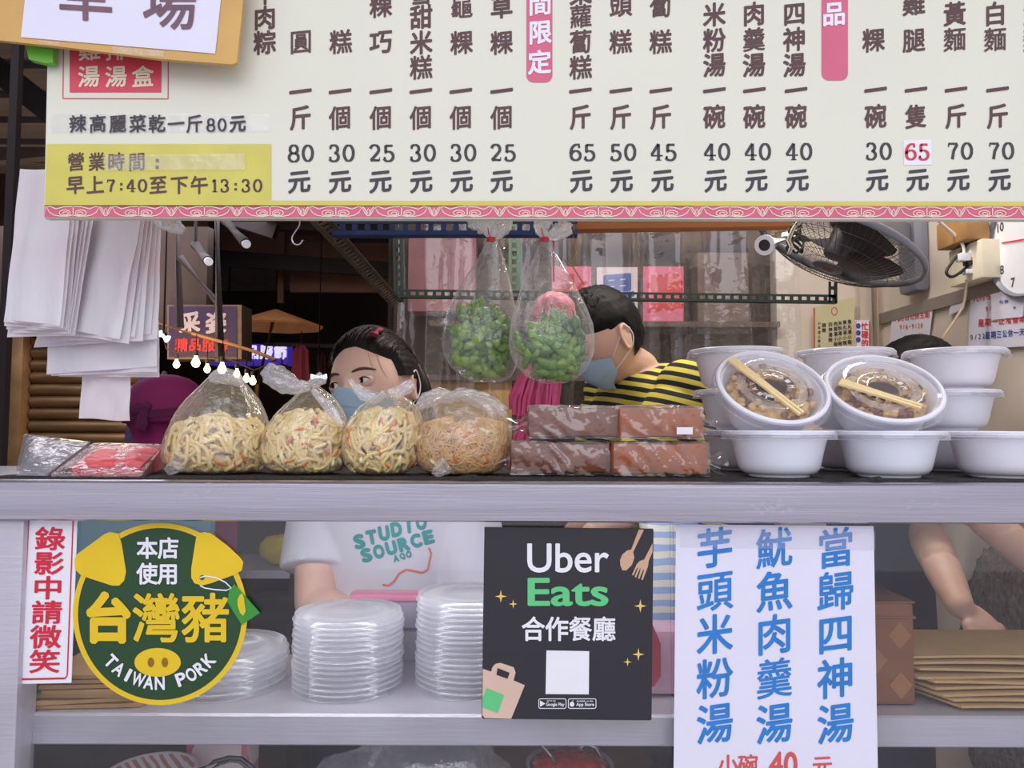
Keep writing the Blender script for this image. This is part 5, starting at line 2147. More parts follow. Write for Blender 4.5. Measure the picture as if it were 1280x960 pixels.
# pink raffia bundle
m_raf = mat('pink_raffia', (232, 92, 150), 0.5, var=0.15, vs=30)
t = thing('pink_raffia_bundle', 'bundle of bright pink plastic raffia strings hanging behind the right bag of pods', 'string bundle', at(680, 380, 1.55))
b = MB()
b.sph(at(692, 392, 1.55), (0.046, 0.036, 0.046), 30, 20, fn=lambda d: 1 + 0.08 * nz(d.x * 4, d.y * 4, d.z * 4))
b.build('raffia_roll', mat('salmon_raffia_roll', (236, 128, 142), 0.5, var=0.1, vs=20, bump=(50, 0.5)), t, sharp=180)
b = MB()
rg = random.Random(8)
for k in range(90):
    x0 = rg.uniform(668, 702)
    x1 = 640 + (x0 - 668) / 34 * 58 + rg.uniform(-5, 5)
    yb = 517 + rg.uniform(-14, 8)
    Y = 1.55 + rg.uniform(-0.03, 0.03)
    pts = [at(x0, 420, Y), at((x0 * 1.2 + x1 * 0.8) / 2 + rg.uniform(-2, 2), 465, Y), at(x1, yb, Y - 0.01)]
    b.ribbon(lambda x, y, Y=Y: at(x, y, Y), [(x0, 415), ((x0 + x1) / 2 + rg.uniform(-3, 3), 468), (x1 + rg.uniform(-2, 2), (468 + yb) / 2 + 6), (x1, yb)], rg.uniform(2.5, 5))
b.build('raffia_strings', m_raf, t)
b = MB()
b.tube([at(692, 352, 1.55), at(692, 300, 1.5), at(690, 284, 1.32)], 0.002, 6)
b.build('hanging_cord', m_raf, t)
b = MB()
for k in range(26):
    x0 = rg.uniform(640, 664)
    b.ribbon(pxY(1.5 + rg.uniform(-.02, .02)), [(x0 + 6, 530 + rg.uniform(-6, 3)), (x0, 556), (x0 - 4 + rg.uniform(-4, 4), 590)], rg.uniform(3, 5))
tag(b.build('pink_raffia_tuft', m_raf), 'loose tuft of pink raffia behind the brown cakes', 'string bundle')

# ------------------------------------------------------------------ right wall: fan, camera, socket, papers, clock
WX = 1.2
wx = pxX(WX - 0.001)
m_fang = mat('fan_grey_plastic', (122, 124, 136), 0.4, var=0.05)
m_fwire = mat('fan_grille_wire', (96, 94, 100), 0.4, 0.4, var=0.1)
m_fdark = mat('fan_dark_blade', (58, 54, 58), 0.45, var=0.1)
FC = at(1048, 308, 1.93)
ax = V((-0.42, 0.02, -0.90)).normalized()
fa, fb_ = perp(ax)
FM = Matrix(((fa.x, fb_.x, ax.x, FC.x), (fa.y, fb_.y, ax.y, FC.y), (fa.z, fb_.z, ax.z, FC.z), (0, 0, 0, 1)))
fan = thing('wall_fan', 'large grey wall fan with a dusty wire cage under the menu board at right', 'fan', FC)
FR = 0.212
b = MB()
b.lathe([(FR + 0.006 * cos(R(a)), 0.010 * sin(R(a))) for a in range(0, 360, 30)], 64, FM, closed=True)
b.build('cage_rim', m_fang, fan)
b = MB()
for sgn, dep in ((1, 0.062), (-1, 0.05)):
    def prof_(t):
        # t 0 at hub .. 1 at rim
        r = 0.035 + (FR - 0.035) * t
        return r, sgn * dep * (1 - t ** 2.6)
    for k in range(72):
        a = 2 * pi * k / 72
        pts = []
        for i in range(7):
            r, z = prof_(i / 6)
            aa = a + 0.5 * (1 - i / 6) * 0.4
            pts.append(FM @ V((r * cos(aa), r * sin(aa), z)))
        b.tube(pts, 0.0007, 4, False)
    for t_ in (0.2, 0.4, 0.6, 0.8):
        r, z = prof_(t_)
        b.tube([FM @ V((r * cos(2 * pi * i / 48), r * sin(2 * pi * i / 48), z)) for i in range(49)], 0.0008, 4, False)
b.build('wire_cage', m_fwire, fan, sharp=180)
b = MB()
b.lathe([(0, 0.066), (0.030, 0.065), (0.036, 0.062), (0.036, 0.058), (0, 0.058)], 40, FM)
bd = b.build('cage_badge', m_fang, fan)
b = MB()
b.lathe([(0, 0.0668), (0.014, 0.0666), (0.014, 0.0655), (0, 0.0655)], 30, FM)
b.build('badge_centre', mat('dull_red_badge', (130, 70, 72), 0.5), bd)
for k in range(3):
    b = MB()
    a0 = 2 * pi * k / 3

    def blade(u, v, a0=a0):
        r = 0.03 + 0.16 * u
        wv = 0.7 * (0.6 + 0.6 * sin(pi * min(1, u * 0.9)))
        a = a0 + (v - 0.5) * wv * 1.5
        return FM @ V((r * cos(a), r * sin(a), 0.022 * (v - 0.5) * 1.6))
    b.grid(blade, 12, 10)
    b.grid(lambda u, v: blade(u, v) - ax * 0.002, 12, 10)
    b.build('fan_blade', m_fdark, fan)
b = MB()
b.lathe([(0, 0.03), (0.026, 0.03), (0.030, 0.02), (0.030, -0.05), (0.045, -0.055), (0.048, -0.12), (0.035, -0.14), (0, -0.142)], 32, FM)
b.build('motor_housing', m_fdark, fan)
b = MB()
wp = atX(1152, 320, WX)
jn = FC - ax * 0.10
b.bar(jn, V((wp.x - 0.05, wp.y, wp.z + 0.06)), 0.05, 0.05)
b.box((wp.x - 0.025, wp.y, wp.z), (0.048, 0.10, 0.225), bev=0.02)
b.build('wall_bracket', m_fang, fan)

# little camera tube
t = thing('bullet_camera', 'small white round camera hanging left of the wall fan', 'camera', at(968, 312, 1.75))
b = MB()
b.tube([at(957, 306, 1.70), at(985, 296, 1.82)], 0.020, 20)
b.build('body', m_white, t)
b = MB()
p0 = at(957, 306, 1.70)
d_ = (at(957, 306, 1.70) - at(985, 296, 1.82)).normalized()
b.tube([p0, p0 + d_ * 0.008], [0.023, 0.023], 20)
b.build('front_ring', m_white, t)
b = MB()
b.tube([p0 + d_ * 0.0082, p0 + d_ * 0.0086], 0.013, 20)
b.build('lens', m_dark, t)
b = MB()
b.bar(at(962, 290, 1.76), at(988, 284, 1.76), 0.03, 0.012)
b.bar(at(972, 298, 1.76), at(976, 270, 1.76), 0.012, 0.012)
b.build('bracket', mat('aged_bracket', (150, 130, 96), 0.6, var=0.2), t)
b = MB()
rg = random.Random(2)
for k in range(5):
    b.tube([at(992 + 9 * sin(i * 0.9 + k) + k, 277 + i * 6.5, 1.72 + 0.01 * sin(i + k)) for i in range(7)], 0.0028, 6)
tag(b.build('cable_coil', mat('black_cable', (36, 32, 32), 0.5), sharp=180), 'coil of black cable hanging left of the fan', 'cable')
b = MB()
for k in range(2):
    b.tube([at(x + k * 3, y, 1.70) for x, y in ((1000, 270), (990, 286), (984, 300), (988, 309), (984, 318))], 0.002, 6)
tag(b.build('cable_tie_bundle', mat('cream_cable', (206, 196, 172), 0.6), sharp=180), 'cream coloured loose cable beside the white camera', 'cable')

# back corner: pipe, menu sheet, vertical sticker
b = MB()
pp_ = at(1084, 400, 2.44)
b.tube([V((pp_.x, 2.44, 0)), V((pp_.x, 2.44, 2.45))], 0.036, 28)
tag(b.build('wall_pipe', m_beige), 'beige vertical pipe in the back corner under the fan', 'pipe', kind='structure')
b = MB()
pp2 = at(1102, 400, 2.46)
b.box((pp2.x, 2.49, 1.25), (0.014, 0.03, 2.5))
tag(b.build('corner_strip', m_beige), 'thin beige strip right of the vertical pipe', 'trim', kind='structure')
q = pxY(2.475)
q1 = pxY(2.474)
t = thing('price_sheet', 'yellowish price sheet with small columns of writing left of the pipe', 'sign', at(1042, 436, 2.475))
b = MB()
b.slab([q(1017, 384), q(1068, 371), q(1068, 440), q(1017, 442)], (0, 0.004, 0))
b.build('sheet', mat('straw_sheet', (208, 200, 158), 0.6, var=0.04), t)
b = MB()
for j, (x, s) in enumerate(((1062, '魚丸湯小碗'), (1056, '貢丸湯小碗'), (1050, '米粉湯小碗'), (1044.5, '肉羹湯小碗'), (1038, '四神湯碗'), (1030, '碗粿'))):
    for i, ch in enumerate(s):
        put(b, q1, ch, x, 402 - (j * -0.9) + i * 6.4, 5.2, 5.6, 0.03)
for i, ch in enumerate('小本店人手少'):
    put(b, q1, ch, 1024, 404 + i * 5.6, 3.6, 4.2, 0.03)
b.build('small_lettering', m_ink2, t)
b = MB()
b.ribbon(q1, [(1043 + 3.5 * cos(R(a)), 389 + 5 * sin(R(a))) for a in range(0, 361, 30)], 0.9)
b.ribbon(q1, [(1018, 385), (1018, 441)], 1.6)
b.build('red_mark', m_redink, t)
q = pxY(2.40)
q1 = pxY(2.399)
t = thing('pipe_sticker', 'white red-edged vertical sticker on the beige pipe', 'sticker', at(1077, 430, 2.40))
b = MB()
b.slab([q(1069, 400), q(1087, 400), q(1087, 446), q(1069, 446)], (0, 0.002, 0))
b.build('plate', m_white, t)
b = MB()
for i, ch in enumerate('忙碌的'):
    put(b, q1, ch, 1081, 408 + i * 10.5, 9, 10, 0.04)
b.ribbon(q1, [(1070, 446), (1070, 401), (1086.5, 401), (1086.5, 446)], 0.9)
b.build('red_lettering', m_redink, t)
b = MB()
for i in range(3):
    flat(b, q1, [(1073 + 2.8 * cos(R(a)), 407.5 + 8.6 * i + 3.6 * sin(R(a))) for a in range(0, 360, 30)])
b.build('blue_dots', m_bbrush, t)
b = MB()
# metal rail along the right wall
p0, p1 = atX(1101, 399, WX - 0.006), atX(1300, 343, WX - 0.006)
b.bar(p0, p1, 0.012, 0.034, (0, 0, 1))
tag(b.build('wall_rail', mat('grey_wall_rail', (150, 140, 132), 0.5, 0.2)), 'grey rail running along the beige right wall', 'rail', kind='structure')


def wallsheet(name, lab, pts, rows, yoff=0.0):
    w0, w1 = pxX(WX - 0.010 - yoff), pxX(WX - 0.0112 - yoff)
    t = thing(name, lab, 'notice', w0(*pts[2]), 'notices on the right wall')
    b = MB()
    b.slab([w0(*p) for p in pts], (0.0008, 0, 0))
    b.build('paper', m_paper, t)
    red, blue = MB(), MB()
    for s, x, y, wd, ht, c, sl in rows:
        tgt = red if c == 'r' else blue
        n_ = len(s)
        for i, ch in enumerate(s):
            k = (i - (n_ - 1) / 2) / max(n_, 1)
            xx = x + k * wd
            yy = y + sl * k * wd
            if ch in '0123456789/.·':
                line(tgt, w1, ch, xx, yy, wd / n_ * (0.4 if ch in '1/' else 0.6), ht * 0.7 if ch not in '·.' else ht * .15, 0.01)
            else:
                put(tgt, w1, ch, xx, yy, wd / n_ * 0.95, ht, 0.02)
    if red.v:
        red.build('red_lettering', m_redink, t)
    if blue.v:
        blue.build('blue_lettering', m_bbrush, t)
    return t


wallsheet('holiday_notice', 'small white notice with red writing above the black hair', [(1115, 393), (1166, 386), (1160, 432), (1112, 432)], [('九月份公休五期', 1140, 396, 44, 8, 'r', -0.12), ('9/6·9/20', 1139, 408, 30, 9, 'r', -0.08), ('公休', 1146, 421, 20, 9, 'r', -0.1)])
wallsheet('holiday_notice', 'large white notice with red and blue writing at the right edge of the photo', [(1213, 373), (1290, 352), (1290, 432), (1210, 438)], [('九月份', 1228, 372, 24, 8, 'r', -.15), ('9/1', 1238, 386, 14, 9, 'r', -.1), ('星期一正常營業', 1252, 401, 60, 10, 'r', -0.1), ('9/22', 1222, 421, 20, 9, 'b', -0.1), ('星期三公休一天', 1256, 417, 50, 10, 'b', -0.1)])
wallsheet('holiday_notice', 'small white slip stuck over the large notice', [(1238, 368), (1282, 357), (1278, 396), (1240, 400)], [('公休', 1255, 377, 12, 5, 'b', -.1), ('9', 1268, 385, 6, 5, 'b', 0)], 0.003)
wallsheet('holiday_notice', 'small blank white slip under the rail left of the large notice', [(1188, 382), (1206, 377), (1205, 386), (1186, 394)], [])

# socket box with plugs
t = thing('socket_box', 'white socket box with plugs on the beige right wall', 'socket', atX(1230, 355, WX))
b = MB()
pc_ = atX(1219, 331, WX - 0.03)
b.box((WX - 0.032, pc_.y - 0.01, pc_.z), (0.060, 0.14, 0.095), bev=0.004)
b.build('box', m_cream, t)
b = MB()
b.box(V((WX - 0.06, pc_.y + 0.0, pc_.z + 0.085)), (0.06, 0.13, 0.07), bev=0.006)
b.build('wooden_block', mat('varnished_block', (176, 132, 80), 0.6, var=0.2), t)
for k, (x, y, mm) in enumerate(((1204, 322, m_white), (1216, 318, m_white), (1213, 329, m_dark), (1212, 340, m_white))):
    b = MB()
    p = at(x, y, pc_.y - 0.03)
    b.box(p, (0.026, 0.024, 0.020 if k < 2 else 0.012), bev=0.003)
    b.build('plug', mm, t)
for pts, c, lab in (([(1166, 270), (1180, 282), (1196, 296), (1204, 308), (1205, 320)], (232, 228, 222), 'white cable curving down to the socket box from the left'), ([(1192, 270), (1206, 284), (1213, 300), (1217, 316)], (232, 228, 222), 'white cable dropping straight to the socket box plugs'),
                    ([(1222, 270), (1218, 290), (1206, 308), (1190, 328), (1183, 340), (1190, 346), (1204, 338), (1211, 330)], (28, 26, 28), 'black cable looping left of the socket box'),
                    ([(1208, 350), (1207, 366), (1204, 382), (1196, 396), (1184, 414), (1172, 432)], (196, 172, 140), 'beige cable hanging below the socket box')):
    b = MB()
    b.tube(smooth([at(x, y, pc_.y - 0.03 + 0.01 * sin(i)) for i, (x, y) in enumerate(pts)]), 0.0038 if c != (196, 172, 140) else 0.003, 8)
    tag(b.build('power_cable', mat('cable_%d' % c[0], c, 0.5), sharp=180), lab, 'cable')

# clock
t = thing('wall_clock', 'round white wall clock cut by the right edge of the photo', 'clock', atX(1296, 340, WX))
cc = atX(1299, 297, WX)
cc.y = 1.725
CM = Matrix(((0, 0, -1, WX - 0.004), (1, 0, 0, cc.y), (0, -1, 0, cc.z), (0, 0, 0, 1)))
CM = Matrix(((0, 0, -1, WX - 0.004), (-1, 0, 0, cc.y), (0, 1, 0, cc.z), (0, 0, 0, 1)))
b = MB()
b.lathe([(0.128, 0.0), (0.136, 0.0), (0.136, 0.022), (0.130, 0.026), (0.124, 0.020)], 56, CM, closed=True)
b.build('clock_rim', m_fang, t)
b = MB()
b.lathe([(0, 0.014), (0.128, 0.014), (0.128, 0.002), (0, 0.002)], 56, CM)
b.build('clock_face', m_white, t)
b = MB()
for h in range(1, 13):
    a = R(90 - 30 * h)
    line(b, lambda x, y: CM @ V((x, -y, 0.0146)), str(h), 0.104 * cos(a), -0.104 * sin(a), 0.014 if h < 10 else 0.024, 0.022, 0.02)
b.build('clock_numerals', m_ink2, t)
b = MB()
b.ribbon(lambda x, y: CM @ V((x, -y, 0.0165)), [(0, 0), (-0.085, -0.012)], 0.004)
b.build('clock_hand', m_redink, t)
b = MB()
b.ribbon(lambda x, y: CM @ V((x, -y, 0.016)), [(0, 0), (0.03, 0.05)], 0.006)
b.build('clock_hand', m_ink2, t)

# ------------------------------------------------------------------ the market beyond
t = thing('shop_signboard', 'dark purple hanging signboard of a clothes shop with grey and red characters', 'sign', at(253, 447, 5.0))
b = MB()
q = pxY(5.0)
b.slab([q(209, 381), q(302, 381), q(302, 449), q(209, 449)], (0, 0.2, 0))
b.build('sign_box', mat('aged_sign_frame', (120, 96, 78), 0.6, var=0.2), t)
b = MB()
q = pxY(4.995)
flat(b, q, [(211, 383), (296, 383), (296, 446), (211, 446)])
b.build('sign_face', mat('dark_purple_sign', (58, 36, 72), 0.5, var=0.15), t)
b = MB()
q = pxY(4.99)
for ch, x in (('采', 237), ('姿', 270)):
    put(b, q, ch, x, 403, 27, 27, 0.04, 0.08)
b.build('grey_lettering', mat('faded_white_print', (190, 176, 180), 0.6), t)
b = MB()
for i, ch in enumerate('精品服飾'):
    put(b, q, ch, 227 + 16.8 * i, 431, 16, 17, 0.045, 0.05)
b.build('red_lettering', mat('sign_red_print', (190, 48, 52), 0.6), t)
t = thing('lit_shop_sign', 'glowing purple shop sign with white characters farther back', 'sign', at(320, 457, 6.6))
b = MB()
q = pxY(6.6)
b.slab([q(262, 430), q(360, 430), q(360, 456), q(262, 456)], (0, 0.15, 0))
b.build('sign_box', mat('purple_light_box', (70, 50, 170), 0.5, emit=((74, 48, 176), 0.5)), t)
b = MB()
q = pxY(6.59)
for i, ch in enumerate('精品服飾'):
    put(b, q, ch, 298 + 17.5 * i, 440, 16.5, 18, 0.05)
b2 = MB()
for x in (285, 345):
    p = at(x, 430, 6.67)
    b2.tube([p, V((p.x, p.y, 3.03))], 0.012, 6)
b2.build('hanger_rod', m_dark, t)
b.build('sign_lettering', mat('lit_white_print', (235, 235, 255), 0.5, emit=((225, 222, 255), 0.9)), t)
for (p, c, Y, r, lab) in (((220, 170), (224, 410), 4.8, 0.03, 'thin dark hanger post left of the shop signboard'), ((269, 165), (275, 452), 4.75, 0.03, 'thin dark hanger post right of the shop signboard'), ((225, 322), (275, 382), 4.77, 0.024, 'slanting brace between the two hanger posts')):
    b = MB()
    b.tube([at(*p, Y), at(*c, Y)], r, 10)
    tag(b.build('hanger_post', mat('grey_post', (92, 82, 84), 0.6)), lab, 'post')
b = MB()
b.tube([at(198, 405, 4.71), at(240, 417, 4.71), at(287, 430, 4.71), at(320, 440, 4.71), at(345, 450, 4.71)], 0.011, 8)
tag(b.build('brass_rod', mat('brass_rod', (140, 98, 52), 0.4, 0.5)), 'brass coloured rod slanting below the shop signboard', 'rod')
m_bulb = mat('lit_bulb', (255, 236, 190), 0.3, emit=((255, 214, 140), 9.0))
for k, (x, y) in enumerate(((220.6, 455), (244.7, 453), (259, 461), (277.5, 461), (296, 467), (308, 473), (316, 476))):
    t = thing('hanging_bulb', 'glowing hanging light bulb, %s from the left along the string' % ORD[k], 'bulb', at(x, y, 4.7), 'string of lit bulbs under the signboard')
    r = 0.021 if k not in (1, 3) else 0.027
    b = MB()
    p = at(x, y + 1, 4.7)
    b.lathe([(0, -r), (r * 0.6, -r * 0.8), (r, 0), (r * 0.75, r * 0.7), (r * 0.4, r * 1.3), (r * 0.38, r * 1.7)], 18, Matrix.Translation(p))
    b.build('glass_bulb', m_bulb, t, sharp=180)
    b = MB()
    b.lathe([(0.008, r * 1.7), (0.013, r * 1.7), (0.013, r * 3), (0, r * 3.2)], 12, Matrix.Translation(p))
    b.tube([p + V((0, 0, r * 3)), p + V((0, 0, r * 3 + 0.10))], 0.003, 5)
    b.build('bulb_socket', m_dark, t)
b = MB()
b.tube([at(x, y, 4.7) for x, y in ((199, 406), (208, 436), (221, 441), (245, 439), (260, 447), (278, 447), (297, 453), (309, 459), (318, 463), (330, 458), (344, 450))], 0.005, 6)
tag(b.build('bulb_wire', m_dark, sharp=180), 'dark wire that carries the string of bulbs', 'wire')
for k, (x0, y0, x1, y1, Y) in enumerate(((278, 272, 307, 304, 4.2), (244, 306, 260, 326, 4.4))):
    t = thing('spot_tube', ['dark lamp tube with a pale end under the market roof, nearer the board', 'dark lamp tube with a pale end, lower left of the other one'][k], 'lamp', at(x1, y1, Y), 'dark lamp tubes under the market roof')
    b = MB()
    b.tube([at(x0, y0, Y + 0.3), at(x1, y1, Y)], 0.03, 12)
    p = at(x0, y0, Y + 0.28)
    b.tube([p, V((p.x, p.y, 3.03))], 0.012, 6)
    b.build('lamp_body', m_dark, t)
    b = MB()
    b.tube([at(x1, y1, Y), at(x1 + 1.2, y1 + 1.2, Y - 0.02)], 0.024, 12)
    b.build('lamp_end', mat('pale_lamp_end', (226, 226, 232), 0.4, emit=((230, 230, 240), 0.35)), t)
for k, (x0, y0, x1, y1, Y) in enumerate(((199, 417, 210, 424, 4.0), (389, 471, 408, 471, 5.6))):
    b = MB()
    b.tube([at(x0, y0, Y), at(x1, y1, Y)], 0.022, 10)
    p = at((x0 + x1) / 2, y0, Y)
    b.cur = 1
    b.tube([p, V((p.x, p.y, 3.03))], 0.006, 6)
    tag(b.build('fluorescent_tube', [mat('lit_tube', (235, 240, 255), 0.4, emit=((225, 235, 255), 2.0)), m_dark]), ['short lit white tube lamp beside the white carrier bags', 'short lit white tube lamp left of the girl'][k], 'lamp')
t = thing('market_umbrella', 'tan umbrella top and pole in the market behind the signboard', 'umbrella', at(340, 500, 6.0))
b = MB()
ap = at(345, 386, 6.0)
rim_ = [ap + V((0.38 * cos(2 * pi * i / 8), 0.38 * sin(2 * pi * i / 8), -0.14)) for i in range(8)]
b.v = [ap] + rim_ + [ap - V((0, 0, 0.01))] + [p - V((0, 0, 0.012)) for p in rim_]
b.f = [[0, 1 + i, 1 + (i + 1) % 8] for i in range(8)] + [[9, 10 + (i + 1) % 8, 10 + i] for i in range(8)]
b.mi = [0] * 16
b.build('canopy', mat('self_lit_tan_canvas', (196, 140, 92), 0.7, var=0.15, emit=((196, 130, 76), 0.12)), t, sharp=10)  # canvas has a faint glow of its own, light put into the material
b = MB()
b.tube([ap, at(322, 480, 6.0), V((at(312, 480, 6.0).x, 6.0, 0))], 0.02, 8)
b.build('pole', mat('wood_pole', (130, 92, 62), 0.7), t)
for k, (x, y, Y, rx, rz, c, lab) in enumerate(((376, 458, 5.8, 0.08, 0.17, (120, 40, 52), 'dark red garment hanging left of the girl'), (402, 470, 6.2, 0.05, 0.22, (74, 30, 36), 'maroon garment hanging just behind the girl'), (352, 470, 6.4, 0.10, 0.10, (58, 44, 42), 'dark garment hanging under the glowing sign'))):
    b = MB()
    p = at(x, y, Y)
    b.loft([[p + V((rx * s_ * cos(2 * pi * j / 20), 0.05 * s_ * sin(2 * pi * j / 20) + 0.012 * sin(j * 1.9), rz * h)) for j in range(20)] for h, s_ in ((-1, 1.0), (-0.4, .95), (0.2, .85), (0.7, 0.8), (0.95, 0.35), (1.0, 0.1))])
    b.tube([p + V((0, 0, rz)), p + V((0, 0, rz + 0.1))], 0.006, 6)
    tag(b.build('hanging_garment', mat('garment_%d' % k, c, 0.85), sharp=60), lab, 'garment', 'garments hanging in the market')
b = MB()
b.bar(at(330, 430, 6.1), at(520, 436, 6.1), 0.03, 0.03)
tag(b.build('garment_rail', m_dark), 'dark rail above the hanging garments', 'rail')
# folded purple umbrella and cloths by the shutter
b = MB()
p = at(178, 500, 3.6)
b.loft([[p + V((s_ * 0.075 * cos(2 * pi * j / 24) * (1 + 0.12 * sin(j * 2.4)), s_ * 0.05 * sin(2 * pi * j / 24), h)) for j in range(24)] for h, s_ in ((-0.28, 1.0), (-0.14, .9), (0.0, .65), (0.1, .3), (0.135, .08))])
tag(b.build('folded_umbrella', mat('slate_purple_cloth', (92, 76, 112), 0.8, var=0.1), sharp=60), 'folded slate purple umbrella hanging below the white bags', 'umbrella')
b = MB()
p = at(204, 515, 3.7)
b.loft([[p + V((s_ * 0.055 * cos(2 * pi * j / 24) * (1 + 0.15 * sin(j * 2.4)), s_ * 0.04 * sin(2 * pi * j / 24), h)) for j in range(24)] for h, s_ in ((-0.3, 1.0), (-0.14, .9), (0.04, .75), (0.16, .5), (0.2, .1))])
tag(b.build('hanging_cloth', mat('brown_cloth', (116, 92, 74), 0.85), sharp=60), 'brown cloth hanging right of the folded purple umbrella', 'cloth')
b = MB()
p = at(190, 560, 3.8)
b.box((p.x, 3.85, 0.6), (0.5, 0.3, 1.2), bev=0.02)
tag(b.build('market_bin', m_dark), 'dark cabinet standing before the shutters', 'cabinet')

# ------------------------------------------------------------------ people
m_skin = mat('skin_light', (240, 200, 182), 0.5, var=0.05, vs=10, sss=0.25)
m_skin2 = mat('skin_tan', (228, 184, 162), 0.5, var=0.06, vs=10, sss=0.25)
m_hair = mat('dark_hair', (30, 21, 20), 0.45, var=0.35, vs=30, spec=0.22)
m_hair2 = mat('black_hair', (20, 16, 17), 0.6, var=0.3, vs=40, spec=0.25)
m_mask = mat('pale_blue_mask', (176, 206, 232), 0.8, var=0.03, vs=20)
m_eye = mat('eye_white', (232, 226, 224), 0.25, var=0.02)
m_iris = mat('dark_iris', (34, 22, 18), 0.12)
m_brow = mat('brow_hair', (86, 62, 54), 0.8)
m_lash = mat('lash_line', (42, 28, 26), 0.7)


def H(d, feat=1.0):
    x, y, z = d
    px, py, pz = x * 0.074, y * 0.093, z * 0.110
    if z < 0:
        q = -z
        px *= 1 - 0.26 * q ** 1.6
        if y > 0:
            py *= 1 - 0.42 * q ** 1.2
        else:
            py *= 1 - 0.04 * q
    if y < 0:
        py *= 1 - 0.05 * (1 - abs(x))
        f = 0.0
        f += 0.017 * exp(-(x / 0.13) ** 2 - ((z + 0.20) / 0.13) ** 2)
        f += 0.008 * exp(-(x / 0.10) ** 2 - ((z + 0.02) / 0.18) ** 2)
        f -= 0.0055 * exp(-((abs(x) - 0.42) / 0.17) ** 2 - ((z - 0.03) / 0.11) ** 2)
        f += 0.003 * exp(-((abs(x) - 0.35) / 0.3) ** 2 - ((z - 0.24) / 0.10) ** 2)
        f += 0.005 * exp(-(x / 0.26) ** 2 - ((z + 0.53) / 0.07) ** 2)
        f += 0.006 * exp(-(x / 0.3) ** 2 - ((z + 0.86) / 0.15) ** 2)
        py -= f * feat
    return V((px, py, pz))


def dirv(th, z):
    r = sqrt(max(0, 1 - z * z))
    return V((sin(th) * r, -cos(th) * r, z))


def head_into(mb, M):
    nu, nv_ = 64, 44
    vs, fs = [], []
    for i in range(nv_ + 1):
        ph = pi * i / nv_
        for j in range(nu):
            t = 2 * pi * j / nu
            vs.append(H((sin(ph) * cos(t), sin(ph) * sin(t), cos(ph))))
    for i in range(nv_):
        for j in range(nu):
            fs.append((i * nu + j, (i + 1) * nu + j, (i + 1) * nu + (j + 1) % nu, i * nu + (j + 1) % nu))
    mb.add(vs, fs, M)
    for s in (-1, 1):
        E = M @ Matrix.Translation((s * 0.073, 0.012, -0.006)) @ Matrix.Rotation(R(s * 22), 4, 'Z') @ Matrix.Rotation(R(-12), 4, 'X')
        mb.sph((0, 0, 0), (0.0055, 0.013, 0.024), 14, 10, E)
        mb.tube([V((s * 0.006, 0.016 * cos(a) * (0.8 if sin(a) < 0 else 1), 0.029 * sin(a))) for a in [2 * pi * k / 18 for k in range(19)]], 0.0042, 8, True, E)


def limb(mb, pts, rad):
    """rounded tapering limb through the points"""
    for p, r in zip(pts, rad):
        mb.sph(p, r, 16, 10)
    for i in range(len(pts) - 1):
        a, c = V(pts[i]), V(pts[i + 1])
        mb.tube([a.lerp(c, k / 5) for k in range(6)], [(rad[i] * (1 - k / 5) + rad[i + 1] * k / 5) * (1 + 0.05 * sin(pi * k / 5)) for k in range(6)], 16)


def hand_into(mb, wr, dr, nrm, thumb=1, curl=0.5):
    dr = V(dr).normalized()
    nrm = V(nrm)
    nrm = (nrm - dr * nrm.dot(dr)).normalized()
    w_ = dr.cross(nrm)
    B = Matrix(((dr.x, w_.x, nrm.x, wr.x), (dr.y, w_.y, nrm.y, wr.y), (dr.z, w_.z, nrm.z, wr.z), (0, 0, 0, 1)))
    mb.sph((0.045, 0, 0), (0.050, 0.038, 0.014), 20, 12, B)
    mb.sph((0.008, 0, 0), (0.03, 0.026, 0.018), 16, 10, B)
    for k, L in enumerate((0.064, 0.074, 0.069, 0.053)):
        y = (-0.0285 + 0.019 * k) * (1 if thumb < 0 else -1)
        p = V((0.080, y, 0))
        a = 0.15
        pts = [p]
        for seg, fr in enumerate((0.45, 0.32, 0.23)):
            a += curl * (0.6 if seg == 0 else 0.8)
            p = p + V((cos(a), y * 1.2, -sin(a))).normalized() * L * fr
            pts.append(p)
        limb(mb, [B @ q for q in pts], [0.0085, 0.008, 0.0073, 0.0065])
    p = V((0.025, 0.030 * thumb, -0.004))
    pts = [p, p + V((0.024, 0.022 * thumb, -0.008)), p + V((0.050, 0.030 * thumb, -0.016))]
    limb(mb, [B @ q for q in pts], [0.0125, 0.010, 0.008])


def fuse(mb, name, m, parent, voxel, it=3, origin=None):
    """one continuous skin over the overlapping volumes"""
    o = mb.build('volume', m, None, origin=(0, 0, 0))
    r = o.modifiers.new('r', 'REMESH')
    r.mode = 'VOXEL'
    r.voxel_size = voxel
    r.use_smooth_shade = True
    s = o.modifiers.new('s', 'SMOOTH')
    s.factor = 0.5
    s.iterations = it
    bpy.context.view_layer.update()
    dg = bpy.context.evaluated_depsgraph_get()
    me = bpy.data.meshes.new_from_object(o.evaluated_get(dg))
    bpy.data.objects.remove(o)
    if parent is not None:
        o0 = ORI[parent.name]
    else:
        o0 = V(origin)
    me.transform(Matrix.Translation(-o0))
    me.materials.clear()
    me.materials.append(m)
    me.polygons.foreach_set('use_smooth', [True] * len(me.polygons))
    ob = bpy.data.objects.new(name, me)
    COL.objects.link(ob)
    ORI[ob.name] = o0
    if parent is not None:
        ob.parent = parent
    else:
        ob.location = o0
    return ob


TOR = [(-0.12, .150, .105), (0.0, .158, .112), (0.22, .142, .100), (0.42, .128, .092), (0.62, .142, .104), (0.80, .160, .104), (0.90, .158, .088), (0.96, .120, .070), (1.0, .060, .056)]


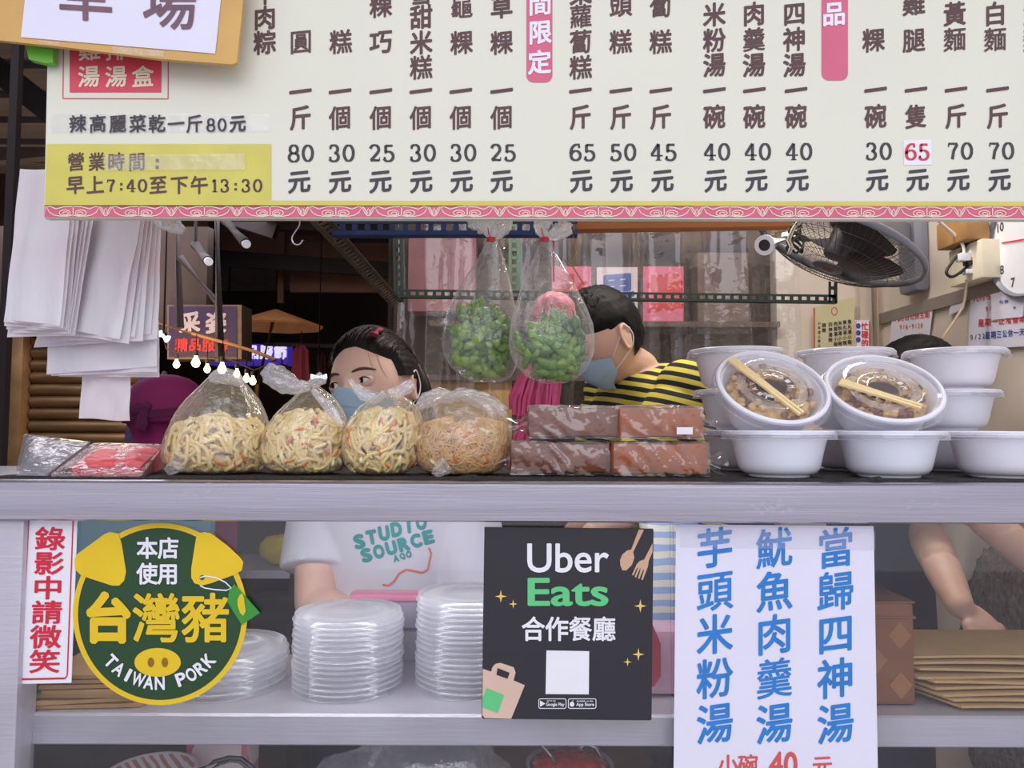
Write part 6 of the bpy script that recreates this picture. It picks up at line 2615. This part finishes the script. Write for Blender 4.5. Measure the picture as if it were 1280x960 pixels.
def torso_rings(neck, hip, phi, wide=1.0, add=0.0, t0=-1, t1=2, deep=1.0):
    up = (neck - hip).normalized()
    lat = V((cos(phi), sin(phi), 0))
    lat = (lat - up * lat.dot(up)).normalized()
    fw = up.cross(lat) * -1
    out = []
    for t, rx, ry in TOR:
        if t < t0 or t > t1:
            continue
        c = hip.lerp(neck, t)
        out.append([c + lat * (cos(a) * abs(cos(a)) ** -0.15 * (rx * wide + add) if abs(cos(a)) > 1e-6 else 0) + fw * (sin(a) * (ry * deep + add)) for a in [2 * pi * k / 40 for k in range(40)]])
    return out, up, lat, fw


def person(label, neck, hip, phi, M, arms, skin, shirt_m, pants_m, wide=1.0, sleeve=0.62, origin=None, voxel=0.0042, sl_r=0.060, deep=1.0):
    foot = V((hip.x, hip.y, 0))
    mb = MB()
    rings, up, lat, fw = torso_rings(neck, hip, phi, wide, deep=deep)
    mb.loft(rings)
    head_into(mb, M)
    hc = M @ V((0, 0.018, -0.075))
    limb(mb, [hc, neck + up * 0.0, neck - up * 0.04], [0.050, 0.052, 0.06])
    sh = []
    for i, s in enumerate((-1, 1)):
        el, wr, hd, nr, cu = arms[i]
        sp = neck - up * 0.055 + lat * (s * 0.155 * wide)
        limb(mb, [sp, sp.lerp(el, 0.5), el], [0.052, 0.044, 0.037])
        limb(mb, [el, el.lerp(wr, 0.35), wr], [0.037, 0.037, 0.025])
        hand_into(mb, wr, hd, nr, s if i else s, cu)
        sh.append((sp, el))
        hp = hip + lat * (s * 0.085) - V((0, 0, 0.02))
        kn = V((hp.x + fw.x * 0.03, hp.y + fw.y * 0.03, hip.z * 0.53))
        an = V((hp.x, hp.y, 0.08))
        limb(mb, [hp, kn, an], [0.080, 0.054, 0.036])
        limb(mb, [an - V((0, 0, 0.045)), an + V((fw.x * .10, fw.y * .10, -0.052))], [0.034, 0.027])
    body = fuse(mb, 'person', skin, None, voxel, 3, foot)
    tag(body, label, 'person')
    # trousers
    mb = MB()
    rings, up, lat, fw = torso_rings(neck, hip, phi, wide, 0.010, -1, 0.3)
    mb.loft(rings)
    for s in (-1, 1):
        hp = hip + lat * (s * 0.085) - V((0, 0, 0.02))
        kn = V((hp.x + fw.x * 0.03, hp.y + fw.y * 0.03, hip.z * 0.53))
        limb(mb, [hp, kn, V((hp.x, hp.y, 0.10))], [0.094, 0.074, 0.062])
    fuse(mb, 'trousers', pants_m, body, 0.01, 2)
    # shirt
    mb = MB()
    rings, up, lat, fw = torso_rings(neck, hip, phi, wide, 0.017, -1, 1.01, deep)
    mb.loft(rings)
    for sp, el in sh:
        e = sp.lerp(el, sleeve)
        limb(mb, [sp], [sl_r])
        mb.tube([sp.lerp(e, k / 6) for k in range(7)], [sl_r * (1 + 0.10 * k / 6) for k in range(7)], 20)
    shirt = fuse(mb, 'shirt', shirt_m, body, 0.006, 4)
    return body, shirt, (up, lat, fw)


def patch_on_head(body, M, keep, off, name, m, n=(110, 72)):
    nu, nv_ = n
    mb = MB()
    P, K = [], []
    for i in range(nv_ + 1):
        ph = pi * i / nv_
        for j in range(nu):
            t = 2 * pi * j / nu
            d = V((sin(ph) * cos(t), sin(ph) * sin(t), cos(ph)))
            k = keep(d)
            K.append(k)
            p = H(d, 0.0)
            o = off(d) * min(1.0, max(0.0, k * 5)) - 0.004 * (1 - min(1.0, max(0.0, k * 5)))
            P.append(M @ (p + V((d.x, d.y, d.z * 0.9)).normalized() * o))
    fs = []
    for i in range(nv_):
        for j in range(nu):
            q = (i * nu + j, (i + 1) * nu + j, (i + 1) * nu + (j + 1) % nu, i * nu + (j + 1) % nu)
            if max(K[a] for a in q) > -0.02 and min(K[a] for a in q) > -0.12:
                fs.append(q)
    mb.add(P, fs)
    return mb.build(name, m, body, sharp=180)


def mask_on(body, M):
    mb = MB()

    def fn(u, v, o=0.0):
        th = R(-66 + 132 * u)
        e = abs(2 * u - 1)
        zt = -0.085 - 0.22 * e ** 1.3 + 0.05 * exp(-(th / R(12)) ** 2)
        zb_ = -0.97 + 0.30 * e ** 2
        z = zt + (zb_ - zt) * v
        d = dirv(th, z)
        p = H(d, 0.0)
        a = 0.004 + 0.017 * exp(-(th / R(30)) ** 2) * (1 - 0.35 * v) + 0.0018 * ((v * 3.2) % 1.0) * (1 - e)
        a += 0.002 * nz(u * 6, v * 6, 2.0) * (1 - e * .5)
        nrm = V((d.x, d.y, d.z * 0.5)).normalized()
        return M @ (p + nrm * (a + o))
    mb.grid(lambda u, v: fn(u, v), 44, 40)
    mb.grid(lambda u, v: fn(u, v, 0.0012), 44, 40)
    mk = mb.build('face_mask', m_mask, body, sharp=40)
    for s in (-1, 1):
        mb = MB()
        ed = 0.0 if s < 0 else 1.0
        a, c = fn(ed, 0.12), fn(ed, 0.80)
        e1 = M @ V((s * 0.083, 0.018, 0.022))
        e2 = M @ V((s * 0.083, 0.030, -0.004))
        e3 = M @ V((s * 0.080, 0.020, -0.030))
        mb.tube(smooth([a, a.lerp(e1, 0.6) + (M.to_3x3() @ V((s * 0.004, 0, 0))), e1, e2, e3, e3.lerp(c, 0.5) + (M.to_3x3() @ V((s * 0.005, 0, 0))), c]), 0.0014, 6)
        mb.build('ear_loop', m_white, mk)
    return mk


def eyes_on(body, M, gaze):
    for s in (-1, 1):
        c = V((s * 0.0315, -0.0705, 0.004))
        T = M @ Matrix.Translation(c)
        mb = MB()
        mb.sph((0, 0, 0), 0.0122, 24, 16, T)
        e = mb.build('eyeball', m_eye, body, sharp=180)
        g = V(gaze).normalized()
        a, b2 = perp(g)
        mb = MB()
        G = T @ Matrix(((a.x, b2.x, g.x, 0), (a.y, b2.y, g.y, 0), (a.z, b2.z, g.z, 0), (0, 0, 0, 1)))
        mb.lathe([(0.0062 * sin(q), 0.0110 + 0.0019 * cos(q)) for q in [pi / 2 * k / 6 for k in range(7)]], 24, G)
        mb.build('iris', m_iris, e, sharp=180)
        # lids: a shell with an almond opening
        mb = MB()
        vs, fs = [], []
        N = 40
        for i in range(N + 1):
            for j in range(N + 1):
                x = -0.0205 + 0.041 * i / N
                z = -0.0130 + 0.026 * j / N
                rr = x * x * 0.62 + z * z
                y = -sqrt(max(0.0133 ** 2 - rr, 0.0)) if rr < 0.0133 ** 2 else 0.0
                y2 = y if y < -0.004 else -0.004 + (rr - 0.0133 ** 2 + 0.004 ** 2) * 20
                vs.append(T @ V((x, y2, z)))
        for i in range(N):
            for j in range(N):
                x = -0.0205 + 0.041 * (i + .5) / N
                z = -0.0130 + 0.026 * (j + .5) / N
                if abs(x) < 0.0135:
                    up_ = 0.0058 * (1 - (x / 0.0135) ** 2) ** 0.8 + 0.0006 * s * x / 0.0135
                    lo = -0.0042 * (1 - (x / 0.0135) ** 2) + 0.0006 * s * x / 0.0135
                    if lo < z < up_:
                        continue
                if x * x * 0.62 + z * z > 0.0142 ** 2:
                    continue
                k = N + 1
                fs.append((i * k + j, (i + 1) * k + j, (i + 1) * k + j + 1, i * k + j + 1))
        mb.add(vs, fs)
        mb.build('eyelid', body.data.materials[0], body, sharp=180)
        mb = MB()
        pts = []
        for k in range(15):
            x = -0.0138 + 0.0276 * k / 14
            z = 0.0060 * max(0, 1 - (x / 0.0138) ** 2) ** 0.8 + 0.0006 * s * x / 0.0135
            rr = x * x * 0.62 + z * z
            pts.append(T @ V((x, -sqrt(max(0.0137 ** 2 - rr, 1e-6)) - 0.0003, z)))
        mb.tube(pts, [0.0004 + 0.0007 * sin(pi * k / 14) for k in range(15)], 6)
        mb.build('eyelashes', m_lash, body, sharp=180)
        mb = MB()
        pts = []
        for k in range(12):
            u = k / 11
            x = s * (0.014 + 0.036 * u)
            zz = 0.0215 + 0.006 * sin(pi * min(1, u * 1.1) * 0.75) - 0.004 * u
            z = zz / 0.110
            xx = x / 0.074
            d = V((xx, -sqrt(max(0.02, 1 - xx * xx - z * z)), z))
            p = H(d)
            pts.append(M @ (p + d * 0.0012))
        mb.tube(pts, [0.0009 + 0.0019 * sin(pi * (0.15 + 0.8 * u / 11)) for u in range(12)], 6)
        mb.build('eyebrow', m_brow, body, sharp=180)


def hm(c, yaw, pitch, roll, s):
    return Matrix.Translation(c) @ Matrix.Rotation(R(roll), 4, 'Y') @ Matrix.Rotation(R(yaw), 4, 'Z') @ Matrix.Rotation(R(pitch), 4, 'X') @ Matrix.Scale(s, 4)


# --- the girl behind the counter
Mg = hm(at(468, 485, 1.5), -23, -4, -9, 1.04)
ng = at(492, 570, 1.56)
ng.z = at(470, 484, 1.5).z - 0.165
hg = V((at(484, 700, 1.57).x, 1.60, 0.84))
ag = [(at(392, 752, 1.50), at(492, 800, 1.41), V((1, -0.1, -0.25)), V((0, -0.6, 1)), 0.4),
      (at(600, 770, 1.52), at(560, 800, 1.48), V((-0.6, -0.6, 0)), V((0, -0.3, 1)), 0.5)]
m_tee = mat('white_tshirt_cloth', (226, 226, 240), 0.85, var=0.03, vs=5, bump=(7, 0.35))
m_jean = mat('dark_trousers', (52, 54, 70), 0.85)
girl, tee, _ = person('girl in a white printed T-shirt and pale blue mask, looking left behind the noodle bags', ng, hg, R(-12), Mg, ag, m_skin, m_tee, m_jean, 0.98, 0.72, sl_r=0.066, deep=0.95)
eyes_on(girl, Mg, (-0.42, -0.9, 0.02))
mask_on(girl, Mg)


def girl_hair(d):
    hz = 0.60 - 0.42 * max(0, abs(d.x) - 0.15) ** 1.2
    front = d.z - hz                       # above the hairline
    side = d.y + 0.30 + 0.25 * max(0, d.z)  # behind the temple
    if d.z < 0.06:
        side = d.y - 0.26 - 0.3 * max(0, -d.z - 0.2)
    return max(front, side) * 1.2 if d.z > -0.75 else -1


patch_on_head(girl, Mg, girl_hair, lambda d: 0.010 + 0.004 * max(0, d.y) + 0.0012 * nz(d.x * 30, d.y * 30, d.z * 4) + 0.0010 * sin(60 * atan2(d.x, d.z + 0.3)), 'hair', m_hair)
mb = MB()
rings = []
for t in range(13):
    u = t / 12
    z = 0.060 - 0.23 * u
    rx = 0.050 + 0.036 * min(1, u * 3.2) ** 0.6 + 0.002 * u
    row = []
    for j in range(48):
        a = 2 * pi * j / 48
        f = 1 + 0.03 * nz(cos(a) * 7, sin(a) * 7, u * 0.8)
        row.append(Mg @ V((rx * cos(a) * f, 0.068 + 0.034 * sin(a) * f - 0.01 * u, z)))
    rings.append(row)
mb.loft(rings)
mb.build('long_back_hair', m_hair, girl, sharp=180)
# combed strands from the parting to the back
mb = MB()
rg = random.Random(5)
for k in range(260):
    x0 = rg.uniform(-0.85, 0.9)
    hz = 0.62 - 0.42 * max(0, abs(x0) - 0.15) ** 1.2
    a = V((x0, -sqrt(max(0.02, 1 - x0 * x0 - min(hz, 0.98) ** 2)), hz)).normalized()
    e = V((0.35 * (1 if x0 > -0.2 else -1) * abs(x0) + 0.1, 1.0, rg.uniform(-0.55, 0.35))).normalized()
    pts = []
    t0_ = rg.uniform(0.0, 0.3)
    for q in range(11):
        u = t0_ + (1 - t0_) * q / 10
        d = a.lerp(e, u) + V((0.25 * x0 * sin(pi * u), 0, 0.55 * sin(pi * u)))
        d.normalize()
        pts.append(Mg @ (H(d, 0) + V((d.x, d.y, d.z * .9)).normalized() * (0.0105 + 0.004 * max(0, d.y) + rg.uniform(-.0004, .0008))))
    mb.tube(pts, [0.0004] + [0.0011] * 9 + [0.0005], 5)
mb.build('combed_strands', m_hair, girl, sharp=180)
# loose strands over the forehead and temple
mb = MB()
rg = random.Random(21)
for k in range(3):
    x0 = rg.uniform(0.45, 0.75)
    pts = []
    for q in range(6):
        u = q / 5
        xx = x0 + (0.10 + 0.12 * x0) * u
        z = 0.56 - 0.30 * max(0, x0 - 0.2) - (0.22 + 0.25 * x0) * u
        yy = -sqrt(max(0.03, 1 - xx * xx - z * z))
        d = V((xx, yy, z))
        pts.append(Mg @ (H(d) + d * (0.0022 + 0.002 * (1 - u))))
    mb.tube(pts, [0.0004, 0.0003, 0.0003, 0.0003, 0.0002, 0.0001], 5)
mb.build('loose_strands', m_hair, girl, sharp=180)
mb = MB()
d0 = V((0.52, -0.42, 0.76)).normalized()
pc_ = Mg @ (H(d0, 0) + d0 * 0.016)
nrm = (Mg.to_3x3() @ d0).normalized()
fx = (nrm.cross(V((0, 0, 1)))).normalized() * -1
fy = nrm.cross(fx)
for s in (-1, 1):
    rings = []
    for u in (0, 0.3, 0.7, 1.0):
        c = pc_ + (fy * 0.8 + fx * 0.5).normalized() * (s * u * 0.014)
        h_ = 0.0035 + 0.0075 * u
        ax_ = (fx * 0.8 - fy * 0.5).normalized()
        rings.append([c + ax_ * (cos(q) * h_) + nrm * (sin(q) * 0.0045) for q in [2 * pi * j / 12 for j in range(12)]])
    mb.loft(rings)
mb.sph(pc_, 0.0052, 12, 8)
mb.build('hair_bow', mat('burgundy_bow', (132, 26, 58), 0.6, var=0.1), girl, sharp=60)
# print on the T-shirt
bv = BVHTree.FromObject(tee, bpy.context.evaluated_depsgraph_get())
o0 = ORI[tee.name]


def ontee(x, y, lift=0.0022):
    d = ray(x, y).normalized()
    h_ = bv.ray_cast(CAM - o0, d)
    if h_[0] is None:
        return at(x, y, 1.45)
    return h_[0] + o0 - d * lift


def fine(mb, cuts):
    """split long edges so that the print follows the cloth"""
    bm = bmesh.new()
    vs = [bm.verts.new((x, y, 0)) for x, y in mb[0]]
    for f in mb[1]:
        try:
            bm.faces.new([vs[i] for i in f])
        except ValueError:
            pass
    for _ in range(cuts):
        es = [e for e in bm.edges if e.calc_length() > 3.0]
        if not es:
            break
        bmesh.ops.subdivide_edges(bm, edges=es, cuts=1)
    bmesh.ops.triangulate(bm, faces=list(bm.faces))
    bm.verts.index_update()
    r = ([(v.co.x, v.co.y) for v in bm.verts], [[v.index for v in f.verts] for f in bm.faces])
    bm.free()
    return r


tmp = MB()
flatm = lambda x, y: V((x, y, 0))
for ch, x, y, wd, ht, rot in [(c, 449 + 15.5 * i, 677 - 5.5 * i + 0.5 * i * i * 0.3, 14 if c != 'l' else 4.5, 19, -0.22 + 0.03 * i) for i, c in enumerate('STUDlO')] + [(c, 458 + 15.5 * i, 694 - 4.5 * i, 14, 18, -0.25) for i, c in enumerate('SOURCE')] + \
        [(c, 495 + 8.0 * i, 698 - 2.5 * i, 7, 9, -0.2) for i, c in enumerate('AQO')]:
    put(tmp, flatm, ch, x, y, wd, ht, 0.07, fit=True, rot=rot)
vv, ff = fine(([(p.x, p.y) for p in tmp.v], tmp.f), 3)
mb = MB()
mb.add([ontee(x, y) for x, y in vv], ff)
mb.build('shirt_lettering', mat('teal_shirt_print', (44, 158, 160), 0.8), tee, smooth=False)
mb = MB()
sq = [(478, 731), (486, 732), (493, 726), (499, 717), (508, 712), (518, 714), (528, 716), (535, 712), (537, 702), (539, 692), (535, 682)]
sq2 = []
for i in range(len(sq) - 1):
    for k in range(4):
        sq2.append((sq[i][0] + (sq[i + 1][0] - sq[i][0]) * k / 4, sq[i][1] + (sq[i + 1][1] - sq[i][1]) * k / 4))
mb.ribbon(ontee, sq2, 2.6)
mb.build('shirt_squiggle', mat('coral_shirt_print', (228, 134, 112), 0.8), tee, smooth=False)

# --- the man in the striped shirt, head bent
Mm = hm(at(757, 424, 1.88), -72, 34, 6, 1.04)
nm_ = at(798, 462, 1.93)
hm_ = at(872, 730, 2.02)
am = [(at(742, 640, 2.12), at(700, 690, 2.0), V((-1, -0.3, -0.2)), V((0, 0, 1)), 0.6), (at(778, 640, 1.72), at(712, 700, 1.70), V((-1, -0.1, -0.2)), V((0, 0, 1)), 0.6)]
m_strp = stripes_mat('yellow_navy_stripes', (28, 26, 42), (222, 206, 84), 13.5, 'Z', 0.85, 0.6, 0.5, (1, 1, 1), (0, R(-14), 0))
man, mshirt, _ = person('man in yellow and navy striped shirt and blue mask, head bent down', nm_, hm_, R(-68), Mm, am, m_skin2, m_strp, m_jean, 1.15, 0.75, sl_r=0.072)
eyes_on(man, Mm, (0, -0.9, -0.4))
mask_on(man, Mm)


def man_hair(d):
    top = d.z - (0.50 - 0.30 * abs(d.x))
    side = min(d.y + 0.10 + 0.3 * d.z, d.z - 0.16) if d.y < 0.30 else (d.z + 0.52 + 0.15 * (1 - d.y))
    return max(top, side) * 1.2


patch_on_head(man, Mm, man_hair, lambda d: 0.006 + 0.016 * max(0, d.z) + 0.004 * max(0, nz(d.x * 5, d.y * 5, d.z * 5)) + 0.004 * nz(d.x * 16, d.y * 16, d.z * 16) * max(0, d.z), 'hair', m_hair2)
mb = MB()
for k in range(70):
    th = rg.uniform(-1.6, 1.6)
    z = rg.uniform(0.55, 0.97)
    d = dirv(th, z)
    p = Mm @ (H(d, 0) + d * 0.016)
    q = Mm.to_3x3() @ (d + V((rg.uniform(-.6, .6), rg.uniform(-.9, .1), rg.uniform(-.2, .5)))).normalized()
    mb.tube([p, p + q * 0.010, p + q * 0.018 + V((rg.uniform(-.004, .004), 0, -0.003))], [0.0016, 0.0011, 0.0003], 4)
mb.build('hair_tufts', mat('brown_black_hair', (56, 36, 28), 0.5), man, sharp=180)

# --- the worker at the far right, mostly hidden by the bowls
Mt = hm(at(1142, 484, 1.80), 60, 22, 0, 1.04)
nt_ = at(1112, 545, 1.80)
ht_ = at(1092, 790, 1.82)
at_ = [(at(1226, 640, 1.60), at(1296, 708, 1.52), V((1, -0.3, -0.3)), V((0, 0, 1)), 0.5), (at(1158, 668, 1.66), at(1200, 757, 1.48), V((0.7, -0.25, -0.6)), V((0.4, -0.6, 0.6)), 0.6)]
m_navy = mat('navy_cloth', (36, 36, 58), 0.85, var=0.1)
wk, wsh, _ = person('worker in a dark navy top at far right, only black hair and arms showing', nt_, ht_, R(48), Mt, at_, m_skin2, m_navy, m_jean, 1.0, 0.42, sl_r=0.060)
patch_on_head(wk, Mt, lambda d: max(d.z - 0.35, d.y + 0.05 if d.z > -0.5 else -1), lambda d: 0.012 + 0.003 * nz(d.x * 12, d.y * 12, d.z * 12), 'hair', m_hair2)
eyes_on(wk, Mt, (0, -0.9, -0.3))
mask_on(wk, Mt)

# --- the shopper in the purple sun hat, seen from behind
Mh = hm(at(212, 520, 2.55), 155, 8, 0, 1.04)
nh = at(206, 585, 2.58)
hh_ = at(206, 830, 2.6)
hh_.z = 0.83
ah = [(at(300, 700, 2.62), at(290, 760, 2.75), V((0.2, 1, 0)), V((0, 0, 1)), 0.5), (at(116, 700, 2.6), at(130, 760, 2.75), V((0.2, 1, 0)), V((0, 0, 1)), 0.5)]
m_pur = mat('plum_sun_hat_cloth', (132, 30, 92), 0.85, var=0.08, vs=8, bump=(18, 0.3))
m_pur2 = mat('dark_plum_band', (92, 22, 72), 0.85, var=0.08)
lady, lsh, _ = person('shopper in a plum sun hat with a neck flap, seen from behind at left', nh, hh_, R(160), Mh, ah, m_skin2, m_pur, m_jean, 1.0, 0.9)
hc = at(208, 517, 2.55)
mb = MB()
mb.lathe([(0.138, -0.030), (0.140, -0.005), (0.137, 0.030), (0.128, 0.065), (0.108, 0.097), (0.075, 0.119), (0.035, 0.129), (0.0, 0.131)], 48, Matrix.Translation(hc))
for p in mb.v:
    k = 1 + 0.02 * nz(p.x * 20, p.y * 20, p.z * 20)
    p.x = hc.x + (p.x - hc.x) * k * 0.90
hat = mb.build('sun_hat', m_pur, lady, sharp=180)
mb = MB()
mb.lathe([(0.1410 + 0.002, -0.030), (0.1435, -0.005), (0.1405, -0.004), (0.139, -0.030)], 48, Matrix.Translation(hc + V((0, 0, 0.012))), closed=True)
for p in mb.v:
    p.x = hc.x + (p.x - hc.x) * 0.91
    p.z += (p.x - hc.x) * 0.12
mb.build('hat_band', m_pur2, hat, sharp=60)
mb = MB()
kx = at(182, 508, 2.41)
mb.sph(kx, (0.020, 0.014, 0.017), 16, 10)
for path, wd in (([(182, 510), (178, 520), (177, 528), (174, 536)], [4, 6, 7, 6]), ([(182, 508), (174, 509), (167, 512), (162, 515)], [4, 5, 5, 3])):
    ear(mb, pxY(2.40), path, wd, 3, 0.25)
mb.build('band_knot', m_pur2, hat, sharp=60)
mb = MB()
rings = []
for t in range(15):
    u = t / 14
    z = -0.018 - 0.21 * u
    rx = 0.130 - 0.030 * sin(pi * min(1, u * 1.6)) + 0.22 * max(0, u - 0.35) ** 1.2
    ry = 0.132 - 0.03 * sin(pi * min(1, u * 1.5)) + 0.05 * max(0, u - 0.4)
    rings.append([hc + V((rx * cos(a) * (1 + 0.03 * sin(a * 9 + u * 2) * u), ry * sin(a) * (1 + 0.05 * sin(a * 8 + 1) * u), z)) for a in [2 * pi * j / 72 for j in range(72)]])
mb.loft(rings, cap=False)
mb.build('neck_flap', m_pur, hat, sharp=180)

bpy.data.objects.remove(_fo)
